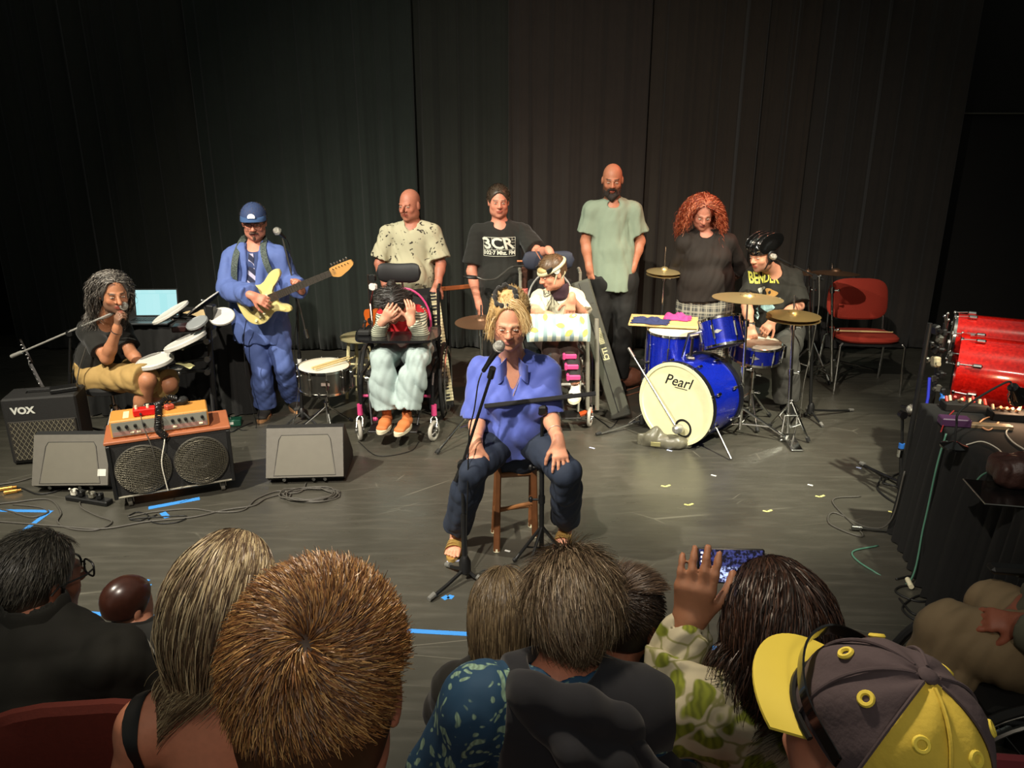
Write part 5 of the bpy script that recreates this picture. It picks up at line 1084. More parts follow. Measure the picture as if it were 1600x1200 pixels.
ft = P(1053, 545, 5.5); ft = V3(ft[0], 5.5, .50); FT = drum('floor_tom', 'blue floor tom used as a stand for the wooden board', 'drum', ft, (0, 0, 1), .20, .36, BLU, WHEAD, 8)
for a in (.4, 2.5, 4.5): b = MB(); p = ft+V3(.215*math.cos(a), .215*math.sin(a), 0); b.tube([p, V3(p[0], p[1], .03), V3(*(ft+V3(.24*math.cos(a), .24*math.sin(a), 0))[:2], .012)], .007, 8); b.build('leg', CHROME, FT)
bz = .50+.18+.012+.012; b = MB(); F3 = rotz(-.22); bb = V3(*G(1037, 502, bz)[:2], bz); b.box(bb, (.52, .34, .018), F3, bev=.003); tag(b.build('wooden_board', mat('birch_board', '#d8b478', .5, var=.12, scale=8), None, base=bb-V3(0, 0, .009)), 'pale wooden board lying over the blue floor tom', 'board')
def cloth(cx, cy, z, w_, d, a, m, label, seed=0, amp=.02):
    rng = np.random.default_rng(seed); n = 26; g = np.zeros((n, n, 3)); M = place((cx, cy, z), a)
    for i in range(n):
        for j in range(n):
            u, v_ = i/(n-1)*2-1, j/(n-1)*2-1; rr = max(abs(u), abs(v_)); e = 1+.12*math.sin(5*u+seed)+.1*math.sin(6*v_+seed*2)
            g[i, j] = (u*w_/2*e, v_*d/2*e, .008+amp*(1-rr**3)*(.6+.5*math.sin(7*u+3*v_+seed)*math.sin(5*v_+seed)))
    b = MB(M); b.slab(g, .006); o = b.build('folded_cloth', m, None, base=(cx, cy, z), sharp=0); return tag(o, label, 'cloth')
c1 = G(1018, 503, bz+.012); cloth(c1[0], c1[1], bz+.012, .26, .16, -.3, mat('navy_cloth', '#26305a', .85), 'crumpled navy cloth on the wooden board', 1, .03); c2 = G(1056, 498, bz+.02); cloth(c2[0]+.02, c2[1]+.02, bz+.012, .2, .13, -.3, mat('magenta_cloth', '#b8397e', .8), 'pink cloth beside the navy cloth on the wooden board', 5, .045)
# cymbals
cr = P(1168, 466, 5.0); t = cstand('crash_cymbal', 'large crash cymbal on a chrome tripod, above the blue tom', 'cymbal', V3(P(1163, 600, 5.08)[0], 5.08, 0), cr+V3(0, 0, .05), [G(1088, 685), G(1236, 692), G(1190, 640)], hub=.22); cymbal(t, cr, (.02, .02, 1), .232, BRZL)
b = MB(); b.cyl(cr+V3(0, 0, -.02), cr+V3(0, 0, .06), .012, n=12); b.build('felt', MATTE, t)
hh = P(1240, 493, 5.05); hb = V3(P(1236, 600, 5.05)[0], 5.0, 0); t = cstand('hi_hat', 'closed hi-hat on a pedal stand, rightmost of the kit', 'cymbal', hb, hh+V3(.01, .05, .13), [G(1202, 668), G(1263, 692), G(1258, 650)], hub=.30); cymbal(t, hh, (0, -.02, 1), .178, BRZ, two=True)
b = MB(); pl_ = place(hb, 0); b.M = pl_; b.tube([(-.045, -.0, .03), (-.045, -.02, .2), (.045, -.02, .2), (.045, 0, .03)], .007, 8); b.box((0, -.10, .03), (.08, .22, .012), np.array(((1, 0, 0), (0, .98, .17), (0, -.17, .98))), bev=.004); b.box((0, -.0, .012), (.12, .06, .016), bev=.004); b.build('pedal', CHROME, t)
hl = P(1038, 424, 6.15); t = cstand('hi_hat', 'bronze cymbal on a thin stand to the left of the red-haired woman', 'cymbal', V3(hl[0], 6.15, 0), hl+V3(0, 0, .2), [V3(hl[0]+.25*math.cos(a), 6.15+.25*math.sin(a), 0) for a in (.5, 2.6, 4.7)]); cymbal(t, hl, (0, -.06, 1), .145, BRZL, two=True)
cb = V3(P(1299, 600, 6.2)[0], 6.2, 0); ctp = P(1306, 427, 6.15); t = cstand('cymbal_stand', 'dark ride cymbal on a tripod stand behind the red chair', 'cymbal', cb, P(1298, 430, 6.2)+V3(0, 0, .1), [G(1372, 581), G(1262, 590), G(1330, 575)], hub=.25); cymbal(t, ctp, (.03, .04, 1), .185, BRZD)
cb = V3(P(1263, 600, 6.5)[0], 6.5, 0); t = cstand('cymbal_stand', 'half-hidden dark cymbal behind the drum microphone pole', 'cymbal', cb, P(1262, 425, 6.5)+V3(0, 0, .06), [cb+V3(.25*math.cos(a), .25*math.sin(a), 0) for a in (.9, 3.0, 5.1)]); cymbal(t, P(1262, 428, 6.5), (0, .05, 1), .13, BRZD)
b = MB(); 
# pedal and mic stands of the kit
kp = place(bc+dax*.36-V3(0, 0, bc[2]), -A_); t = thing('kick_pedal', 'chrome kick pedal at the back of the bass drum', 'pedal', kp[1], -A_); b = MB(kp); b.box((0, .12, .03), (.09, .26, .012), bev=.004); b.tube([(-.05, 0, 0.01), (-.05, 0, .22), (.05, 0, .22), (.05, 0, .01)], .008, 8); b.tube([(0, 0, .2), (0, -.1, .28)], .005); b.build('footboard', CHROME, t)
def micstand(label, base, poletop, boom, feet, r=.0095, m=BLK, bm=None, pole2=None, foot=.07, legm=None):
    base = np.asarray(base, float); t = thing('microphone_stand', label, 'microphone stand', base); b = MB(); b.cyl(base+V3(0, 0, foot*.6), poletop, r*.8); b.cyl(base+V3(0, 0, foot*.6), base*.42+np.asarray(poletop)*.58, r*1.3); b.build('pole', m, t)
    b = MB(); b.lathe([(r, .03), (r*2.8, .045), (r*2.8, .10), (r*1.4, .13)], base, n=16); b.build('hub', m, t); legs3(t, base+V3(0, 0, foot), feet, r*.85, legm or m)
    if boom is not None: b = MB(); p, q = [np.asarray(v, float) for v in boom]; b.tube([p, q], r*.62, 8); b.cyl(p, p+(q-p)*.12, r*1.25, n=10); b.build('boom', bm or m, t)
    b = MB(); pt = np.asarray(poletop); b.cyl(pt-V3(.0, .018, 0), pt+V3(.0, .018, 0), r*2.1, n=14); b.cyl(pt, pt+V3(.04, 0, .0), .007, n=8); b.ell(pt+V3(.045, 0, 0), (.014, .01, .014), nu=10, nv=8); b.build('clamp', m, t); return t
kb_ = G(1003, 670); kt = P(1003, 566, kb_[1]); kend = pc_-dax*.05+V3(-.03, -.02, .03)
micstand('low microphone stand with a silver boom aimed at the bass drum', kb_, kt, (P(982, 544, kb_[1]-.02), kend), [G(932, 681), G(1016, 640), G(987, 662)], m=BLK, bm=STEEL, legm=STEEL)
t = thing('microphone', 'round silver microphone in front of the hole of the bass drum', 'microphone', kend); b = MB(); b.lathe([(0, -.03), (.02, -.03), (.032, -.015), (.034, .02), (.028, .034), (.012, .04), (0, .041)], kend+V3(.01, 0, -.015), unit(dax*.9+V3(0, -.4, 0)), 22); b.build('capsule', mat('satin_silver', '#b4b4ae', .3, .8), t)
ob = V3(P(1272, 600, 5.45)[0], 5.45, 0); ot = P(1272, 432, 5.45); mc0, mc1 = P(1240, 415, 5.42), P(1205, 400, 5.38)
micstand('tall black stand holding the singing microphone for the drummer', ob, ot, (P(1285, 437, 5.46), mc0), [G(1332, 643), G(1285, 668), G(1262, 640)])
t = thing('microphone', "microphone on a boom at the drummer's mouth", 'microphone', mc1); mic(t, P(1236, 414, 5.42), P(1208, 401, 5.38), r=.012, head=.022)
cord('microphone_cable', [P(1280, 432, 5.44), P(1279, 480, 5.4), P(1268, 545, 5.35), P(1256, 600, 5.3), V3(*P(1250, 640, 5.3)[:2], .006), G(1230, 660, .006)], .003, CABLE, 'thin cable slanting down from the drummer\'s tall stand')
# sand bag
def bag():
    c = G(1038, 697); b = SDF(.006); x = V3(.97, -.22, 0); F = np.array((x, (.22, .97, 0), (0, 0, 1))); o = c+V3(0, 0, .04)
    b.ell(o, (.135, .06, .05), F); b.ell(o-x*.08+V3(0, 0, .02), (.06, .05, .055), F, .03); b.ell(o+x*.08, (.07, .06, .045), F, .03)
    for sg in (-1, 1): b.slab(o+x*sg*.11-V3(0, 0, .01), o+x*sg*.175-V3(0, .0, .015), F[2], (.035, .02), (.05, .012), .03)
    b.ell(o-x*.06+V3(0, 0, .07), (.03, .02, .035), F, .03); b.plane(c+V3(0, 0, .002), (0, 0, -1))
    t = thing('sand_bag', 'crumpled grey sand bag with a yellow label before the bass drum', 'sand bag', c); v, f = b.mesh(folds(.005, 1.0, 5)); mesh_obj('bag', v, f, mat('grey_sack', '#5f5c4e', .35, var=.3, scale=20, bump=.2), t, sharp=0)
    q = MB(); q.box(o+V3(-.075, -.06, -.002), (.065, .002, .045), np.array((unit(x), unit(V3(.1, .8, .5)), unit(np.cross(x, unit(V3(.1, .8, .5))))))); q.build('label_tag', mat('yellow_label', '#cfc98e', .6), t)
bag()
# ---------------------------------------------------------------- red chair with a stick on it
RED = mat('red_fabric', '#a2301e', .85, var=.12, scale=120, bump=.15)
def stackchair(loc, a, label, drop=False, red=RED, group=None, w_=.46, bh=.34, name='chair'):
    t = thing(name, label, 'chair', loc, a, group); M = place(loc, a); hw = w_/2
    def pillow(o, x, y, W, H, T, ex=3.2, curve=.0):
        n = 30; z = unit(np.cross(x, y)); b = MB(M); rows = []
        for k, (s, zz) in enumerate(((0, -T/2), (.6, -T/2), (.93, -T*.42), (1, -T*.15), (1, T*.15), (.93, T*.42), (.6, T/2), (0, T/2))):
            r_ = []
            for i in range(n):
                an = 2*math.pi*i/n; cu, su = math.cos(an), math.sin(an); u = np.sign(cu)*abs(cu)**(2/ex)*s; v = np.sign(su)*abs(su)**(2/ex)*s
                r_.append(np.asarray(o)+np.asarray(x)*u*W/2*(1-.03*v)+np.asarray(y)*v*H/2+z*(zz+curve*u*u))
            rows.append(r_)
        b.grid(np.array(rows).transpose(1, 0, 2), closed_u=True); return b
    pillow((0, 0, .445), V3(1, 0, 0), V3(0, 1, -.03), w_, .44, .06).build('seat', red, t)
    b = MB(M); b.prism(spline([(-hw*.95, -.2), (0, -.225), (hw*.95, -.2), (hw*.98, 0), (hw*.9, .19), (0, .2), (-hw*.9, .19), (-hw*.98, 0), (-hw*.95, -.2)], 4)[:-1], (0, 0, .405), (1, 0, 0), (0, 1, 0), .012); b.build('seat_shell', MATTE, t)
    y = unit(V3(0, .18, 1)); pillow((0, .235, .445+.235+bh*.10), V3(1, 0, 0), y, w_*1.03, bh, .045, 3.6, -.03).build('backrest', red, t)
    b = MB(M); n = 5
    for sg in (-1, 1):
        q = MB(M); q.tube([(sg*(hw-.01), -.19, .42), (sg*(hw+.012), -.205, .40), (sg*(hw+.022), -.225, .0)], .0115, 10); q.build('leg', CHROME, t)
        q = MB(M); q.tube([(sg*(hw-.01), .17, .42), (sg*(hw+.012), .2, .40), (sg*(hw+.022), .25, .0)], .0115, 10); q.build('leg', CHROME, t)
        q = MB(M); q.tube([(sg*(hw-.0), .16, .42), (sg*(hw-.01), .23, .46), (sg*(hw-.015), .262, .62)], .0105, 8); q.build('back_support', CHROME, t)
    q = MB(M); q.tube([(-hw-.01, .2, .405), (hw+.01, .2, .405)], .009, 8); q.build('cross_bar', CHROME, t); return t
cp = (G(1301, 610)+G(1404, 617))/2; cp = cp+V3(.02, .21, 0); stackchair(cp, -.07, 'empty red upholstered chair with chrome legs, a drumstick on its seat', w_=.50, bh=.36)
stick(P(1308, 503, cp[1]-.03)*V3(1, 1, 0)+V3(0, 0, .495), P(1397, 511, cp[1]-.08)*V3(1, 1, 0)+V3(0, 0, .495), 'pale drumstick lying on the red chair')
# ================================================================= table at the right with the red drums
tz = .75; x0_, x1_, y0_, y1_ = 1.98, 3.1, 2.2, 3.5; TA = R(-11)
MT = place((2.08, 3.5, 0), TA); TL = lambda x, y, z=tz: MT[1]+MT[0]@V3(x, y, z)
t = thing('folding_table', 'long table under black cloth at the right edge, crowded with cables', 'table', MT[1], TA); b = MB(MT); b.box((.62, -.62, tz-.02), (1.18, 1.6, .03)); b.build('tabletop', MATTE, t)
for x in (.08, 1.1):
    for y in (-1.35, .1): b = MB(MT); b.cyl((x, y, 0), (x, y, tz-.035), .015); b.build('leg', STEEL, t)
tag(drape(0, 1.24, -1.44, .2, None, tz, M=MT, seed=8, amp=.014).build('tablecloth', mat('black_drape', '#0d0d0c', .9, var=.2), None, base=MT[1], sharp=0), 'black cloth over the crowded table at the right edge', 'tablecloth')
fc = V3(3.36, 4.32, 0); t = thing('flight_case', 'low black case behind the right-hand table, holding up the red drums', 'case', fc); b = MB(); b.box(fc+V3(0, 0, .27), (1.0, .42, .54), bev=.01); b.build('case', MATTE, t)
b = MB(); b.box(fc+V3(0, 0, .535), (1.01, .43, .015)); b.build('edge', STEEL, t)
def red_shell():
    m = bpy.data.materials.new('red_lacquer'); tt, N, L, b = nt(m); tc = N.new('ShaderNodeTexCoord'); wv = N.new('ShaderNodeTexNoise'); wv.inputs['Scale'].default_value = 60; L.new(tc.outputs['Object'], wv.inputs['Vector'])
    r = ramp(N, [(.3, sx('#9c0f0c')), (.7, sx('#c81a12'))]); L.new(wv.outputs['Fac'], r.inputs[0]); L.new(r.outputs[0], b.inputs['Base Color']); b.inputs['Roughness'].default_value = .18; b.inputs['Coat Weight'].default_value = 1; return m
RSH = red_shell(); lo = P(1575, 602, 4.12); lo[2] = .545+.215; 
RD = drum('bass_drum', 'red lacquered bass drum lying sideways, lower of the two', 'drum', lo, (-.86, .5, 0), .205, .52, RSH, mat('dark_head', '#2b2521', .5), 8, lug_len=.06, hoop=.02, hoopm=RSH)
up_ = P(1562, 535, 4.42); drum('floor_tom', 'darker red drum shell standing sideways behind and above the other', 'drum', V3(up_[0], 4.42, up_[2]), (-.88, .47, 0), .15, .5, RSH, mat('dark_head', '#2b2521'), 8, lug_len=.06)
b = MB(); b.box(V3(up_[0], 4.42, (.545+up_[2]-.15)/2), (.4, .2, max(.02, up_[2]-.15-.545)), bev=.01); tag(b.build('foam_block', MATTE, None, base=V3(up_[0], 4.42, .545)), 'black foam block under the darker red drum', 'foam block')
t = thing('rack_clamps', 'stack of black rack clamps and hardware left of the red drums', 'hardware', V3(P(1462, 600, 4.1)[0], 4.1, 0)); X_ = P(1462, 600, 4.1)[0]
for k, (px, Y_) in enumerate(((1453, 4.08), (1478, 4.15))):
    b = MB(); a_ = P(px, 505, Y_); b.cyl(V3(a_[0], Y_, 0), a_, .014); b.build('post', BLK, t)
rg = np.random.default_rng(5)
for k, (px, py, sz_) in enumerate(((1462, 515, .05), (1468, 530, .04), (1455, 538, .03), (1463, 545, .045), (1472, 548, .03), (1448, 562, .03), (1462, 565, .055), (1470, 585, .035), (1458, 592, .035), (1464, 606, .04), (1474, 612, .04), (1475, 520, .035))):
    c_ = P(px, py, 4.07+rg.uniform(-.02, .04)); b = MB(); F_ = np.array(frame_from(rg.normal(size=3))); b.box(c_, (sz_, sz_*.7, sz_*1.1), np.array(frame_from((rg.uniform(-.3, .3), rg.uniform(-.3, .3), 1))), bev=sz_*.15); b.cyl(c_-F_[0]*sz_*.9, c_+F_[0]*sz_*.9, sz_*.22); b.build('clamp', [BLK, mat('clamp_grey', '#55554f', .4, .5), BLK, mat('clamp_cream', '#a39a7c', .5)][(0, 1, 0, 0)[k % 4] if k != 6 else 3], t)
for px, py in ((1481, 490), (1476, 494), (1482, 500)): b = MB(); b.ell(P(px, py, 4.1), (.009,)*3, nu=8, nv=6); b.cyl(P(px, py, 4.1), P(1478, 512, 4.12), .004); b.build('wing_nut', STEEL, t)
b = MB(); b.ell(P(1474, 624, 4.0), (.022,)*3, nu=14, nv=10); b.cyl(P(1474, 624, 4.0), P(1470, 615, 4.08), .006); b.build('blue_ball', mat('blue_plastic', '#2a66b8', .4), t)
b = MB(); b.tube([P(1452, 590, 4.0), P(1450, 620, 3.98), P(1444, 650, 3.96)], .008, 6); b.build('blue_strap', mat('blue_strap', '#1b2ab0', .5), t)
# desk lamp (lit) and what lies on the cloth
def onT(px, py, dz=0): return G(px, py, tz+dz)
lb_ = onT(1490, 700); t = thing('desk_lamp', 'small black gooseneck desk lamp lighting the table at right', 'lamp', lb_)
b = MB(); b.lathe([(.055, .003), (.056, .012), (.03, .02), (.012, .03)], lb_, n=30); b.build('base', mat('gloss_black', '#111111', .15, coat=.6), t); lh = onT(1578, 660)*V3(1, 1, 0)+V3(0, 0, .90); b = MB(); ld = unit(V3(.55, .25, -.55)); nk_ = [lb_+V3(0, 0, .03), lb_+V3(.0, .01, .1), lb_+V3(.03, .04, .17), lh-ld*.09-V3(.02, 0, .0), lh-ld*.05]; b.tube(spline(nk_, 8), .005, 8); b.build('gooseneck', RUB, t)
b = MB(); b.lathe([(.018, -.055), (.024, -.05), (.026, -.02), (.038, .0), (.047, .03), (.05, .045), (.048, .045), (.044, .03), (.034, .002), (.0, -.01)], lh, ld, 28); b.build('lamp_shade', mat('gloss_black', '#111111'), t)
bl = bpy.data.materials.new('lamp_bulb'); _, N_, L_, bb_ = nt(bl); bb_.inputs['Emission Color'].default_value = (1, .72, .45, 1); bb_.inputs['Emission Strength'].default_value = 18
b = MB(); b.ell(lh+ld*.018, (.018,)*3, nu=14, nv=10); b.build('bulb', bl, t)
l = bpy.data.lights.new('desk_lamp_light', 'POINT'); l.energy = 5; l.color = (1, .6, .34); l.shadow_soft_size = .03; o = bpy.data.objects.new('desk_lamp_light', l); C.objects.link(o); o.location = tuple(lh+ld*.06)
def boxo(name, px, py, size, a, m, label, cat, dz=0): c = onT(px, py); b = MB(); b.box(c+V3(0, 0, size[2]/2+dz), size, rotz(a), bev=min(size)*.12); return tag(b.build(name, m, None, base=c+V3(0, 0, dz)), label, cat)
boxo('purple_box', 1490, 664, (.13, .07, .04), TA, mat('purple_box', '#4a2a4e', .5), 'small purple box on the black cloth near the desk lamp', 'box'); boxo('power_strip', 1540, 668, (.22, .045, .018), TA, mat('tan_strip', '#8a7458', .5), 'flat tan strip lying right of the purple box', 'strip')
def patchbay(px, py, n, label, m1, a=TA, tall=False):
    c = onT(px, py); M = place(c, a); t = thing('patch_bay', label, 'electronics', c, a); b = MB(M); b.box((0, 0, .02), (.2, .09, .04), bev=.004); b.build('case', MATTE, t)
    for i in range(n): q = MB(M); q.cyl((-.085+.17*i/(n-1), rg.uniform(-.03, .03), .04), (-.085+.17*i/(n-1), rg.uniform(-.03, .03), .062), .007, n=10); q.build('plug', m1[i % len(m1)], t)
patchbay(1505, 640, 9, 'flat black unit with red and cream plugs below the red drum', [mat('plug_red', '#c4372c', .4), mat('plug_cream', '#d9c79f', .4)]); patchbay(1580, 655, 8, 'black strip of sockets with tan knobs under the desk lamp', [mat('plug_tan', '#b98a6a', .4)])
tp = onT(1578, 778); t = thing('tray', 'thin black tray with a silver edge at the near corner of the table', 'tray', tp, TA); b = MB(place(tp, TA)); b.box((0.02, 0.02, .006), (.28, .22, .008), bev=.003); b.build('plate', mat('gloss_black', '#111111'), t); b = MB(place(tp, TA)); b.tube([(-.12, .13, .008), (-.12, -.09, .008), (.16, -.09, .008)], .003, 6); b.build('silver_edge', STEEL, t)
def purse():
    c = onT(1588, 755, .012)+V3(.02, 0, 0); F = np.vstack([rotz(TA)]); s = SDF(.006); s.box(c+V3(0, 0, .05), (.115, .075, .045), F, .03, .02); s.ell(c+V3(0, 0, .085), (.10, .06, .03), F, .03); v, f = s.mesh(folds(.006, 1.2, 3)); o = mesh_obj('pouch', v, f, mat('brown_leather', '#3a221c', .5, var=.4, scale=50, bump=.4), None, sharp=0, base=c); tag(o, 'dark brown soft pouch sitting on the black tray', 'bag')
purse()
for k, (pts, m, r_, lb) in enumerate((
    ([(1560, 660), (1545, 672), (1530, 662), (1545, 652), (1570, 655), (1590, 650)], mat('cable_peach', '#d99a70', .5), .004, 'peach-coloured cable coiled under the desk lamp'),
    ([(1510, 695), (1535, 690), (1560, 702), (1575, 720), (1590, 715), (1610, 722)], CABLEW, .003, 'white charger cable crossing the cloth in front of the lamp'),
    ([(1600, 702), (1582, 690), (1572, 676), (1582, 666)], CABLEW, .0035, 'thick white cable curling at the right edge of the table'),
    ([(1595, 742), (1560, 735), (1535, 742), (1520, 760)], CABLEG, .004, 'grey green cable running off the near side of the table'),
    ([(1475, 664), (1482, 648), (1500, 634), (1512, 630), (1520, 640)], CABLEB, .004, 'black cable looping above the purple box'),
    ([(1470, 675), (1478, 655), (1492, 640)], mat('cable_red', '#8f1f1f', .5), .003, 'red cable at the table corner beside the purple box'))):
    cord('cable', [onT(x, y, .006) for x, y in pts], r_, m, lb)
c = onT(1603, 715); b = MB(); b.box(c+V3(0, 0, .012), (.05, .03, .022), rotz(.4), bev=.005); tag(b.build('plug_adapter', mat('cream_plastic', '#e9e2c0'), None, base=c), 'cream plug adapter on the white charger cable', 'plug')
for k, (pts, m, r_, lb) in enumerate((
    ([TL(-.02, -.25, .75), TL(-.045, -.28, .6), TL(-.06, -.3, .3), TL(-.1, -.35, .006), TL(-.25, -.25, .006), TL(-.3, -.1, .006), TL(-.15, 0, .006)], CABLEG, .0045, 'green cable dropping off the table and looping over the floor'),
    ([TL(.2, -1.47, .74), TL(.05, -1.52, .6), TL(-.02, -1.2, .3), TL(-.06, -1.0, .03)], CABLE, .004, 'grey cable hanging in a big curve down the black cloth'),
    ([TL(-.05, .1, .4), TL(-.07, .12, .1), TL(-.15, .2, .006), TL(-.3, .35, .006), TL(-.35, .2, .006), TL(-.2, .1, .006), TL(-.28, .5, .006), TL(-.1, .6, .006)], CABLE, .0045, 'tangle of grey cable at the foot of the short microphone stand'),
    ([fl(1378, 745), fl(1372, 765), fl(1405, 788), fl(1420, 775), fl(1400, 760), fl(1380, 752), fl(1425, 730), fl(1440, 715)], CABLEB, .006, 'thick black cable looped beside the short microphone stand'),
    ([fl(1400, 905), fl(1430, 900), fl(1470, 910), fl(1490, 925), fl(1440, 940), fl(1400, 925), fl(1415, 915), fl(1460, 920), fl(1500, 935)], CABLEB, .005, 'coil of black cable on the dark floor at lower right'),
    ([fl(1405, 935), fl(1430, 960), fl(1470, 950), fl(1440, 930), fl(1410, 950), fl(1440, 972), fl(1490, 965)], CABLEB, .005, 'second coil of black cable nearest the trousers at lower right'))):
    cord('cable', pts, r_, m, lb)
b = MB(); b.cyl(G(1418, 905, .02), G(1424, 917, .02), .012); tag(b.build('cable_plug', mat('cream_plastic', '#e9e2c0'), None, base=G(1420, 910)), 'pale plug on the black cable coil at lower right', 'plug')
# short mic stand
sb_ = V3(P(1408, 700, 4.2)[0], 4.2, 0); sb_ = G(1407, 770); stp = P(1410, 648, sb_[1])
t = micstand('short microphone stand with a blue band beside the right-hand table', sb_, stp, None, [G(1345, 727), G(1450, 730), G(1420, 800)], r=.011)
b = MB(); c_ = P(1408, 700, sb_[1]); b.cyl(c_, c_+V3(0, 0, .03), .0165); b.build('blue_band', mat('blue_plastic', '#2a66b8'), t); b = MB(); b.cyl(c_-V3(0, 0, .055), c_-V3(0, 0, .01), .017); b.build('steel_collar', CHROME, t)
t = thing('microphone', 'pinkish ball microphone on the short stand with the blue band', 'microphone', P(1424, 638, sb_[1]-.05)); mic(t, P(1408, 634, sb_[1]), P(1424, 639, sb_[1]-.06), r=.012, head=.026)
b = MB(); a_, c_ = G(1330, 829), G(1425, 838); b.cyl(a_+V3(0, 0, .02), c_+V3(0, 0, .02), .006); b.cyl(a_+V3(0, 0, .02), a_+unit(c_-a_)*.05+V3(0, 0, .02), .014); tag(b.build('stand_leg', mat('dark_steel', '#5c5c58'), None, base=a_), 'loose metal stand leg lying on the dark floor left of the table', 'stand leg')
# ================================================================= front: stool, microphone stand, music stand
WOODB = mat('brown_wood', '#6e4426', .45, var=.3, scale=25); st0 = V3(P(806, 700, 3.66)[0], 3.68, 0); SZ = .535
t = thing('bar_stool', 'brown wooden stool with a round seat under the singer', 'stool', st0); b = MB(place(st0)); b.lathe([(.13, SZ-.032), (.15, SZ-.022), (.15, SZ-.006), (.14, SZ), (0, SZ-.004)], n=36); b.build('seat', WOODB, t)
LG = []
for px, py, tx, ty in ((776, 862, -.09, -.085), (836, 838, .09, -.085), (772, 832, -.09, .085), (830, 822, .09, .085)):
    f_ = G(px, py); tp_ = st0+V3(tx, ty, SZ-.03); LG.append((tp_, f_)); b = MB(); d = unit(tp_-f_); x, y, z = frame_from(d, (0, 1, 0)); b.box((tp_+f_)/2, (.034, .034, np.linalg.norm(tp_-f_)), np.array((x, y, z)), bev=.006); lg = b.build('leg', WOODB, t); b = MB(); b.cyl(f_, f_+d*.018, .018); b.build('foot_cap', mat('cream_plastic', '#e9e2c0'), lg)
for k, (i, j, u) in enumerate(((0, 1, .78), (0, 1, .42), (2, 3, .62), (0, 2, .30), (1, 3, .3), (2, 3, .25), (0, 2, .7), (1, 3, .7))):
    a_ = LG[i][0]*u+LG[i][1]*(1-u); c_ = LG[j][0]*u+LG[j][1]*(1-u); b = MB(); b.cyl(a_, c_, .0115, n=10); b.build('rung', mat('light_brown_wood', '#8a5c36', .45, var=.2, scale=25), t)
mb_ = G(727, 905); mj = P(722, 727, mb_[1]+.06); be, bt = P(712, 752, mb_[1]+.05), P(766, 590, 3.15)
t = micstand("black boom stand in front of the singer's left leg", mb_, mj, None, [G(671, 940), G(698, 886), G(754, 911)], r=.0105, foot=.06)
b = MB(); b.tube([be, mj, bt], .0075, 8); b.cyl(be, be+(mj-be)*.8, .012); b.build('boom', BLK, t); b = MB(); b.cyl(bt, P(770, 575, 3.13), .015); b.build('clip', BLK, t)
t = thing('microphone', 'black hand microphone on the boom before the singer\'s chin', 'microphone', P(780, 541, 3.08)); mic(t, P(755, 580, 3.16), P(780, 541, 3.08), r=.0135, head=.0245)
cord('microphone_cable', [P(753, 582, 3.17), P(747, 600, 3.16), P(741, 640, 3.15), P(733, 680, 3.18), P(731, 760, 3.2), P(729, 850, 3.2), G(735, 900, .006), G(760, 890, .006), G(800, 900, .006)], .0032, CABLEB, 'black cable following the boom stand before the singer')
u0 = G(846, 868); t = thing('music_stand', 'black music stand with sheets, seen almost edge-on in front of the singer', 'music stand', u0)
pt_ = P(847, 640, u0[1]); b = MB(); b.cyl(u0+V3(0, 0, .03), pt_, .0085); b.cyl(u0+V3(0, 0, .03), u0*.35+pt_*.65, .0125); b.build('pole', BLK, t)
for zf in (.4, .62): b = MB(); p = u0*(1-zf)+pt_*zf; b.cyl(p-V3(0, 0, .02), p+V3(0, 0, .02), .017, n=12); b.cyl(p, p-V3(.05, 0, 0), .006); b.ell(p-V3(.055, 0, 0), (.012, .012, .016), nu=10, nv=8); b.build('collar', BLK, t)
for f_ in (G(804, 878), G(822, 904), G(880, 866)):
    h_ = u0+V3(0, 0, .17); b = MB(); b.tube([h_, f_+V3(0, 0, .008)], .0085, 8); b.tube([u0+V3(0, 0, .045), h_*.42+f_*.58], .005, 6); lg = b.build('leg', BLK, t); b = MB(); b.ell(f_+V3(0, 0, .012), (.012,)*3, nu=10, nv=8); b.build('rubber_foot', RUB, lg)
dl, dr = P(757, 637, u0[1]-.04), P(931, 617, u0[1]-.02); X = unit(dr-dl); Yv = unit(V3(0, -.86, .43)); Yv = unit(Yv-X*np.dot(Yv, X)); nn = np.cross(X, Yv); wd = np.linalg.norm(dr-dl)
Yv = unit(V3(0, .955, -.30)-X*np.dot((0, .955, -.30), X)); nn = np.cross(X, Yv)
b = MB(); b.prism([(0, 0), (wd, 0), (wd-.02, .25), (.02, .25)], dl-nn*.004, X, Yv, .006); dk = b.build('desk', mat('stand_black', '#17171a', .4), t)
b = MB(); b.prism([(0, -.0), (wd, -.0), (wd, .018), (0, .018)], dl-nn*.0, X, nn, .004); b.build('lip', mat('stand_black', '#17171a'), dk)
b = MB(); b.box(pt_+V3(0, -.0, .0), (.05, .05, .05), bev=.01); b.build('tilt_joint', BLK, t)
for k, (xa_, wl, an) in enumerate(((.07, .2, .04), (.23, .21, -.05))):
    b = MB(); g = np.array([[dl+X*(xa_+wl*i/8)+Yv*(.02+.2*j/8)+nn*(.006+.002*k+.006*math.sin(i*.7+j*.3)*(k*.8+.4)) for j in range(9)] for i in range(9)]); b.slab(g, -nn*.001); tag(b.build('sheet_of_paper', mat('dark_paper', '#3a3936', .6) if k else mat('sheet_grey', '#8e8c80', .7), None, base=g[0, 0]), ('light sheet at the left of the music stand', 'dark folder page at the right of the music stand')[k], 'paper')
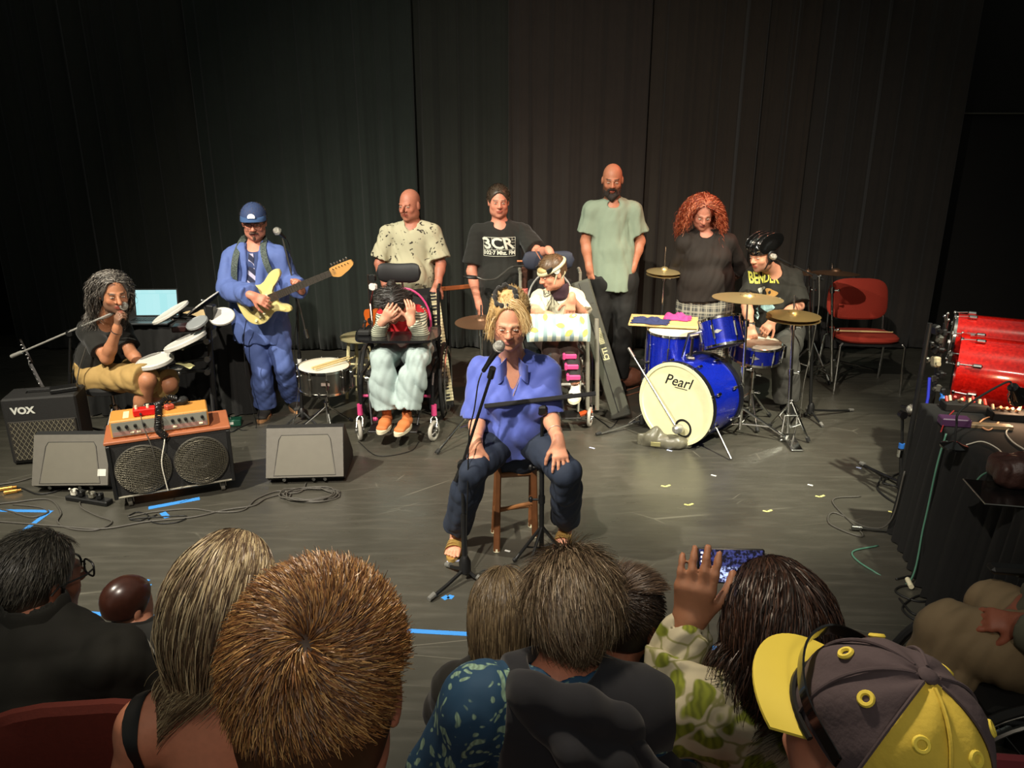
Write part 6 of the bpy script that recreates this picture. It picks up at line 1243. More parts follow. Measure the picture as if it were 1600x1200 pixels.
# ================================================================= cables and small gear on the left floor
SL = [([fl(478, 755), fl(470, 768), fl(440, 772), fl(415, 779), fl(395, 790), fl(350, 797), fl(300, 808), fl(230, 815), fl(160, 826), fl(90, 822), fl(0, 815), fl(-60, 812)], CABLE, .0055, 'long grey cable running left across the whole floor from the wedge'),
 ([fl(120, 756), fl(130, 770), fl(125, 790), fl(150, 805), fl(175, 815), fl(150, 828), fl(110, 826), fl(90, 815), fl(95, 800), fl(75, 780), fl(20, 785), fl(-30, 790)], CABLE, .005, 'grey cable winding around the power block at left'),
 ([fl(105, 752), fl(95, 765), fl(60, 772), fl(30, 762), fl(0, 766), fl(-30, 770)], CABLEB, .005, 'dark cable leaving the power block toward the left edge'),
 ([fl(54, 745), fl(30, 752), fl(0, 757), fl(-30, 760)], CABLE, .005, 'cable from the left wedge running off to the left'),
 ([fl(200, 808), fl(240, 800), fl(300, 795), fl(340, 800), fl(380, 797), fl(400, 780), fl(430, 768), fl(452, 768)], CABLE, .0045, 'thin grey cable passing in front of the wheeled cabinet'),
 ([fl(200, 806), fl(215, 800), fl(232, 806), fl(220, 813), fl(203, 811), fl(240, 808), fl(290, 806), fl(280, 815), fl(250, 818), fl(232, 812), fl(245, 804)], CABLEB, .0035, 'small dark cable loops between the tape pieces'),
 ([fl(0, 795), fl(20, 800), fl(50, 808), fl(75, 800), fl(60, 792), fl(20, 788)], CABLE, .005, 'cable loop lying over the V of blue tape'),
 ([fl(395, 660), fl(375, 668), fl(360, 675), fl(345, 665), fl(365, 652), fl(385, 640), fl(410, 636)], CABLEB, .004, 'black lead of the green pedal behind the cabinet'),
 ([fl(345, 640), fl(355, 650), fl(340, 660), fl(325, 652), fl(342, 645), fl(362, 655), fl(350, 668)], CABLEB, .006, 'black cable coil at the foot of the draped table'),
 ([fl(560, 690), fl(590, 712), fl(640, 705), fl(655, 690)], CABLEB, .003, 'thin cable on the floor in front of the left wheelchair'),
 ([fl(928, 650), fl(945, 662), fl(955, 668), fl(966, 655), fl(975, 640)], CABLEB, .004, 'black cable sagging to the floor beside the leaning keyboard'),
 ([fl(940, 600), fl(960, 612), fl(985, 608), fl(1000, 600), fl(975, 590), fl(950, 600), fl(970, 618), fl(1000, 612)], mat('cable_rust', '#8a5a44', .5), .006, 'rust-coloured cables heaped behind the leaning keyboard')]
for pts, m, r_, lb in SL: cord('cable', pts, r_, m, lb)
cc = G(485, 775); pts = []
for i in range(5*26): a = 2*math.pi*i/26; k = 1+.12*math.sin(i*.37)+.05*math.sin(i*1.3); pts.append(cc+V3(.155*k*math.cos(a)+.02*math.sin(i*.05), .085*k*math.sin(a), .006+.0035*(i//26)+.003*math.sin(i)))
b = MB(); b.tube(pts, .0045, 6); tag(b.build('cable_coil', CABLE, None, base=cc, sharp=0), 'neat round coil of grey cable in front of the lone wedge monitor', 'cable')
pb = G(140, 784); t = thing('power_strip', 'black power block with adapters in front of the left wedge', 'power strip', pb, -.28); MPb = place(pb, -.28); b = MB(MPb); b.box((0, 0, .015), (.30, .06, .03), bev=.006); b.build('body', BLK, t)
for k, (x, m) in enumerate(((-.1, CABLEW), (-.05, CABLEB), (.03, mat('adapter_grey', '#6d6a5e', .4)), (.085, CABLEB))): b = MB(MPb); b.box((x, 0, .05), (.035, .04, .04), bev=.008); b.cyl((x, -.01, .06), (x, -.03, .085), .006); b.build('plug', m, t)
for k in range(2): a_ = G(0+k*7, 768+k*5); b = MB(); b.cyl(a_+V3(0, 0, .014), a_+V3(.06, .03, .014), .012, n=12); b.cyl(a_+V3(.06, .03, .014), a_+V3(.08, .04, .014), .007, n=10); tag(b.build('jack_plug', mat('brass', '#d8a04e', .3, .8), None, base=a_), ('upper', 'lower')[k]+' of two brass jack plugs on the floor at the left edge', 'plug', 'brass plugs at the left edge')
for (px, py, h_, lb) in ((357, 622, .17, 'small turned wooden object on the floor behind the guitarist\'s pedal'),): 
    c_ = G(px, 640); b = MB(); b.lathe([(.03, 0), (.032, .02), (.02, .05), (.02, .09), (.045, .11), (.05, .14), (.03, .155), (0, .16)], c_, n=24); tag(b.build('percussion_shaker', mat('terracotta', '#b9775a', .6), None, base=c_), lb, 'shaker')
c_ = G(960, 610); b = MB(); b.ell(c_+V3(.1, .1, .09), (.16, .1, .09), nu=20, nv=12); b.ell(c_+V3(.02, .05, .06), (.08, .07, .06), nu=16, nv=10); tag(b.build('cloth_heap', mat('copper_heap', '#6e4230', .5, var=.5, scale=25, bump=.6), None, base=c_), 'brown heap of gear on the floor behind the white bass drum head', 'heap')
# ================================================================= people on the stage
def JP(Y, **kw):
    J = {}
    for n, v in kw.items():
        if isinstance(v, np.ndarray): J[n] = v
        else: J[n] = P(v[0], v[1], v[2] if len(v) > 2 else Y)
    return J
def stand(J, k=1.0, sp=.1, tilt=0):
    w_ = unit((J['sr']-J['sl'])*V3(1, 1, 0)); p = J['pel']
    for q, s in (('l', -1), ('r', 1)):
        J.setdefault('h'+q, p+w_*s*.09*k-V3(0, 0, .04)); J.setdefault('a'+q, V3(*(p+w_*s*sp)[:2], .09)); J.setdefault('k'+q, (J['h'+q]+J['a'+q])/2+V3(0, -.03, .0))
    return J
def seat(J, f, k=1.0, sp=.11, floor=0.0, L=.42):
    f = unit(V3(f[0], f[1], 0)); w_ = unit((J['sr']-J['sl'])*V3(1, 1, 0)); p = J['pel']
    for q, s in (('l', -1), ('r', 1)):
        J.setdefault('h'+q, p+w_*s*.085*k); J.setdefault('k'+q, p+w_*s*sp+f*L*k+V3(0, 0, .0)); J.setdefault('a'+q, V3(*(J['k'+q]+f*.03)[:2], floor+.09))
    return J
def person(label, J, skin, k=1.0, hk=1.0, h=.006, hands=None, paint={}, bkw={}, fkw={}, group=None, base=None, hs=.0):
    bs_ = base if base is not None else V3(*((J['al']+J['ar'])/2)[:2], max(0, min(J['al'][2], J['ar'][2])-.09))
    t = thing('person', label, 'person', bs_, group=group); B = Body(J, k=k, **bkw); B.hk = hk; s = B.full(h, hands, **fkw); v, f = s.mesh(relax=1)
    mesh_obj('body', v, f, M_SKIN, t, sharp=0, col=face_paint(SKIN[skin] if isinstance(skin, str) else skin, J['head'], B.F, hk, **paint)(v)); B.t = t
    if fkw.get('face', True): eyes(t, J['head'], B.F, hk)
    return t, B
def top(B, m, name='shirt', t=.012, sleeve=(.62, .62), hem=.16, neckr=.066, vee=0, loose=0, h=.007, fold=.004, seed=1, sl_loose=.012, open_=0, label=None, off=None, low=0.0):
    J, k = B.J, B.k; s = SDF(h); B.torso(s, t, loose=loose); up, f = B.up, B.f; nk = J['neck']
    s.cap(nk-up*(.0+low)*k+f*.012, nk+up*.2*k, neckr*k, neckr*k*1.1, .012, True)
    s.ell(nk+f*.075*k-up*(.02+low)*k, (.055*k, .06*k, .035*k), np.array((B.w, f, up)), .015, True)
    if vee:
        for i in range(5): u = i/4; s.cap(nk+f*.06*k, nk+f*(.17)*k-up*vee*u*k, .052*k*(1-u*.0), .012*k, .01, True)
    if open_: s.slab(nk+f*.16*k-up*.05, J['pel']+f*.17*k, B.w, (open_, .1), (open_*.5, .1), .01, sub=True)
    s.slab(J['pel']+up*.12*k, J['pel']-up*max(.02, hem-.16)*k, B.w, (.15*k*B.bulk+t+loose, .105*k*B.bulk*B.flat+t+loose+B.belly*.4), (.158*k*B.bulk+t+loose+.006, .112*k*B.bulk*B.flat+t+loose+.008+B.belly*.3), .03)
    s.plane(J['pel']-up*(hem-.16)*k, -up+f*.0, .006)
    B.arms(s, t, sleeve, loose=sl_loose); v, q = s.mesh(folds(fold, 1, seed)); return mesh_obj(name, v, q, m, B.t, sharp=0, label=label)
def pants(B, m, name='trousers', t=.012, upto=1.93, h=.007, fold=.005, seed=2, loose=.012, rise=.12):
    J, k = B.J, B.k; s = SDF(h); up = B.up; s.slab(J['pel']-up*.04, J['pel']+up*rise*k, B.w, (.162*k*B.bulk+t, .112*k*B.bulk*B.flat+t), (.148*k*B.bulk+t, .104*k*B.bulk*B.flat+t), .03); s.plane(J['pel']+up*rise*k, up, .004)
    s.cap(J['hl'], J['hr'], .095*k+t, .095*k+t, .04); B.legs(s, t, upto, .02, loose); v, q = s.mesh(folds(fold, .9, seed)); return mesh_obj(name, v, q, m, B.t, sharp=0)
def curly(t, B, n, length, cols, width, step=.012, wave=.0, wl=.05, keep=None, stiff=.8, shell=.016, low=-.05, facecut=.03, body=True, g=(0, 0, -1), d0=None, center=None, jit=.05, r=None, name='hair', shellcol=None, rnd=.4, clumps=0, side=0, lv=.3, off=(0, -.016, .036), coll=None, h=.006, noshell=False, rng=None, push=.7, inw=0.0, hline=True):
    """hair = scalp cap + strands"""
    rng = rng or np.random.default_rng(11); J, F, hk = B.J, B.F, B.hk; c = J['head']+hk*(off[0]*F[0]+off[1]*F[1]+off[2]*F[2]); rr = (np.array((.076, .096, .087))+shell*1.08)*hk if r is None else np.array(r)*hk
    keep = keep or (lambda q: ((q[:, 2] > -.02*hk) | (q[:, 1] < -.0)) & ~((q[:, 1] > .055*hk) & (q[:, 2] < .045*hk)))
    p, nr, l = scalp_points(n, c, rr, F, keep, rng); co = [(c, rr*1.0, F), (J['head']-F[2]*.05*hk-F[1]*.0, np.array((.075, .085, .1))*hk, F)]
    if body: 
        m = J['neck']-B.up*.12*B.k; co.append((m, np.array((B.S*.95, .135*B.k*B.bulk, .19*B.k)), np.array((B.w, B.f, B.up)))); co.append((J['neck']+B.up*.02, np.array((.07, .07, .09))*B.k, np.array((B.w, B.f, B.up))))
    co = co+(coll or []); d = nr*.2+(np.tile(np.array(d0)@F*.8, (n, 1)) if d0 is not None else F[2]*-.1-F[1]*.35+np.tanh(l[:, :1]/.01)*F[0]*push)
    N_ = max(3, int(length/step)); cl = None
    if clumps: cc = p[rng.choice(n, clumps)]; a_ = ((p[:, None]-cc[None])**2).sum(2).argmin(1); cl = rng.uniform(0, 6.28, clumps)[a_]+rng.normal(0, .3, n)
    st = step*rng.uniform(1-lv, 1.05, n); paths = grow(p, d, N_, st, g, stiff, co, wave, wl, jit, rng, cl, J['neck']-B.f*.0, inw)
    ex = None
    if not noshell:
        s = cap_shell(J['head'], F, hk, shell, low, h, facecut, side=side)
        if hline: s.ell(J['head']+hk*(.13*F[1]), np.array((.09, .095, .142))*hk, F, .008, True)
        v, f = s.mesh(); sc = np.array(sx(shellcol or cols[0]))*.8; ex = (v, f, sc)
    return strand_obj(name, t, paths, width, c, mixcols(n, cols, rng), ex, rng, rnd)
def tuft(t, B, n, length, cols, width, comb=(0, 1, 0), whorl=None, lift=.6, keep=None, shell=.010, low=-.055, facecut=.03, name='hair', rng=None, nseg=5, lv=.35, off=(0, -.016, .036), jit=.08, h=.006, curl=0.0, shellcol=None, grav=.12, side=0):
    """short hair: strands leave the scalp and lie down along comb (head axes) or around a whorl point"""
    rng = rng or np.random.default_rng(5); J, F, hk = B.J, B.F, B.hk; c = J['head']+hk*(off[0]*F[0]+off[1]*F[1]+off[2]*F[2]); rr = (np.array((.076, .096, .087))+shell*1.0)*hk
    keep = keep or (lambda q: ((q[:, 2] > -.035*hk) | (q[:, 1] < .0)) & ~((q[:, 1] > .06*hk) & (q[:, 2] < .045*hk)) & (q[:, 2] > -.085*hk))
    p, nr, l = scalp_points(n, c, rr, F, keep, rng); cb = np.tile(unit(np.array(comb)@F), (n, 1))
    if whorl is not None:
        wp = np.array(whorl)*hk; dl = l-wp; dl /= np.linalg.norm(dl, axis=1)[:, None]+1e-6; cb = dl@F+.55*np.cross(nr, dl@F)
    cb = cb-nr*(cb*nr).sum(1)[:, None]; cb /= np.linalg.norm(cb, axis=1)[:, None]+1e-9; ln = length*rng.uniform(1-lv, 1.1, n)[:, None]; out = [p-nr*.003]; d = nr*lift+cb*(1-lift)+rng.normal(size=(n, 3))*jit; q = p
    for i in range(nseg):
        d /= np.linalg.norm(d, axis=1)[:, None]; q = q+d*ln/nseg; out.append(q.copy()); d = d+cb*(.25+.5*curl)-V3(0, 0, grav)+rng.normal(size=(n, 3))*jit*.5
    s = cap_shell(J['head'], F, hk, shell, low, h, facecut, side=side); s.ell(J['head']+hk*.14*F[1], np.array((.085, .09, .125))*hk, F, .006, True); v, f = s.mesh(); return strand_obj(name, t, np.stack(out, 1), width, c, mixcols(n, cols, rng), (v, f, np.array(sx(shellcol or cols[0]))*.8), rng, .3)
H_ = lambda d, b, **k: dict(d=unit(d), back=unit(b), **k)
TEEB = mat('black_tee', '#15140f', .9, var=.15, scale=40, sheen=.1); DARKP = mat('dark_trousers', '#1b1916', .9, var=.2, scale=20); JEAN = mat('dark_denim', '#1d2739', .85, var=.25, scale=50)
def shoes(B, m, sole, k=1.0, **kw):
    for q in 'lr': shoe(B.t, B.J['a'+q], B.J.get('t'+q, B.f), m, sole, k, **kw)
# ---- long-haired man
J = JP(4.95, head=(178, 458, 4.93), hf=V3(.62, -.76, -.16), neck=(160, 500, 5.02), sl=(136, 515, 4.97), sr=(192, 513, 5.18), el=(167, 560, 4.84), wl=(183, 515, 4.80), er=(205, 552, 5.05), wr=(222, 570, 4.95), pel=(156, 583, 5.12), hl=(152, 588, 5.03), hr=(178, 585, 5.15), kl=(230, 594, 4.80), kr=(264, 600, 4.98), al=G(214, 700)+V3(0, 0, .09), ar=G(200, 680)+V3(0, 0, .09))
t, B = person('long-haired person in black shirt and khaki shorts seated by the drum pads, hand at chin', J, 'tan', .97, 1.05, .006, dict(l=H_((.25, -.1, 1), (-.6, -.7, .2), thumb=-1, curl=.9), r=H_((.5, -.5, -.3), (0, -.3, 1), thumb=1, curl=.5)), dict(brow=(.02, .015, .01), stub=sx('#6a5548')), dict(bulk=1.02), dict(nose=1.15, feet=True))
top(B, TEEB, hem=.24, sleeve=(.72, .72)); pants(B, mat('khaki', '#a98a52', .85, var=.12, scale=30), 'shorts', upto=.98, t=.016, loose=.02, fold=.006, seed=4)
curly(t, B, 2600, .36, ['#5d5751', '#2c2825', '#8d867e', '#3f3935', '#a39c92'], .0017, wave=.008, wl=.10, stiff=.86, shell=.014, facecut=.02, jit=.035, keep=lambda q: (q[:, 2] > -.05) & ~((q[:, 1] > .035) & (q[:, 2] < .06)), clumps=60, push=.5, inw=.4, side=.0)
b = MB(); b.torus(J['wl']-unit(J['wl']-J['el'])*.015, J['wl']-J['el'], .031, .004, 20, 6); b.build('wristband', BLK, t)
# ---- man in the blue suit
Y0 = 5.47
J = JP(Y0, head=(397, 347, Y0), hf=V3(.18, -.95, -.2), neck=(399, 382, Y0+.03), sl=(363, 402), sr=(436, 400), el=(355, 452, Y0-.12), wl=(394, 462, 5.07), er=(456, 442, Y0-.02), wr=(470, 452, 5.30), pel=(408, 503, Y0+.03), hl=(394, 512), hr=(428, 510), kl=(408, 578, 5.38), kr=(444, 572, 5.42), al=G(413, 652)+V3(0, .05, .09), ar=G(456, 640)+V3(0, .05, .09), tl=V3(.05, -1, 0), tr=V3(.55, -.85, 0))
t, B = person('person in a bright blue suit and cap playing a cream electric guitar', J, 'pink', .92, .98, .006, dict(l=H_((.75, -.1, -.3), (-.2, -.8, .55), thumb=1, curl=.55), r=H_((-.1, -.5, .8), (.5, .8, .1), thumb=-1, curl=1.1)), dict(brow=(.08, .05, .04)), dict(bulk=1.1, belly=.04), dict(jaw=1.08))
SUIT = mat('blue_suit', '#5468a4', .8, var=.1, scale=30); UND = mat('navy_shirt', '#324270', .8, var=.15, scale=30)
top(B, UND, 'shirt', .014, (0, 0), .2, .064, vee=.02); top(B, SUIT, 'jacket', .03, (1.93, 1.93), .3, .072, vee=.18, open_=.045, loose=.012, fold=.007, seed=9, sl_loose=.014); pants(B, SUIT, t=.012, upto=1.98, loose=.03, fold=.006, seed=6)
s = B; L = lambda x, y, z: B.J['neck']+B.w*x+B.f*y+B.up*z
b = MB(); g = np.array([[L(.0+sx_*wd, .112+.035*u, -.05-.30*u) for sx_ in (-1, 1)] for u, wd in ((0, .016), (.12, .02), (.2, .018), (.7, .034), (.93, .04), (1, .003))]); b.slab(g, -B.f*.006); b.build('tie', patmat('striped_tie', 'stripes', '#1c2140', '#b9b4cc', 7, .6, .62, direction='DIAGONAL'), t)
STR = patmat('strap_weave', 'spots', '#1f2a26', '#6f7d76', 130, .7, .4)
for pts in ([L(-.03, -.1, .0), L(-.075, -.02, .05), L(-.095, .08, -.01), L(-.105, .155, -.10), L(-.115, .17, -.24), L(-.13, .15, -.40)], [L(.02, -.1, .0), L(.07, -.0, .045), L(.085, .10, -.02), L(.12, .155, -.12), L(.17, .15, -.24)]):
    p = spline(pts, 6); b = MB(); tg = np.gradient(p, axis=0); sd = np.array([unit(np.cross(x_, B.f)) for x_ in tg]); b.slab(np.stack([p-sd*.022, p+sd*.022], 1), -B.f*.004); b.build('guitar_strap', STR, t)
tuft(t, B, 900, .02, ['#6a5a50', '#8b7a6e'], .0012, low=-.03, facecut=.03)
BR_ = mat('brown_frames', '#3b1f18', .3); glasses(t, J['head'], B.F, .98, BR_, .024, square=True, t=.0024)
def facial(B, name, parts, col, fuzz=0, h=.004):
    F, c, hk = B.F, B.J['head'], B.hk; s = SDF(h)
    for a_, b_, ra, rb in parts: s.cap(c+hk*(np.array(a_)@F), c+hk*(np.array(b_)@F), ra*hk, rb*hk, .008)
    v, f = s.mesh(folds(.002, 3, 3)); return mesh_obj(name, v, f, mat('hair_'+name+col[1:], col, .8, var=.3, scale=200, bump=.3), B.t, sharp=0)
facial(B, 'moustache', [((-.026, .092, -.056), (0, .102, -.046), .006, .009), ((.026, .092, -.056), (0, .102, -.046), .006, .009), ((0, .092, -.082), (0, .088, -.1), .008, .01)], '#5b4237')
def capmesh(B, m, brimm, t=.016, brim=.075, tiltb=.0, low=.022, panels=None, parent=None):
    F, c, hk = B.F, B.J['head'], B.hk; s = SDF(.005); L = lambda x, y, z: c+hk*(x*F[0]+y*F[1]+z*F[2]); s.ell(L(0, -.012, .034), (np.array((.077, .097, .090))+t)*hk, F); s.plane(L(0, 0, low), -F[2]+F[1]*tiltb, .003); s.ell(L(0, -.012, .0), (np.array((.077, .097, .09))+t*.3)*hk, F, .003, True)
    o = sdf_obj('cap', s, m, B.t); b = MB(); n = 22; g = []
    for i in range(n+1):
        a = math.pi*(i/n)*.86+math.pi*.07; x_ = math.cos(a); y_ = math.sin(a); r0 = np.array(((.077+t)*.97, (.097+t)*.97)); row = []
        for j in range(6): u = j/5; row.append(L(x_*(r0[0]+.004*u), -.012+y_*r0[1]+brim*u*math.sin(a)**.8, low+.008-.012*u*u-.022*(x_**2)*u-.0))
        g.append(row)
    b.slab(np.array(g)[::-1], -F[2]*.003); bo = b.build('brim', brimm, o); b = MB(); b.ell(L(0, -.012, .034+.090+t), (.009, .009, .005), F, 12, 8); b.build('button', m, o); return o, L
co, L = capmesh(B, mat('denim_cap', '#2d3f66', .8, var=.15, scale=60), mat('denim_brim', '#33507a', .8), brim=.052, tiltb=-.1, low=.05)
b = MB(); b.prism([(.026*math.cos(a), .024*max(-.35, math.sin(a))) for a in np.arange(20)/20*6.283], L(0, .112, .068), B.F[0], unit(B.F[2]-.55*B.F[1]), .006 if 0 else -.006); b.prism([(.026*math.cos(a), .024*max(-.35, math.sin(a))) for a in np.arange(20)/20*6.283], L(0, .112, .068), B.F[0], unit(B.F[2]-.55*B.F[1]), .006); b.build('white_badge', mat('badge_white', '#cfd4de', .6), co)
GSH = mat('dark_shoe', '#2e2c28', .7, var=.2); TANS = mat('tan_sole', '#b98a5e', .6); shoes(B, GSH, TANS, .98)
o_ = P(411, 470, 5.18); xa = P(520, 425, 5.10)-o_
gt, _ = electric('electric_guitar', 'cream electric guitar with maple headstock in the hands of the blue-suited person', o_, xa, V3(.35, 0, -1), mat('cream_lacquer', '#dfcf86', .3, var=.05, scale=6, coat=.4), mat('rosewood_board', '#3a332c', .5), mat('maple', '#c89454', .35), mat('cream_guard', '#e6d795', .35), k=.93)
cord('guitar_lead', [P(385, 500, 5.15), P(381, 530, 5.2), P(385, 590, 5.2), P(395, 640, 5.2), G(400, 668, .006), G(380, 672, .006), G(370, 668, .01)], .003, CABLEB, 'black lead hanging from the cream guitar down to the green pedal')
# ---- person in the left wheelchair
J = JP(5.3, head=(614, 478, 5.17), hf=V3(.12, -.72, -.68), neck=(626, 486, 5.36), sl=(600, 492, 5.34), sr=(655, 489, 5.36), el=(590, 527, 5.12), wl=(598, 502, 5.02), er=(661, 524, 5.14), wr=(642, 502, 5.06), pel=V3(-.80, 5.42, .56), hl=V3(-.89, 5.38, .56), hr=V3(-.71, 5.38, .56), kl=(597, 562, 4.99), kr=(652, 560, 4.99), al=P(603, 640, 4.97), ar=P(634, 638, 4.93), tl=V3(-.1, -1, 0), tr=V3(-.25, -1, 0))
t, B = person('person bent over the wheelchair tray, face in both hands, striped sleeves and red top', J, 'pale', .88, .98, .006, dict(l=H_((.55, -.2, .75), (.1, -1, .1), thumb=1, curl=.35), r=H_((.02, .25, 1), (.6, -.7, .1), thumb=-1, curl=.3)), {}, dict(bulk=.95))
STRP = patmat('striped_jersey', 'stripes', '#c3c5ae', '#3c4740', 22, .85, .66, direction='Z', warp=.6)
top(B, STRP, 'striped_top', .010, (1.9, 1.9), .2, .062, seed=3, sl_loose=.004, fold=.003); top(B, mat('red_cotton', '#c8202a', .8, var=.1, scale=20), 'red_top', .018, (0, 0), .22, .064, vee=.05, seed=8, fold=.006)
pants(B, mat('pale_denim', '#a4b5b3', .85, var=.14, scale=25), 'jeans', t=.024, upto=1.96, loose=.035, fold=.010, seed=11)
curly(t, B, 1500, .07, ['#1a1614', '#2a2320', '#3a332e'], .0015, wave=.004, stiff=.9, shell=.016, body=False, facecut=.02)
s = SDF(.005)
for px, py in ((612, 445), (638, 462)): s.ell(P(px, py, 5.24), .030)
v, f = s.mesh(folds(.006, 3, 4)); mesh_obj('hair_bun', v, f, mat('dark_hair_bun', '#1d1917', .6, var=.4, scale=90, bump=.5), t, sharp=0)
shoes(B, mat('orange_canvas', '#c9743f', .7, var=.2), mat('white_sole', '#ddd5b8', .5), .9, zfloor=.13, high=True)
# ---- man in the patterned shirt
J = JP(6.05, head=(640, 320, 6.03), hf=V3(-.38, -.9, -.12), neck=(644, 347, 6.06), sl=(606, 362), sr=(677, 360), el=(593, 412, 6.0), wl=(603, 448, 5.95), er=(689, 412, 6.0), wr=(684, 443, 5.90), pel=(642, 470, 6.06)); stand(J)
t, B = person('bald person in a pale patterned short-sleeved shirt standing behind the left wheelchair', J, sx('#b0705a'), .97, .98, .006, dict(l=H_((.3, -.5, -.7), (0, -.8, .4), thumb=1, curl=.5), r=H_((-.35, -.35, -.9), (.1, -.8, .4), thumb=-1, curl=.55)), {}, dict(bulk=1.08, belly=.04), dict(jaw=1.1, nose=1.2))
top(B, patmat('bird_print', 'leaves', '#a9a388', '#2e2620', 17, .85, .23, warp=.3), 'shirt', .016, (.85, .85), .34, .07, vee=.08, fold=.006, seed=12, loose=.02, sl_loose=.022); pants(B, DARKP); shoes(B, BLK, BLK)
b = MB(); c_ = J['wr']-unit(J['wr']-J['er'])*.02; b.torus(c_, J['wr']-J['er'], .030, .0035, 20, 6); b.build('bracelet', mat('red_beads', '#6b2320', .5), t)
# ---- man in the black station T-shirt
J = JP(6.12, head=(779, 315, 6.1), hf=V3(.1, -.98, -.1), neck=(781, 347, 6.13), sl=(745, 362), sr=(820, 361), el=(737, 424, 6.08), wl=(749, 478, 6.02), er=(842, 396, 5.92), wr=(858, 392, 5.66), pel=(785, 478, 6.12)); stand(J)
t, B = person("person in a black radio station T-shirt with one hand on the wheelchair user's head", J, 'pink', 1.0, .98, .006, dict(l=H_((.15, -.1, -1), (-.8, -.5, 0), thumb=1, curl=.3), r=H_((.35, -.55, -.45), (.2, .2, 1), thumb=-1, curl=.5, spread=.2)), dict(brow=(.12, .08, .06)), dict(bulk=1.1, belly=.05), dict(jaw=1.06))
sh = top(B, TEEB, 'T-shirt'.lower().replace('-', '_'), .015, (.8, .8), .22, .066, fold=.004, loose=.015, seed=3, sl_loose=.02); pants(B, DARKP); shoes(B, BLK, BLK)
tuft(t, B, 1400, .018, ['#4d3f33', '#75614d', '#3a2f27'], .0013, lift=.7, low=-.02, facecut=.03)
PRT = mat('white_print', '#cfcdbd', .8, var=.05)
X = V3(1, 0, 0); Zu = V3(0, 0, 1); oc = P(780, 391, 5.9); v_, f_ = text_mesh('102·7 Mhz. FM', .042, bold=.0016); v_, f_ = subdiv_tris(v_, f_, .02); decal('print_lettering', v_, f_, oc-Zu*.034, X, Zu, PRT, sh, .004, sh)
v_, f_ = text_mesh('3CR', .115, bold=.003, shear=-.25); v_[:, 0] *= 1.15; v_, f_ = subdiv_tris(v_, f_, .02); decal('print_logo', v_, f_, oc+Zu*.035, X, Zu, PRT, sh, .005, sh)
b = MB(); bars = [((-.125, -.06), (.125, -.06)), ((-.125, .085), (.125, .085)), ((-.125, -.06), (-.125, .085)), ((.125, -.06), (.125, .085)), ((-.125, -.01), (.125, -.01))]+[((-.125, z_), (-.095, z_)) for z_ in (.02, .045, .065)]+[((.095, z_), (.125, z_)) for z_ in (.02, .045, .065)]+[((x_, .062), (x_, .085)) for x_ in (-.1, -.06, -.02, .02, .06, .1)]+[((x_, -.01), (x_, .012)) for x_ in (-.1, -.06, -.02, .02, .06, .1)]
vv, ff = [], []
for (x0, y0), (x1, y1) in bars:
    n = max(1, int(math.hypot(x1-x0, y1-y0)/.02)); dx, dy = unit((x1-x0, y1-y0)); 
    for i in range(n):
        a0, a1 = i/n, (i+1)/n; k0 = len(vv)
        for u, s_ in ((a0, -1), (a1, -1), (a1, 1), (a0, 1)): vv.append((x0+(x1-x0)*u-dy*s_*.0013, y0+(y1-y0)*u+dx*s_*.0013, 0))
        ff.append((k0, k0+1, k0+2, k0+3))
decal('print_grid', np.array(vv), ff, oc, X, Zu, PRT, sh, .004, sh)
# ---- person in the right wheelchair
J = JP(5.4, head=(863, 426, 5.36), hf=V3(-.84, -.40, -.38), neck=(873, 452, 5.45), sl=(842, 466, 5.44), sr=(900, 462, 5.48), el=(834, 489, 5.30), wl=(858, 493, 5.10), er=(911, 492, 5.36), wr=(893, 466, 5.20), pel=V3(.315, 5.62, .64), hl=V3(.23, 5.6, .64), hr=V3(.41, 5.6, .64), kl=(862, 545, 5.14), kr=(888, 540, 5.14), al=P(868, 603, 5.10), ar=P(899, 600, 5.08), tl=V3(-.1, -1, 0), tr=V3(-.15, -1, 0))
t, B = person('person in a white bow T-shirt and headgear in the silver wheelchair, head turned aside', J, 'fair', .86, .98, .006, dict(l=H_((.7, -.4, -.2), (0, -.3, 1), thumb=1, curl=.7), r=H_((-.1, -.1, -1), (.1, -1, .1), thumb=1, curl=.35)), {}, dict(bulk=.92))
sh = top(B, mat('white_cotton', '#dcd8bd', .85, var=.05, scale=20), 't_shirt', .014, (.9, .9), .2, .062, fold=.006, seed=21, loose=.01, sl_loose=.02); pants(B, mat('brown_leggings', '#33221c', .8), t=.01, upto=1.4)
s = SDF(.005); s.slab(J['neck']-B.up*.01+B.f*.02, J['neck']+B.up*.035+B.f*.02, B.w, (.078, .075), (.068, .065), .01); s.cap(J['neck']-B.up*.05, J['neck']+B.up*.09, .055, .055, .004, True); sdf_obj('neck_scarf', s, mat('plum_cloth', '#3a2530', .8), t)
oc = P(866, 466, 5.2); vv, ff = [], []
def stroke(pts, wd=.0022):
    p = spline([(a, b_) for a, b_ in pts], 8); tg = np.gradient(p, axis=0); tg /= np.linalg.norm(tg, axis=1)[:, None]; nn_ = np.stack([-tg[:, 1], tg[:, 0]], 1); k0 = len(vv)
    for q, n_ in zip(p, nn_): vv.append((*(q-n_*wd), 0)); vv.append((*(q+n_*wd), 0))
    ff.extend([(k0+2*i, k0+2*i+2, k0+2*i+3, k0+2*i+1) for i in range(len(p)-1)])
for sg in (-1, 1):
    stroke([(sg*.012, .004), (sg*.04, .032), (sg*.062, .03), (sg*.064, -.02), (sg*.045, -.022), (sg*.012, -.006)]); stroke([(sg*.008, -.01), (sg*.02, -.05), (sg*.045, -.085)]); stroke([(sg*.003, -.01), (sg*.008, -.05), (sg*.015, -.09)])
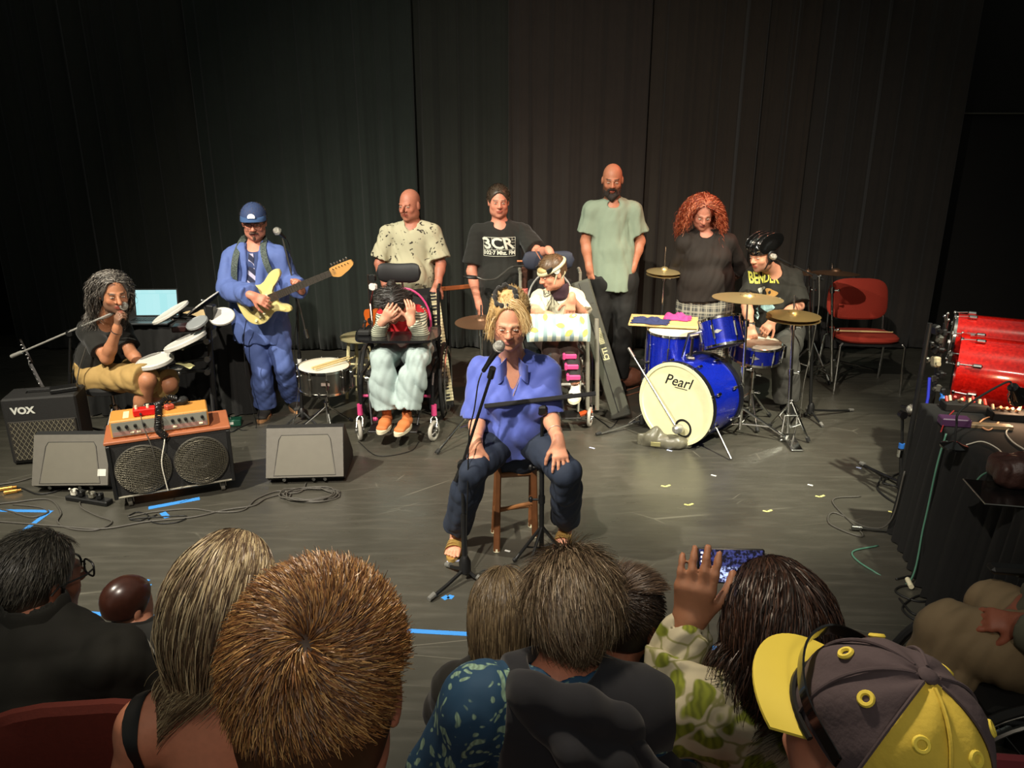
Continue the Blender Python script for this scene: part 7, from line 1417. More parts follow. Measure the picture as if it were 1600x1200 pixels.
stroke([(-.012, .006), (.012, .006), (.013, -.008), (-.012, -.009), (-.012, .006)]); decal('drawn_bow', np.array(vv), ff, oc, X, Zu, mat('ink_line', '#2a2722', .8), sh, .004, sh)
tuft(t, B, 700, .015, ['#6b5138', '#8a6c4c'], .0013, low=-.03, facecut=.03, shellcol='#6b5138')
L = lambda x, y, z: J['head']+.98*(x*B.F[0]+y*B.F[1]+z*B.F[2]); TANB = mat('tan_band', '#b59d6c', .6); CRB = mat('cream_strap', '#cfc6a2', .5)
b = MB(); b.torus(L(0, -.01, .045), B.F[2]+.15*B.F[1], .098, .013, 40, 8, ell=(.9, 1.08), hint=B.F[1]); b.tube([L(-.075, .0, .05), L(-.08, .01, 0), L(-.06, .04, -.06), L(-.0, .06, -.115), L(.06, .04, -.06), L(.08, .01, 0), L(.075, .0, .05)], .007, 6); b.tube([L(.05, -.08, .05), L(.07, -.06, -.02), L(.04, .03, -.1)], .008, 6); b.tube([L(-.05, -.08, .05), L(-.07, -.06, -.02), L(-.04, .03, -.1)], .008, 6); hg = b.build('headgear', CRB, t)
for sg in (-1, 1): b = MB(); b.torus(L(sg*.088, .0, .03), B.F[0], .020, .006, 24, 8); b.cyl(L(sg*.085, .0, .03), L(sg*.095, 0, .03), .012); b.build('ear_ring', mat('white_plastic', '#d8d8d0'), hg); b = MB(); b.box(L(sg*.085, .05, .055), (.012, .05, .035), B.F, bev=.004); b.build('side_box', BLK, hg)
s = SDF(.005); s.ell(L(0, .068, .050), (.056, .032, .024), B.F); sdf_obj('brow_pad', s, TANB, hg)
b = MB(); c_ = P(840, 397, 5.42); b.box(c_, (.085, .004, .075), np.array(frame_from(unit(V3(-.6, -.1, 1)), (0, 1, 0)))[[1, 0, 2]], bev=.001); b.build('visor_card', mat('tan_card', '#b3765a', .6), hg)
for q, px, py in (('r', 0, 0),):
    for i in range(3): 
        u = .22+.27*i; c_ = J['k'+q]*(1-u)+J['a'+q]*u; b = MB(); b.box(c_+V3(.0, -.065, 0), (.085, .02, .035), bev=.006); b.box(c_+V3(-.045, -.055, 0), (.02, .05, .05), bev=.008); b.build('brace_strap', mat('pink_strap', '#c2417a', .5), t)
s = SDF(.006); B.legs(s, .016, 1.9); s.ops = [o for o in s.ops]; v, f = s.mesh(); kz = (J['kl'][2]+J['kr'][2])/2-.04
cut = SDF(.006); 
for q in 'lr': a_ = J['k'+q]; b_ = J['a'+q]; cut.slab(a_*.85+b_*.15, a_*.06+b_*.94, V3(1, 0, 0), (.064, .064), (.05, .05), .01, cut=True)
sdf_obj('leg_brace', cut, mat('charcoal_brace', '#2a2828', .7), t); shoes(B, mat('white_leather', '#cfcfc8', .5), mat('white_sole', '#ddd5b8'), .85, zfloor=.31)
def pillow():
    c = P(872, 512, 5.06); w_, hh, th = .225, .105, .06; n = 34; g = []; F = hframe((.02, -.80, .6)); x, y, z = F[0]*-1, F[2], F[1]; b = MB()
    for sgn in (1, -1):
        g = []
        for i in range(n+1):
            u = -1+2*i/n; row = []
            for j in range(19):
                v_ = -1+2*j/18; d = ((1-u**4)*(1-v_**4))**.5; row.append(c+x*w_*u*(1-.06*(1-abs(v_))*0-.05*v_*v_)+y*hh*v_*(1-.07*(1-u*u))-z*(-sgn)*th*d*(1+.08*math.sin(9*u+4*v_))-z*.05*(u*u)*0)
            g.append(row)
        b.grid(g if sgn > 0 else g[::-1])
    o = b.build('pillow', patmat('pillow_stripe', 'stripes', '#d9dcc8', '#8aa0a2', 5.2, .85, .55, direction='X', warp=.4), None, base=c, sharp=0); tag(o, 'striped pillow with yellow lemons on the lap in the silver wheelchair', 'pillow')
    r_ = np.random.default_rng(4)
    for i, (u, v_) in enumerate(((-.75, -.35), (-.4, .55), (.05, -.1), (.45, .62), (.72, .3), (.8, -.55), (-.9, .6), (.3, -.6))):
        a = r_.uniform(0, 3); pts = [(.026*math.cos(q)*(1+.25*(abs(math.cos(q)) > .95)), .017*math.sin(q)) for q in np.arange(16)/16*6.283]; R2 = np.array(((math.cos(a), math.sin(a)), (-math.sin(a), math.cos(a)))); p2 = np.array(pts)@R2
        vv_, ff_ = subdiv_tris(np.column_stack([p2, np.zeros(16)]), [tuple(range(16))], .02); decal('lemon', vv_, ff_, c+x*w_*u+y*hh*v_, x if np.dot(np.cross(x, y), z) > 0 else -x, y, mat('lemon_yellow', '#d3bf5e', .8), o, .003, o)
pillow()
# ---- bald bearded man
J = JP(6.15, head=(957, 281, 6.13), hf=V3(-.1, -.96, -.22), neck=(957, 312, 6.16), sl=(923, 327), sr=(991, 327), el=(915, 377, 6.17), wl=(921, 420, 6.10), er=(1000, 377, 6.17), wr=(988, 420, 6.10), pel=(957, 432, 6.16)); stand(J, 1.05)
t, B = person('tall bald person with a dark beard in a grey-green T-shirt, hands in pockets', J, sx('#b5765a'), 1.03, 1.0, .006, dict(l=H_((.25, -.05, -1), (-.7, -.6, 0), thumb=1, curl=.3), r=H_((-.25, -.05, -1), (.7, -.6, 0), thumb=-1, curl=.3)), dict(brow=(.02, .015, .01), stub=sx('#3a2a22'), stubz=-.03), dict(bulk=.93))
facial(B, 'beard', [((-.055, .03, -.06), (-.04, .06, -.095), .012, .018), ((.055, .03, -.06), (.04, .06, -.095), .012, .018), ((-.04, .06, -.095), (0, .078, -.115), .02, .03), ((.04, .06, -.095), (0, .078, -.115), .02, .03), ((-.027, .088, -.055), (0, .1, -.046), .006, .008), ((.027, .088, -.055), (0, .1, -.046), .006, .008), ((-.03, .082, -.06), (-.028, .078, -.09), .008, .014), ((.03, .082, -.06), (.028, .078, -.09), .008, .014)], '#211712')
top(B, mat('sage_tee', '#7d8a78', .85, var=.08, scale=20), 't_shirt', .014, (.72, .72), .26, .068, fold=.006, seed=17, loose=.012, sl_loose=.02, low=.01); pants(B, mat('black_jeans', '#13110f', .8, var=.2), t=.014); shoes(B, BLK, BLK)
# ---- red-haired woman
J = JP(6.1, head=(1098, 333, 6.07), hf=V3(-.06, -.88, -.46), neck=(1101, 360, 6.14), sl=(1068, 377), sr=(1140, 377), el=(1056, 421, 6.2), wl=(1078, 440, 6.36), er=(1158, 420, 6.2), wr=(1140, 440, 6.36), pel=(1102, 472, 6.12)); stand(J)
t, B = person('person with long curly red hair, black top and checked trousers, hands behind the back', J, sx('#c98670'), 1.02, .98, .006, dict(l=H_((.6, .3, -.3), (0, 1, 0), thumb=1, curl=.6), r=H_((-.6, .3, -.3), (0, 1, 0), thumb=-1, curl=.6)), dict(lips='#8c4a44', brow=(.2, .08, .04)), dict(bulk=1.28, belly=.05, bust=.03))
top(B, mat('black_knit', '#1f1712', .85, var=.15), 'top', .016, (1.02, 1.02), .12, .07, fold=.005, seed=5, loose=.01, sl_loose=.016); pants(B, patmat('grey_check', 'plaid', '#4a4a48', '#a39d8c', 5.5), t=.02, loose=.03, fold=.006); shoes(B, BLK, BLK)
curly(t, B, 2200, .29, ['#a8442a', '#c86a44', '#7a2f1e', '#d88660'], .0019, wave=.011, wl=.06, stiff=.86, shell=.014, facecut=.02, jit=.035, keep=lambda q: (q[:, 2] > -.05) & ~((q[:, 1] > .03) & (q[:, 2] < .06)), clumps=90, shellcol='#8a3822')
# ---- drummer
J = JP(5.8, head=(1191, 398, 5.72), hf=V3(-.82, -.50, -.22), neck=(1207, 420, 5.84), sl=(1176, 430, 5.82), sr=(1240, 430, 5.86), el=(1167, 478, 5.66), wl=(1172, 508, 5.46), er=(1248, 478, 5.7), wr=(1207, 502, 5.48), pel=V3(P(1212, 520, 5.95)[0], 5.95, .56), hl=V3(P(1195, 520, 5.9)[0], 5.9, .55), hr=V3(P(1232, 520, 5.9)[0], 5.9, .55), kl=(1160, 556, 5.62), kr=(1228, 552, 5.52), al=G(1150, 640)+V3(0, 0, .09), ar=G(1226, 640)+V3(0, 0, .09))
t, B = person('person in a black helmet and BENDER T-shirt seated behind the blue drum kit', J, 'fair', .98, 1.0, .006, dict(l=H_((.1, -.6, -.8), (-.2, -.7, .6), thumb=1, curl=.8), r=H_((-.6, -.4, -.5), (0, -.6, .7), thumb=-1, curl=.8)), dict(brow=(.1, .07, .05), stub=sx('#8a6450')), dict(bulk=1.12, belly=.04))
sh = top(B, mat('black_tee_washed', '#23221c', .9, var=.12), 't_shirt', .016, (.95, .95), .24, .068, fold=.006, seed=15, loose=.02, sl_loose=.03); pants(B, mat('grey_sweatpants', '#4a4944', .9), t=.03, loose=.04); shoes(B, BLK, BLK)
L = lambda x, y, z: J['head']+(x*B.F[0]+y*B.F[1]+z*B.F[2]); s = SDF(.005); s.ell(L(0, -.02, .055), (.098, .13, .088), B.F); s.plane(L(0, 0, .03), -B.F[2]-B.F[1]*.1, .004)
for q in (-3, -1, 1, 3): s.ell(L(q*.022, -.03, .09), (.007, .14, .075), B.F, .006); s.ell(L(q*.022+.022, -.03, .10), (.006, .115, .07), B.F, .004, True)
hm_ = sdf_obj('helmet', s, mat('gloss_black', '#111111'), t)
for sg in (-1, 1): b = MB(); b.ell(L(sg*.085, .0, .0), (.02, .038, .05), B.F); b.tube([L(sg*.085, .02, -.03), L(sg*.06, .04, -.085), L(0, .05, -.12)], .006, 6); b.build('ear_pad', BLK, hm_)
X2 = unit(V3(1, -.05, -.04)); oc = P(1199, 440, 5.6); v_, f_ = text_mesh('BENDER', .105, bold=.003); v_[:, 0] = v_[:, 0]*.60+.012; v_, f_ = subdiv_tris(v_, f_, .02); decal('print_lettering', v_, f_, oc, X2, Zu, mat('print_yellow', '#c9c454', .8), sh, .005, sh)
r_ = np.random.default_rng(9)
for i, (px, py, rr, cc) in enumerate(((1196, 458, .035, '#a9a89a'), (1213, 464, .04, '#b98b4a'), (1192, 482, .04, '#8fb6b4'), (1208, 484, .045, '#9cc0c0'), (1190, 496, .03, '#a8c6c4'), (1222, 476, .03, '#c8c6b8'))):
    pts = [(rr*math.cos(q)*(1+.3*math.sin(3*q+i)), rr*.9*math.sin(q)*(1+.25*math.cos(2*q+i))) for q in np.arange(20)/20*6.283]; vv_, ff_ = subdiv_tris(np.column_stack([pts, np.zeros(20)]), [tuple(range(20))], .02); decal('print_shape', vv_, ff_, P(px, py, 5.6), X2, Zu, mat('print_'+cc[1:], cc, .8), sh, .004+.0008*i, sh)
# ================================================================= the singer on the stool
J = JP(3.5, head=(796, 503, 3.42), hf=V3(-.03, -.95, -.22), neck=(801, 557, 3.55), sl=(751, 578, 3.56), sr=(854, 576, 3.56), el=(746, 652, 3.50), wl=(744, 694, 3.30), er=(858, 646, 3.50), wr=(872, 688, 3.30), pel=(804, 692, 3.66), hl=V3(P(786, 700, 3.6)[0], 3.60, .60), hr=V3(P(826, 700, 3.6)[0], 3.60, .60), kl=(741, 734, 3.26), kr=(884, 738, 3.28), al=G(713, 862)+V3(0, .06, .10), ar=G(884, 850)+V3(0, .06, .10), tl=V3(-.12, -1, 0), tr=V3(-.25, -1, 0))
t, B = person('blonde person in a blue blouse seated on the wooden stool, speaking into the microphone', J, 'fair', .96, .98, .0052, dict(l=H_((-.05, -.55, -.85), (-.05, -.8, .55), thumb=-1, curl=.32, spread=.22, th_out=.7), r=H_((.12, -.50, -.85), (.05, -.8, .55), thumb=1, curl=.32, spread=.2, th_out=.7)), dict(lips='#c27a6c', brow=(.35, .22, .13)), dict(bulk=1.12, bust=.035, belly=.05, arm=1.0, leg=.92), dict(jaw=1.05))
BLOU = mat('blue_blouse', '#5060b4', .75, var=.06, scale=14, sheen=.2)
top(B, BLOU, 'blouse', .018, (1.0, 1.0), .15, .072, vee=.16, loose=.016, fold=.0055, seed=31, sl_loose=.016, h=.006); pants(B, JEAN, 'jeans', t=.014, upto=1.93, loose=.022, fold=.006, h=.006, seed=8)
L = lambda x, y, z: J['neck']+B.w*x+B.f*y+B.up*z
for sg in (-1, 1): b = MB(); g = np.array([[L(sg*(.028+.045*u), .075+.05*math.sin(u*2.4), .035-.11*(v_)-.03*u+.012*math.sin(u*3)) for u in np.linspace(0, 1, 7)] for v_ in np.linspace(0, .9, 7)]); b.slab(g if sg > 0 else g[::-1], -B.f*.004); b.build('collar', BLOU, t, sharp=0)
b = MB(); b.tube(spline([L(-.055, .02, .05), L(-.05, .085, -.03), L(-.03, .13, -.14), L(-.02, .15, -.20), L(-.0, .135, -.14), L(.045, .085, -.03), L(.055, .02, .05)], 6), .0022, 6); nk = b.build('necklace', mat('beads', '#b59a8e', .3, .3), t); b = MB(); b.ell(L(-.02, .158, -.215), (.014, .008, .014), nu=14, nv=8); b.build('pendant', mat('pendant', '#a0503e', .2, .5), nk)
vb = MB(); vb.tube([L(.0, .16, -.20), L(-.0, .175, -.30), L(.004, .17, -.40)], .004, 6); vb.build('placket_edge', mat('blouse_dark', '#26306e', .8), t)
F, hk, c0 = B.F, B.hk, J['head']; Lh = lambda x, y, z: c0+hk*(x*F[0]+y*F[1]+z*F[2])
curly(t, B, 3200, .12, ['#d3b078', '#e2c793', '#b58f58', '#c9a56c', '#8f6c42'], .0013, step=.011, wave=.0015, stiff=.8, d0=(0, -1, .05), g=-F[1]-F[2]*.25, shell=.012, facecut=.012, low=-.035, push=.1, body=False, jit=.03, keep=lambda q: (q[:, 2] > -.02) & ~((q[:, 1] > .05) & (q[:, 2] < .06)), shellcol='#c09a62', h=.005)
rng_ = np.random.default_rng(3); n = 420; rt_ = Lh(-.012, .045, .118)+rng_.normal(size=(n, 3))*.008; d_ = -F[0]*1.0+F[1]*.15+rng_.normal(size=(n, 3))*.1; pth = grow(rt_, d_, 13, .013, (0, 0, -1), .80, [(Lh(0, .0, 0), np.array((.082, .102, .115))*hk, F)], .002, .05, .03, rng_); strand_obj('fringe', t, pth, .0013, Lh(0, -.05, 0), mixcols(n, ['#d3b078', '#e2c793', '#b58f58'], rng_))
n = 110; rt_ = Lh(.07, .035, .07)+rng_.normal(size=(n, 3))*.010; d_ = F[0]*.3+F[1]*.1-F[2]*.9+rng_.normal(size=(n, 3))*.1; pth = grow(rt_, d_, 12, .012, (0, 0, -1), .8, [(Lh(0, .0, 0), np.array((.080, .095, .115))*hk, F)], .002, .05, .03, rng_); strand_obj('side_lock', t, pth, .0013, Lh(0, -.05, 0), mixcols(n, ['#d3b078', '#e2c793', '#b58f58'], rng_))
s = SDF(.005); s.ell(Lh(.01, -.055, .118), (.042, .04, .03), F); v, f = s.mesh(folds(.005, 3, 2)); mesh_obj('hair_bun', v, f, mat('blonde_bun', '#c9a56c', .6, var=.3, scale=120, bump=.4), t, sharp=0)
b = MB(); pts = [Lh(.018+.050*math.cos(a), .0+.05*math.sin(a), .132+.006*math.sin(a*7)-.03*math.sin(a)) for a in np.arange(40)/40*6.283]; b.tube(pts, [.010+.004*math.sin(i*1.7) for i in range(40)], 8, closed=True); b.build('scrunchie', mat('black_velvet', '#17130f', .8, sheen=.3), t, sharp=0)
glasses(t, c0, F, hk, mat('fine_copper_frame', '#a06a4a', .3, .5), .021, yy=.106, t=.0011)
s = SDF(.006)
for q in 'lr':
    a = J['a'+q]; tf = unit(J['t'+q]); xx = unit(np.cross(tf, (0, 0, 1))); b = MB(); n = 30; base = V3(a[0], a[1], 0)
    pts = [(.042*math.sin(th)*(1-.1*(math.cos(th) < 0)), .05+.125*math.cos(th)) for th in np.arange(n)/n*6.283]; b.prism(pts, base+V3(0, 0, .002), xx, tf, .018); sh_ = b.build('sandal', mat('gold_leather', '#c9a55c', .35, .5), t)
    f_ = SDF(.004); Q = lambda x, y, z: base+xx*x+tf*y+V3(0, 0, z); f_.cap(a-V3(0, 0, .02), Q(0, -.0, .05), .034, .034, .02); f_.slab(Q(0, .0, .05), Q(0, .10, .04), xx, (.03, .026), (.038, .016), .02)
    for i in range(5): x_ = -.03+.015*i; sg = 1 if q == 'l' else -1; f_.cap(Q(x_*sg, .10, .036), Q(x_*sg*1.12, .155-.008*abs(i-(1 if sg > 0 else 1)), .028), .0095 if i else .012, .008, .004)
    v, f = f_.mesh(); mesh_obj('foot', v, f, M_SKIN, t, sharp=0, col=np.tile(np.array(SKIN['fair']), (len(v), 1)))
    for i, (y0, dx) in enumerate(((.075, .0), (.10, .012), (.055, -.012))): b = MB(); p = [Q(.046*math.cos(th), y0+dx*math.cos(th), .016+.052*math.sin(th)**.7) for th in np.linspace(0.01, math.pi-.01, 14)]; p = np.array(p); b.slab(np.stack([p-tf*.009, p+tf*.009], 1), V3(0, 0, -.002)); b.build('strap', mat('gold_leather', '#c9a55c'), sh_, sharp=0)
b = MB(); b.torus(J['wr']+unit(J['wr']-J['er'])*-.07, J['wr']-J['er'], .0335, .003, 20, 6)
b.build('bracelet', mat('beads', '#b59a8e'), t)
b = MB(); hx = J['wr']+V3(.03, -.07, -.085); 
# ================================================================= the audience, seen from behind
RZ = .34
def aud(label, J, skin, floor=0.0, k=1.0, hk=1.0, h=.007, f=(0, 1, 0), hands=None, bkw={}, fkw={}, paint={}, L=.42):
    J['pel'] = J.get('pel', J['neck']-V3(0, .06, .50*k)); seat(J, V3(*f), k, floor=floor, L=L); bkw = dict(bkw); bkw['face'] = -1
    kw = dict(face=False, legs=True, feet=True); kw.update(fkw); return person(label, J, skin, k, hk, h, hands, paint, bkw, kw, base=V3(*J['pel'][:2], floor))
def stub(B): B.J.setdefault('x', 0)
# seats
def aseat(px, py, Y, a, floor, label, m): c = P(px, py, Y); return stackchair(V3(c[0], Y+.28, floor), math.pi+a, label, red=m, w_=.5, bh=.40, name='audience_chair')
MRD = mat('maroon_fabric', '#5f2015', .85, var=.15, scale=90, bump=.1)
aseat(100, 1120, 1.30, .1, 0, 'dark red audience chair behind the person in glasses at lower left', MRD)
aseat(640, 1175, 1.02, 0, .0, 'red audience chair just right of the ginger-haired head', MRD); aseat(-20, 1150, .95, .1, 0, 'red audience chair cut by the lower left corner', MRD)
aseat(1180, 1195, 1.0, 0, 0, 'audience chair below the leafy blouse', MRD); aseat(1625, 1200, 1.15, -.1, 0, 'maroon audience chair at the lower right corner', mat('wine_fabric', '#5c1620', .85, var=.15))
aseat(330, 1320, .93, 0, 0, 'audience chair under the long-haired blonde person', MRD)
# ---- ginger head, nearest
c = P(502, 1074, .64); nk = c+V3(-.01, -.10, -.16)
J = dict(head=c, hf=V3(.02, .95, -.30), neck=nk, sl=nk+V3(-.19, .0, -.05), sr=nk+V3(.19, .0, -.05), el=nk+V3(-.25, .08, -.30), er=nk+V3(.25, .08, -.30), wl=nk+V3(-.12, .3, -.38), wr=nk+V3(.12, .3, -.38))
t, B = aud('person with short ginger hair, the nearest head at bottom centre-left', J, sx('#c98068'), RZ, 1, .97, .006, L=.40)
top(B, mat('green_grey_tee', '#3a4038', .9), 't_shirt'); pants(B, DARKP, h=.012)
tuft(t, B, 30000, .021, ['#6a4424', '#946236', '#b98850', '#4a2c18', '#7c5230', '#d0a468'], .0006, whorl=(.015, -.094, .052), lift=.42, shell=.010, low=-.085, facecut=.03, lv=.4, jit=.22, nseg=4, curl=.3, grav=.05, shellcol='#4a2c16', keep=lambda q: ~((q[:, 1] > .05) & (q[:, 2] < .05)) & (q[:, 2] > -.086) & ~((np.abs(q[:, 0]) > .055) & (q[:, 1] > -.03) & (q[:, 2] < -.0)), h=.006)
# ---- long straight hair
c = P(364, 926, 1.25); nk = P(345, 1052, 1.17)
J = dict(head=c, hf=V3(.05, .98, -.12), neck=nk, sl=P(222, 1128, 1.12), sr=P(470, 1120, 1.14), el=P(195, 1260, 1.12), er=P(500, 1290, 1.14), wl=P(250, 1300, 1.4), wr=P(430, 1300, 1.4))
t, B = aud('person with long blonde-streaked hair and bare shoulders, black strap, lower left', J, sx('#d08c70'), 0, .97, .93, .006, bkw=dict(bulk=.92))
pants(B, DARKP, h=.012)
s = SDF(.006); B.torso(s, .006); s.plane(J['neck']-V3(0, 0, .26), (0, 0, 1), .004); sdf_obj('camisole', s, TEEB, t)
for sg, x_ in ((-1, .125), (1, .125)):
    b = MB(); o = J['neck']; pts = spline([o+B.w*sg*x_-B.f*.13-B.up*.30, o+B.w*sg*(x_-.0)-B.f*.135-B.up*.18, o+B.w*sg*(x_+.01)-B.f*.10-B.up*.075, o+B.w*sg*(x_+.01)-B.up*.028, o+B.w*sg*x_+B.f*.08-B.up*.09], 6); b.slab(np.stack([pts-B.w*.014, pts+B.w*.014], 1), B.f*.004); so = b.build('strap', BLK, t, sharp=0); so.modifiers.new('fit', 'SHRINKWRAP').target = [q for q in t.children if q.name.startswith('body')][0]; so.modifiers['fit'].offset = .004; so.modifiers['fit'].wrap_mode = 'OUTSIDE_SURFACE'
curly(t, B, 10000, .34, ['#8d7b60', '#bba985', '#5f4d3b', '#d2c39f', '#4c3c2f', '#7a6650'], .00085, step=.016, wave=.0022, wl=.16, stiff=.80, shell=.012, facecut=.03, low=-.07, jit=.022, g=(-.2, -.05, -1), keep=lambda q: (q[:, 2] > -.06) & ~((q[:, 1] > .05) & (q[:, 2] < .05)), clumps=140, shellcol='#6b5640', lv=.18, push=.1, inw=1.3)
# ---- glasses at far left
c = P(62, 905, 1.64); nk = P(58, 972, 1.56)
J = dict(head=c, hf=V3(.50, .84, -.12), neck=nk, sl=P(-50, 1016, 1.52), sr=P(176, 1026, 1.50), el=P(-100, 1120, 1.5), er=P(235, 1110, 1.55), wl=P(-20, 1150, 1.8), wr=P(150, 1130, 1.85))
t, B = aud('grey-haired person in glasses and black jacket, far left of the front row', J, sx('#a06a54'), 0, 1.05, .97, .007, bkw=dict(bulk=1.15, arm=.9), fkw=dict(face=True), paint=dict(brow=(.1, .09, .08)))
JK = mat('black_jacket', '#1a1913', .85, var=.15, scale=30); top(B, JK, 'jacket', .03, (1.9, 1.9), .2, .068, loose=.02, fold=.006, seed=41); pants(B, DARKP, h=.012)
s = SDF(.006); s.slab(nk-B.up*.03, nk+B.up*.035, B.w, (.085, .08), (.078, .072), .01); s.cap(nk-B.up*.05, nk+B.up*.09, .064, .064, .004, True); sdf_obj('collar', s, JK, t)
tuft(t, B, 7000, .035, ['#3a3731', '#524e45', '#292722', '#6d695e'], .0007, comb=(0, -.6, -.8), lift=.3, low=-.075, facecut=.03, shellcol='#3c3932', keep=lambda q: ((q[:, 2] > .0) | (q[:, 1] < .005)) & ~((q[:, 1] > .06) & (q[:, 2] < .05)) & (q[:, 2] > -.09))
glasses(t, c, B.F, 1.02, BLK, .024, square=True, t=.0025)
# ---- child
c = P(204, 944, 2.25); nk = P(214, 975, 2.22); J = dict(head=c, hf=V3(.62, .72, -.1), neck=nk, sl=P(182, 990, 2.2), sr=P(258, 990, 2.2), el=P(172, 1030, 2.2), er=P(262, 1030, 2.25), wl=P(190, 1045, 2.4), wr=P(240, 1045, 2.4), pel=V3(P(215, 990, 2.2)[0], 2.2, .10))
t, B = aud('small child with smooth dark brown hair sitting on the floor beyond the black jacket', J, sx('#c08468'), 0, .62, .80, .005, bkw=dict(bulk=1.0), L=.3)
top(B, TEEB, 'top', .012, (1.9, 1.9), .2, .07, h=.006); pants(B, DARKP, h=.008)
s = cap_shell(c, B.F, .8, .012, -.03, .004, .03); v, f = s.mesh(); mesh_obj('hair', v, f, mat('glossy_brown_hair', '#3a2018', .28, var=.3, scale=60, spec=.6), t, sharp=0)
b = MB(); o = J['neck']; b.tube(spline([o+B.w*.03-B.up*.0-B.f*.05, o+B.w*.055-B.f*.075-B.up*.03, o+B.w*.07-B.f*.085-B.up*.09, o+B.w*.10-B.f*.085-B.up*.12, o+B.w*.09-B.f*.08-B.up*.06, o+B.w*.05-B.f*.06-B.up*.0], 6), .003, 6); b.build('cord', mat('grey_cord', '#8b877c', .6), t)
# ---- girl with long straight hair
c = P(786, 962, 1.62); nk = P(786, 1030, 1.56); J = dict(head=c, hf=V3(0, .98, -.15), neck=nk, sl=P(718, 1072, 1.55), sr=P(855, 1072, 1.55), el=P(702, 1110, 1.6), er=P(870, 1120, 1.6), wl=P(740, 1120, 1.85), wr=P(830, 1120, 1.85))
t, B = aud('small person with long light brown hair in black, between the ginger and grey-brown heads', J, 'fair', 0, .85, .93, .007, bkw=dict(bulk=.9))
top(B, TEEB, 'jacket', .024, (1.9, 1.9), .2, .064); pants(B, DARKP, h=.012)
curly(t, B, 5500, .36, ['#5a4c38', '#75644a', '#4a3d2d', '#8a785a'], .0009, step=.016, wave=.001, stiff=.74, shell=.014, facecut=.03, low=-.075, jit=.012, d0=(0, -.5, -.8), inw=.6, shellcol='#4f4230', lv=.15, keep=lambda q: (q[:, 2] > -.07) & ~((q[:, 1] > .05) & (q[:, 2] < .05)))
# ---- grey-brown hair, hooded navy jacket over leafy blue shirt
c = P(893, 955, 1.36); nk = P(880, 1055, 1.26); J = dict(head=c, hf=V3(.05, .97, -.2), neck=nk, sl=P(742, 1092, 1.20), sr=P(1010, 1100, 1.22), el=P(690, 1200, 1.22), er=P(1070, 1230, 1.25), wl=P(760, 1260, 1.5), wr=P(1000, 1260, 1.5))
t, B = aud('person with tousled grey-brown hair, navy hooded jacket over a blue leafy shirt', J, sx('#b87860'), 0, 1.03, .95, .006, bkw=dict(bulk=1.1))
LEAF = patmat('leafy_blue', 'leaves', '#183f5e', '#86a894', 20, .8, .36, warp=.35); top(B, LEAF, 'shirt', .022, (1.3, 1.3), .2, .066, h=.006, loose=.01, sl_loose=.03, seed=51)
NAVY = mat('navy_fleece', '#12151e', .9, var=.15, scale=40, sheen=.15); s = SDF(.006); B.torso(s, .036, loose=.012); s.cap(nk, nk+B.up*.25, .075, .08, .01, True); s.plane(J['sl']+B.w*.055, -B.w, .01); v, f = s.mesh(folds(.004, .7, 6)); mesh_obj('hooded_jacket', v, f, NAVY, t, sharp=0)
L = lambda x, y, z: nk+B.w*x+B.f*y+B.up*z
s = SDF(.006); s.chain([L(-.13, .02, -.01), L(-.08, -.09, .01), L(.02, -.12, -.0), L(.10, -.11, -.03), L(.17, -.09, -.10), L(.24, -.07, -.16)], [.022, .034, .036, .032, .026, .022], .03); s.chain([L(-.08, -.10, -.03), L(.0, -.15, -.06), L(.08, -.15, -.09), L(.15, -.13, -.15)], [.022, .03, .028, .02], .03); v, f = s.mesh(folds(.004, 1, 12)); mesh_obj('hood', v, f, NAVY, t, sharp=0)
s = SDF(.006); s.chain([L(.10, -.13, -.03), L(.16, -.15, -.10), L(.22, -.15, -.17), L(.25, -.14, -.23), L(.21, -.16, -.22), L(.15, -.17, -.13)], [.016, .018, .018, .020, .018, .016], .01); v, f = s.mesh(folds(.003, 1, 13)); mesh_obj('hanging_sleeve', v, f, NAVY, t, sharp=0); pants(B, DARKP, h=.012)
tuft(t, B, 15000, .075, ['#6b5a45', '#8a7860', '#4a3c2e', '#a3937a', '#5c4a38'], .0007, comb=(.15, -.75, -.6), whorl=None, lift=.34, low=-.085, facecut=.03, jit=.2, nseg=7, curl=.25, lv=.4, shellcol='#4a3d2f', keep=lambda q: ~((q[:, 1] > .05) & (q[:, 2] < .05)) & (q[:, 2] > -.095) & ~((np.abs(q[:, 0]) > .06) & (q[:, 1] > -.03) & (q[:, 2] < -.01)), shell=.014)
# ---- buzzed dark hair
c = P(984, 968, 1.55); nk = P(968, 1030, 1.5); J = dict(head=c, hf=V3(.72, .66, -.22), neck=nk, sl=P(905, 1075, 1.5), sr=P(1060, 1078, 1.48), el=P(900, 1160, 1.5), er=P(1085, 1170, 1.5), wl=P(940, 1180, 1.75), wr=P(1040, 1180, 1.75))
t, B = aud('person with cropped dark hair and black T-shirt, half hidden by the grey-brown head', J, sx('#a86e56'), 0, .95, .92, .007, fkw=dict(face=True), paint=dict(brow=(.04, .03, .02)))
top(B, TEEB, 't_shirt', .014, (.9, .9), .2, .066); pants(B, DARKP, h=.012); tuft(t, B, 5000, .016, ['#3a2e25', '#54453a', '#241c17'], .0007, comb=(0, .6, -.3), lift=.5, shell=.006, low=-.055, facecut=.03, shellcol='#33281f'); 
tuft(t, B, 1200, .05, ['#4a3a2e', '#6b5644'], .0008, comb=(.2, .9, .1), lift=.5, shell=.006, low=.08, facecut=.03, keep=lambda q: q[:, 2] > .06, name='top_tuft', shellcol='#33281f')
b = MB(); b.torus(nk+B.up*.0-V3(0, 0, .002), B.up+B.f*.25, .062, .0022, 30, 6); b.build('necklace_cord', BLK, t)
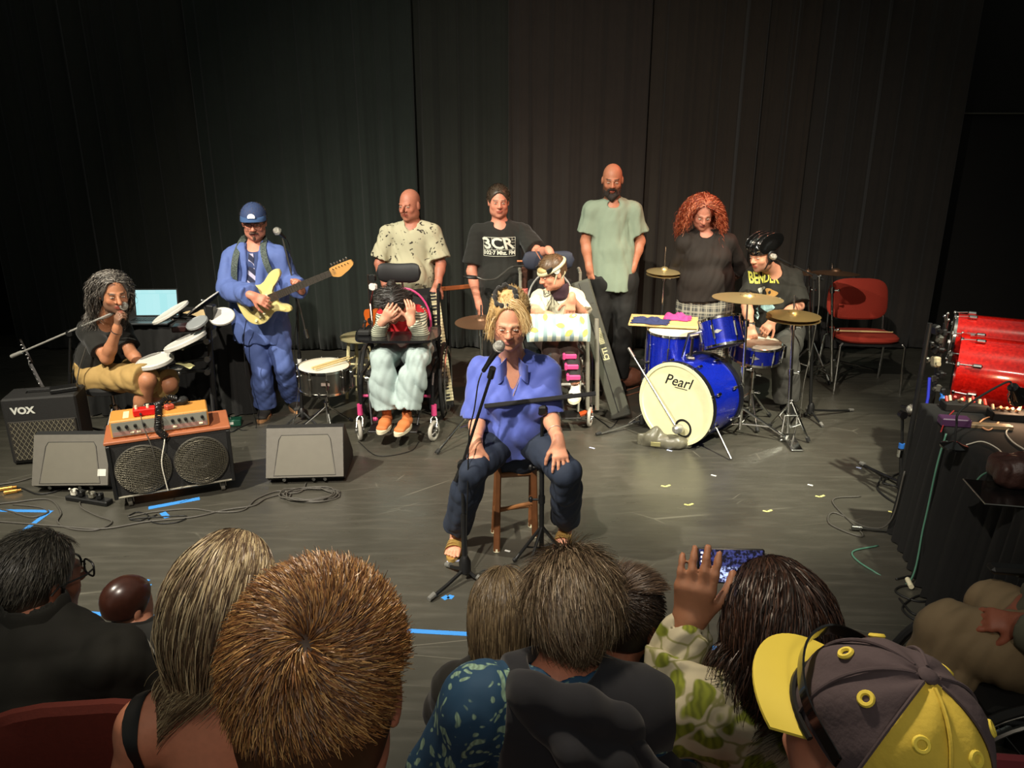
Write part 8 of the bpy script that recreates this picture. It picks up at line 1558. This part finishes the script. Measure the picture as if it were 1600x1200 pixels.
# ---- woman filming with a phone
c = P(1205, 968, 1.32); nk = P(1185, 1068, 1.25); J = dict(head=c, hf=V3(-.18, .97, -.12), neck=nk, sl=P(1082, 1102, 1.20), sr=P(1290, 1105, 1.22), el=P(1038, 1128, 1.24), wl=P(1075, 978, 1.31), er=P(1330, 1230, 1.25), wr=P(1260, 1260, 1.45))
t, B = aud('person with long brown hair in a green flowered blouse holding up a phone', J, sx('#a8765a'), 0, .97, .95, .0055, bkw=dict(bulk=1.0), hands=dict(l=H_((.10, .05, 1), (-.25, -.95, 0), thumb=1, curl=.25, spread=.05, k=1.08, th_out=.7)))
FLW = patmat('green_flowers', 'leaves', '#b9b39a', '#7f8a28', 13, .85, .46, c3='#8a8a5a', warp=.25); top(B, FLW, 'blouse', .018, (1.68, 1.8), .2, .068, h=.0055, loose=.012, sl_loose=.02, fold=.007, seed=61)
s = SDF(.005); cf = J['el']*.30+J['wl']*.70; ax_ = unit(J['wl']-J['el']); s.slab(cf-ax_*.02, cf+ax_*.035, V3(1, 0, 0), (.052, .05), (.046, .045), .01); s.cap(cf-ax_*.06, cf+ax_*.09, .03, .03, .004, True); v, f = s.mesh(folds(.008, 1.8, 7)); mesh_obj('ruffled_cuff', v, f, FLW, t, sharp=0); pants(B, DARKP, h=.012)
curly(t, B, 8000, .27, ['#2a1b14', '#3d2820', '#1e1410', '#54392c'], .0009, step=.015, wave=.004, wl=.12, stiff=.80, shell=.018, facecut=.03, low=-.075, jit=.022, clumps=90, shellcol='#2c1d16', g=(-.05, -.05, -1), lv=.25, push=.2, inw=.9, keep=lambda q: (q[:, 2] > -.07) & ~((q[:, 1] > .05) & (q[:, 2] < .05)))
pc = P(1142, 884, 1.38); fx, fy, fz = unit(V3(1, -.08, .02)), unit(V3(.05, .9, -.42)), None; fz = unit(np.cross(fx, fy)); t = thing('smartphone', "smartphone held up sideways, its screen showing the stage", 'phone', pc); F3 = np.array((fx, fy, fz))
b = MB(); b.box(pc, (.138, .009, .072), F3, bev=.003); b.build('case', BLK, t); b = MB(); b.box(pc-fy*.0048, (.130, .0008, .066), F3)
m = bpy.data.materials.new('phone_screen'); tt, N_, L_, bb = nt(m); tc = N_.new('ShaderNodeTexCoord'); sp = N_.new('ShaderNodeSeparateXYZ'); L_.new(tc.outputs['Object'], sp.inputs[0]); no = N_.new('ShaderNodeTexNoise'); no.inputs['Scale'].default_value = 160; L_.new(tc.outputs['Object'], no.inputs['Vector']); r1 = ramp(N_, [(.45, (.02, .02, .06)), (.6, (.5, .6, 1))]); L_.new(no.outputs['Fac'], r1.inputs[0]); r2 = ramp(N_, [(.47, (1, 1, 1)), (.52, (.06, .06, .14))])
mr = N_.new('ShaderNodeMapRange'); mr.inputs[1].default_value = -.04; mr.inputs[2].default_value = .04; L_.new(sp.outputs[2], mr.inputs[0]); L_.new(mr.outputs[0], r2.inputs[0]); mx = N_.new('ShaderNodeMixRGB'); mx.blend_type = 'MULTIPLY'; mx.inputs[0].default_value = 1; L_.new(r1.outputs[0], mx.inputs[1]); L_.new(r2.outputs[0], mx.inputs[2]); L_.new(mx.outputs[0], bb.inputs['Emission Color']); bb.inputs['Emission Strength'].default_value = 1.6; bb.inputs['Base Color'].default_value = (0, 0, 0, 1)
sc_o = b.build('screen', m, t)
wm = bpy.data.materials.new('screen_icon_glow'); _, N_, L_, bb = nt(wm); bb.inputs['Emission Color'].default_value = (1, 1, 1, 1); bb.inputs['Emission Strength'].default_value = 1.2
for i in range(7): b = MB(); b.box(pc-fy*.0054-fx*.060+fz*(.026-.0087*i), (.005, .0006, .004), F3); b.build('screen_icon', wm, sc_o)
# ---- cap with yellow panels
c = P(1362, 1150, .69); nk = c+V3(.02, -.10, -.17); hf = unit(V3(-.60, .80, .30)); J = dict(head=c, hf=hf, neck=nk, sl=nk+V3(-.17, -.08, -.06), sr=nk+V3(.19, .06, -.06), el=nk+V3(-.22, .05, -.32), er=nk+V3(.24, .15, -.32), wl=nk+V3(-.15, .3, -.38), wr=nk+V3(.1, .35, -.38))
t, B = aud('person in a dark cap with yellow panels and brim, nearest at lower right', J, sx('#c88a72'), RZ, 1, .90, .006, L=.4)
top(B, TEEB, 't_shirt'); pants(B, DARKP, h=.012); tuft(t, B, 2500, .015, ['#8a7a68', '#5a4c40'], .0006, low=-.06, facecut=.03, shell=.004, keep=lambda q: (q[:, 2] < .02) & (q[:, 1] < .0) & (q[:, 2] > -.08))
CD = mat('cap_dark', '#4a3f44', .9, var=.1, scale=90, bump=.15); CY = mat('cap_yellow', '#cdb544', .85, var=.08, scale=90, bump=.15); CYB = mat('cap_yellow_bright', '#e0cc4c', .7, var=.05); F, hk = B.F, B.hk; L = lambda x, y, z: c+hk*(x*F[0]+y*F[1]+z*F[2])
def capp(a, el, ex=0.0):      # a = azimuth from the brim (clockwise from above), el 0 rim .. 1 button
    e = el*math.pi/2; sq = math.cos(e)**.82; return L((.094+ex)*math.sin(a)*sq, -.012+(.116+ex)*math.cos(a)*sq, .012+(.118+ex)*math.sin(e)**.95)
cap_o = None
PE = [0, 62, 120, 175, 220, 265, 312, 360]; PN = [(R(PE[k]), R(PE[k+1]), CY if k in (3, 4) else CD) for k in range(7)]
for k, (a0, a1, m_) in enumerate(PN):
    g = np.array([[capp(a0+(a1-a0)*i/12, j/16, .0012*math.sin(9*j/16+k)+.002*math.sin(i*.6+j*.5)) for j in range(17)] for i in range(13)]); b = MB(); cen = L(0, -.012, 0); off = np.array([[unit(cen-g[i, j])*.003 for j in range(17)] for i in range(13)])
    b.grid(g); b.grid((g+off)[::-1])
    if cap_o is None: cap_o = thing_cap = b.build('cap', CD, t, sharp=0)
    else: b.build('cap_panel', m_, cap_o, sharp=0)
    b = MB(); b.tube([capp(a0, j/16, .002) for j in range(16)], .0022, 6); b.build('seam', CY if k in (4,) else CD, cap_o); b = MB(); am = (a0+a1)/2; b.torus(capp(am, .52, .002), capp(am, .52, .01)-capp(am, .52, 0), .0065, .0028, 18, 6); b.build('eyelet', CYB, cap_o)
b = MB(); b.ell(capp(0, 1.0, .002), np.array((.012, .012, .006))*hk, F, 16, 8); b.build('button', CD, cap_o)
n = 26; g = []
for i in range(n+1):
    a = -1.12+2.24*i/n; g.append([capp(a, 0, .001)+F[1]*(.062*(j/7)*math.cos(a*.95)**.6)*hk+F[0]*.016*(j/7)*math.sin(a)*hk-F[2]*(.004+.020*(math.sin(a)**2)*(j/7)+.004*j/7)*hk for j in range(8)])
b = MB(); b.slab(np.array(g), -F[2]*.004); b.build('brim', CYB, cap_o, sharp=0)
b = MB(); b.tube([capp(-1.15+2.3*i/20, .0, .004) for i in range(21)], .004, 6); b.build('sweatband', BLK, cap_o)
b = MB(); pts = spline([capp(-1.5, .02, .004), capp(-.9, .12, .010), capp(-.3, .2, .016), capp(.3, .2, .016), capp(.9, .12, .010), capp(1.5, .02, .004)], 6); b.slab(np.stack([pts, pts+F[2]*.016], 1), F[1]*.003); b.build('visor_band', mat('gloss_black', '#111111'), cap_o, sharp=0)
# ---- wheelchair user in khaki at lower right
c0 = P(1478, 968, 2.0); c1 = P(1562, 925, 2.12); hipp = V3(1.66, 1.90, .58)
nk = hipp+V3(.10, -.10, .48); J = dict(head=nk+V3(-.04, .03, .22), hf=V3(-.95, .2, -.15), neck=nk, sl=nk+V3(-.03, -.17, -.06), sr=nk+V3(.03, .17, -.06), pel=hipp, hl=hipp+V3(0, -.09, 0), hr=hipp+V3(0, .09, 0), kl=P(1482, 985, 1.95), kr=P(1562, 955, 2.1), el=P(1665, 1020, 1.72), wl=P(1600, 975, 1.84), er=P(1690, 930, 2.0), wr=P(1602, 946, 2.0), tl=V3(-.8, .6, 0), tr=V3(-.8, .6, 0))
J['al'] = V3(J['kl'][0]-.02, J['kl'][1]+.02, .20); J['ar'] = V3(J['kr'][0]-.02, J['kr'][1]+.02, .20)
t, B = person('person in khaki trousers seated in a wheelchair at lower right, hands clasped', J, sx('#a8644c'), .98, 1.0, .007, dict(l=H_((-.75, .45, -.15), (-.2, -.5, .8), thumb=-1, curl=.45), r=H_((-.6, -.6, -.1), (-.1, .2, .95), thumb=1, curl=.5)), {}, dict(face=-1), dict(face=True), base=V3(1.6, 1.9, 0))
pants(B, mat('khaki_grey', '#8a7658', .85, var=.1), t=.024, loose=.025, fold=.010, seed=71); top(B, mat('grey_green_fleece', '#6b6a58', .9, var=.1), 'sweater', .024, (1.85, 1.85), .2, .066, loose=.02, seed=72); tuft(t, B, 1500, .02, ['#6b675c', '#4a4740'], .0009); shoes(B, BLK, BLK, zfloor=.08)
WL = V3(1.60, 1.92, 0); t, W3 = wheelchair(WL, math.atan2(-.99, -.12), 'black wheelchair with bright spokes and a blue-grey rim at lower right', FRM, cast=RUB, wy=-.06, hw=.2, seatz=.50, plates=True)
wz = P(1640, 1150, 1.22); b = MB()
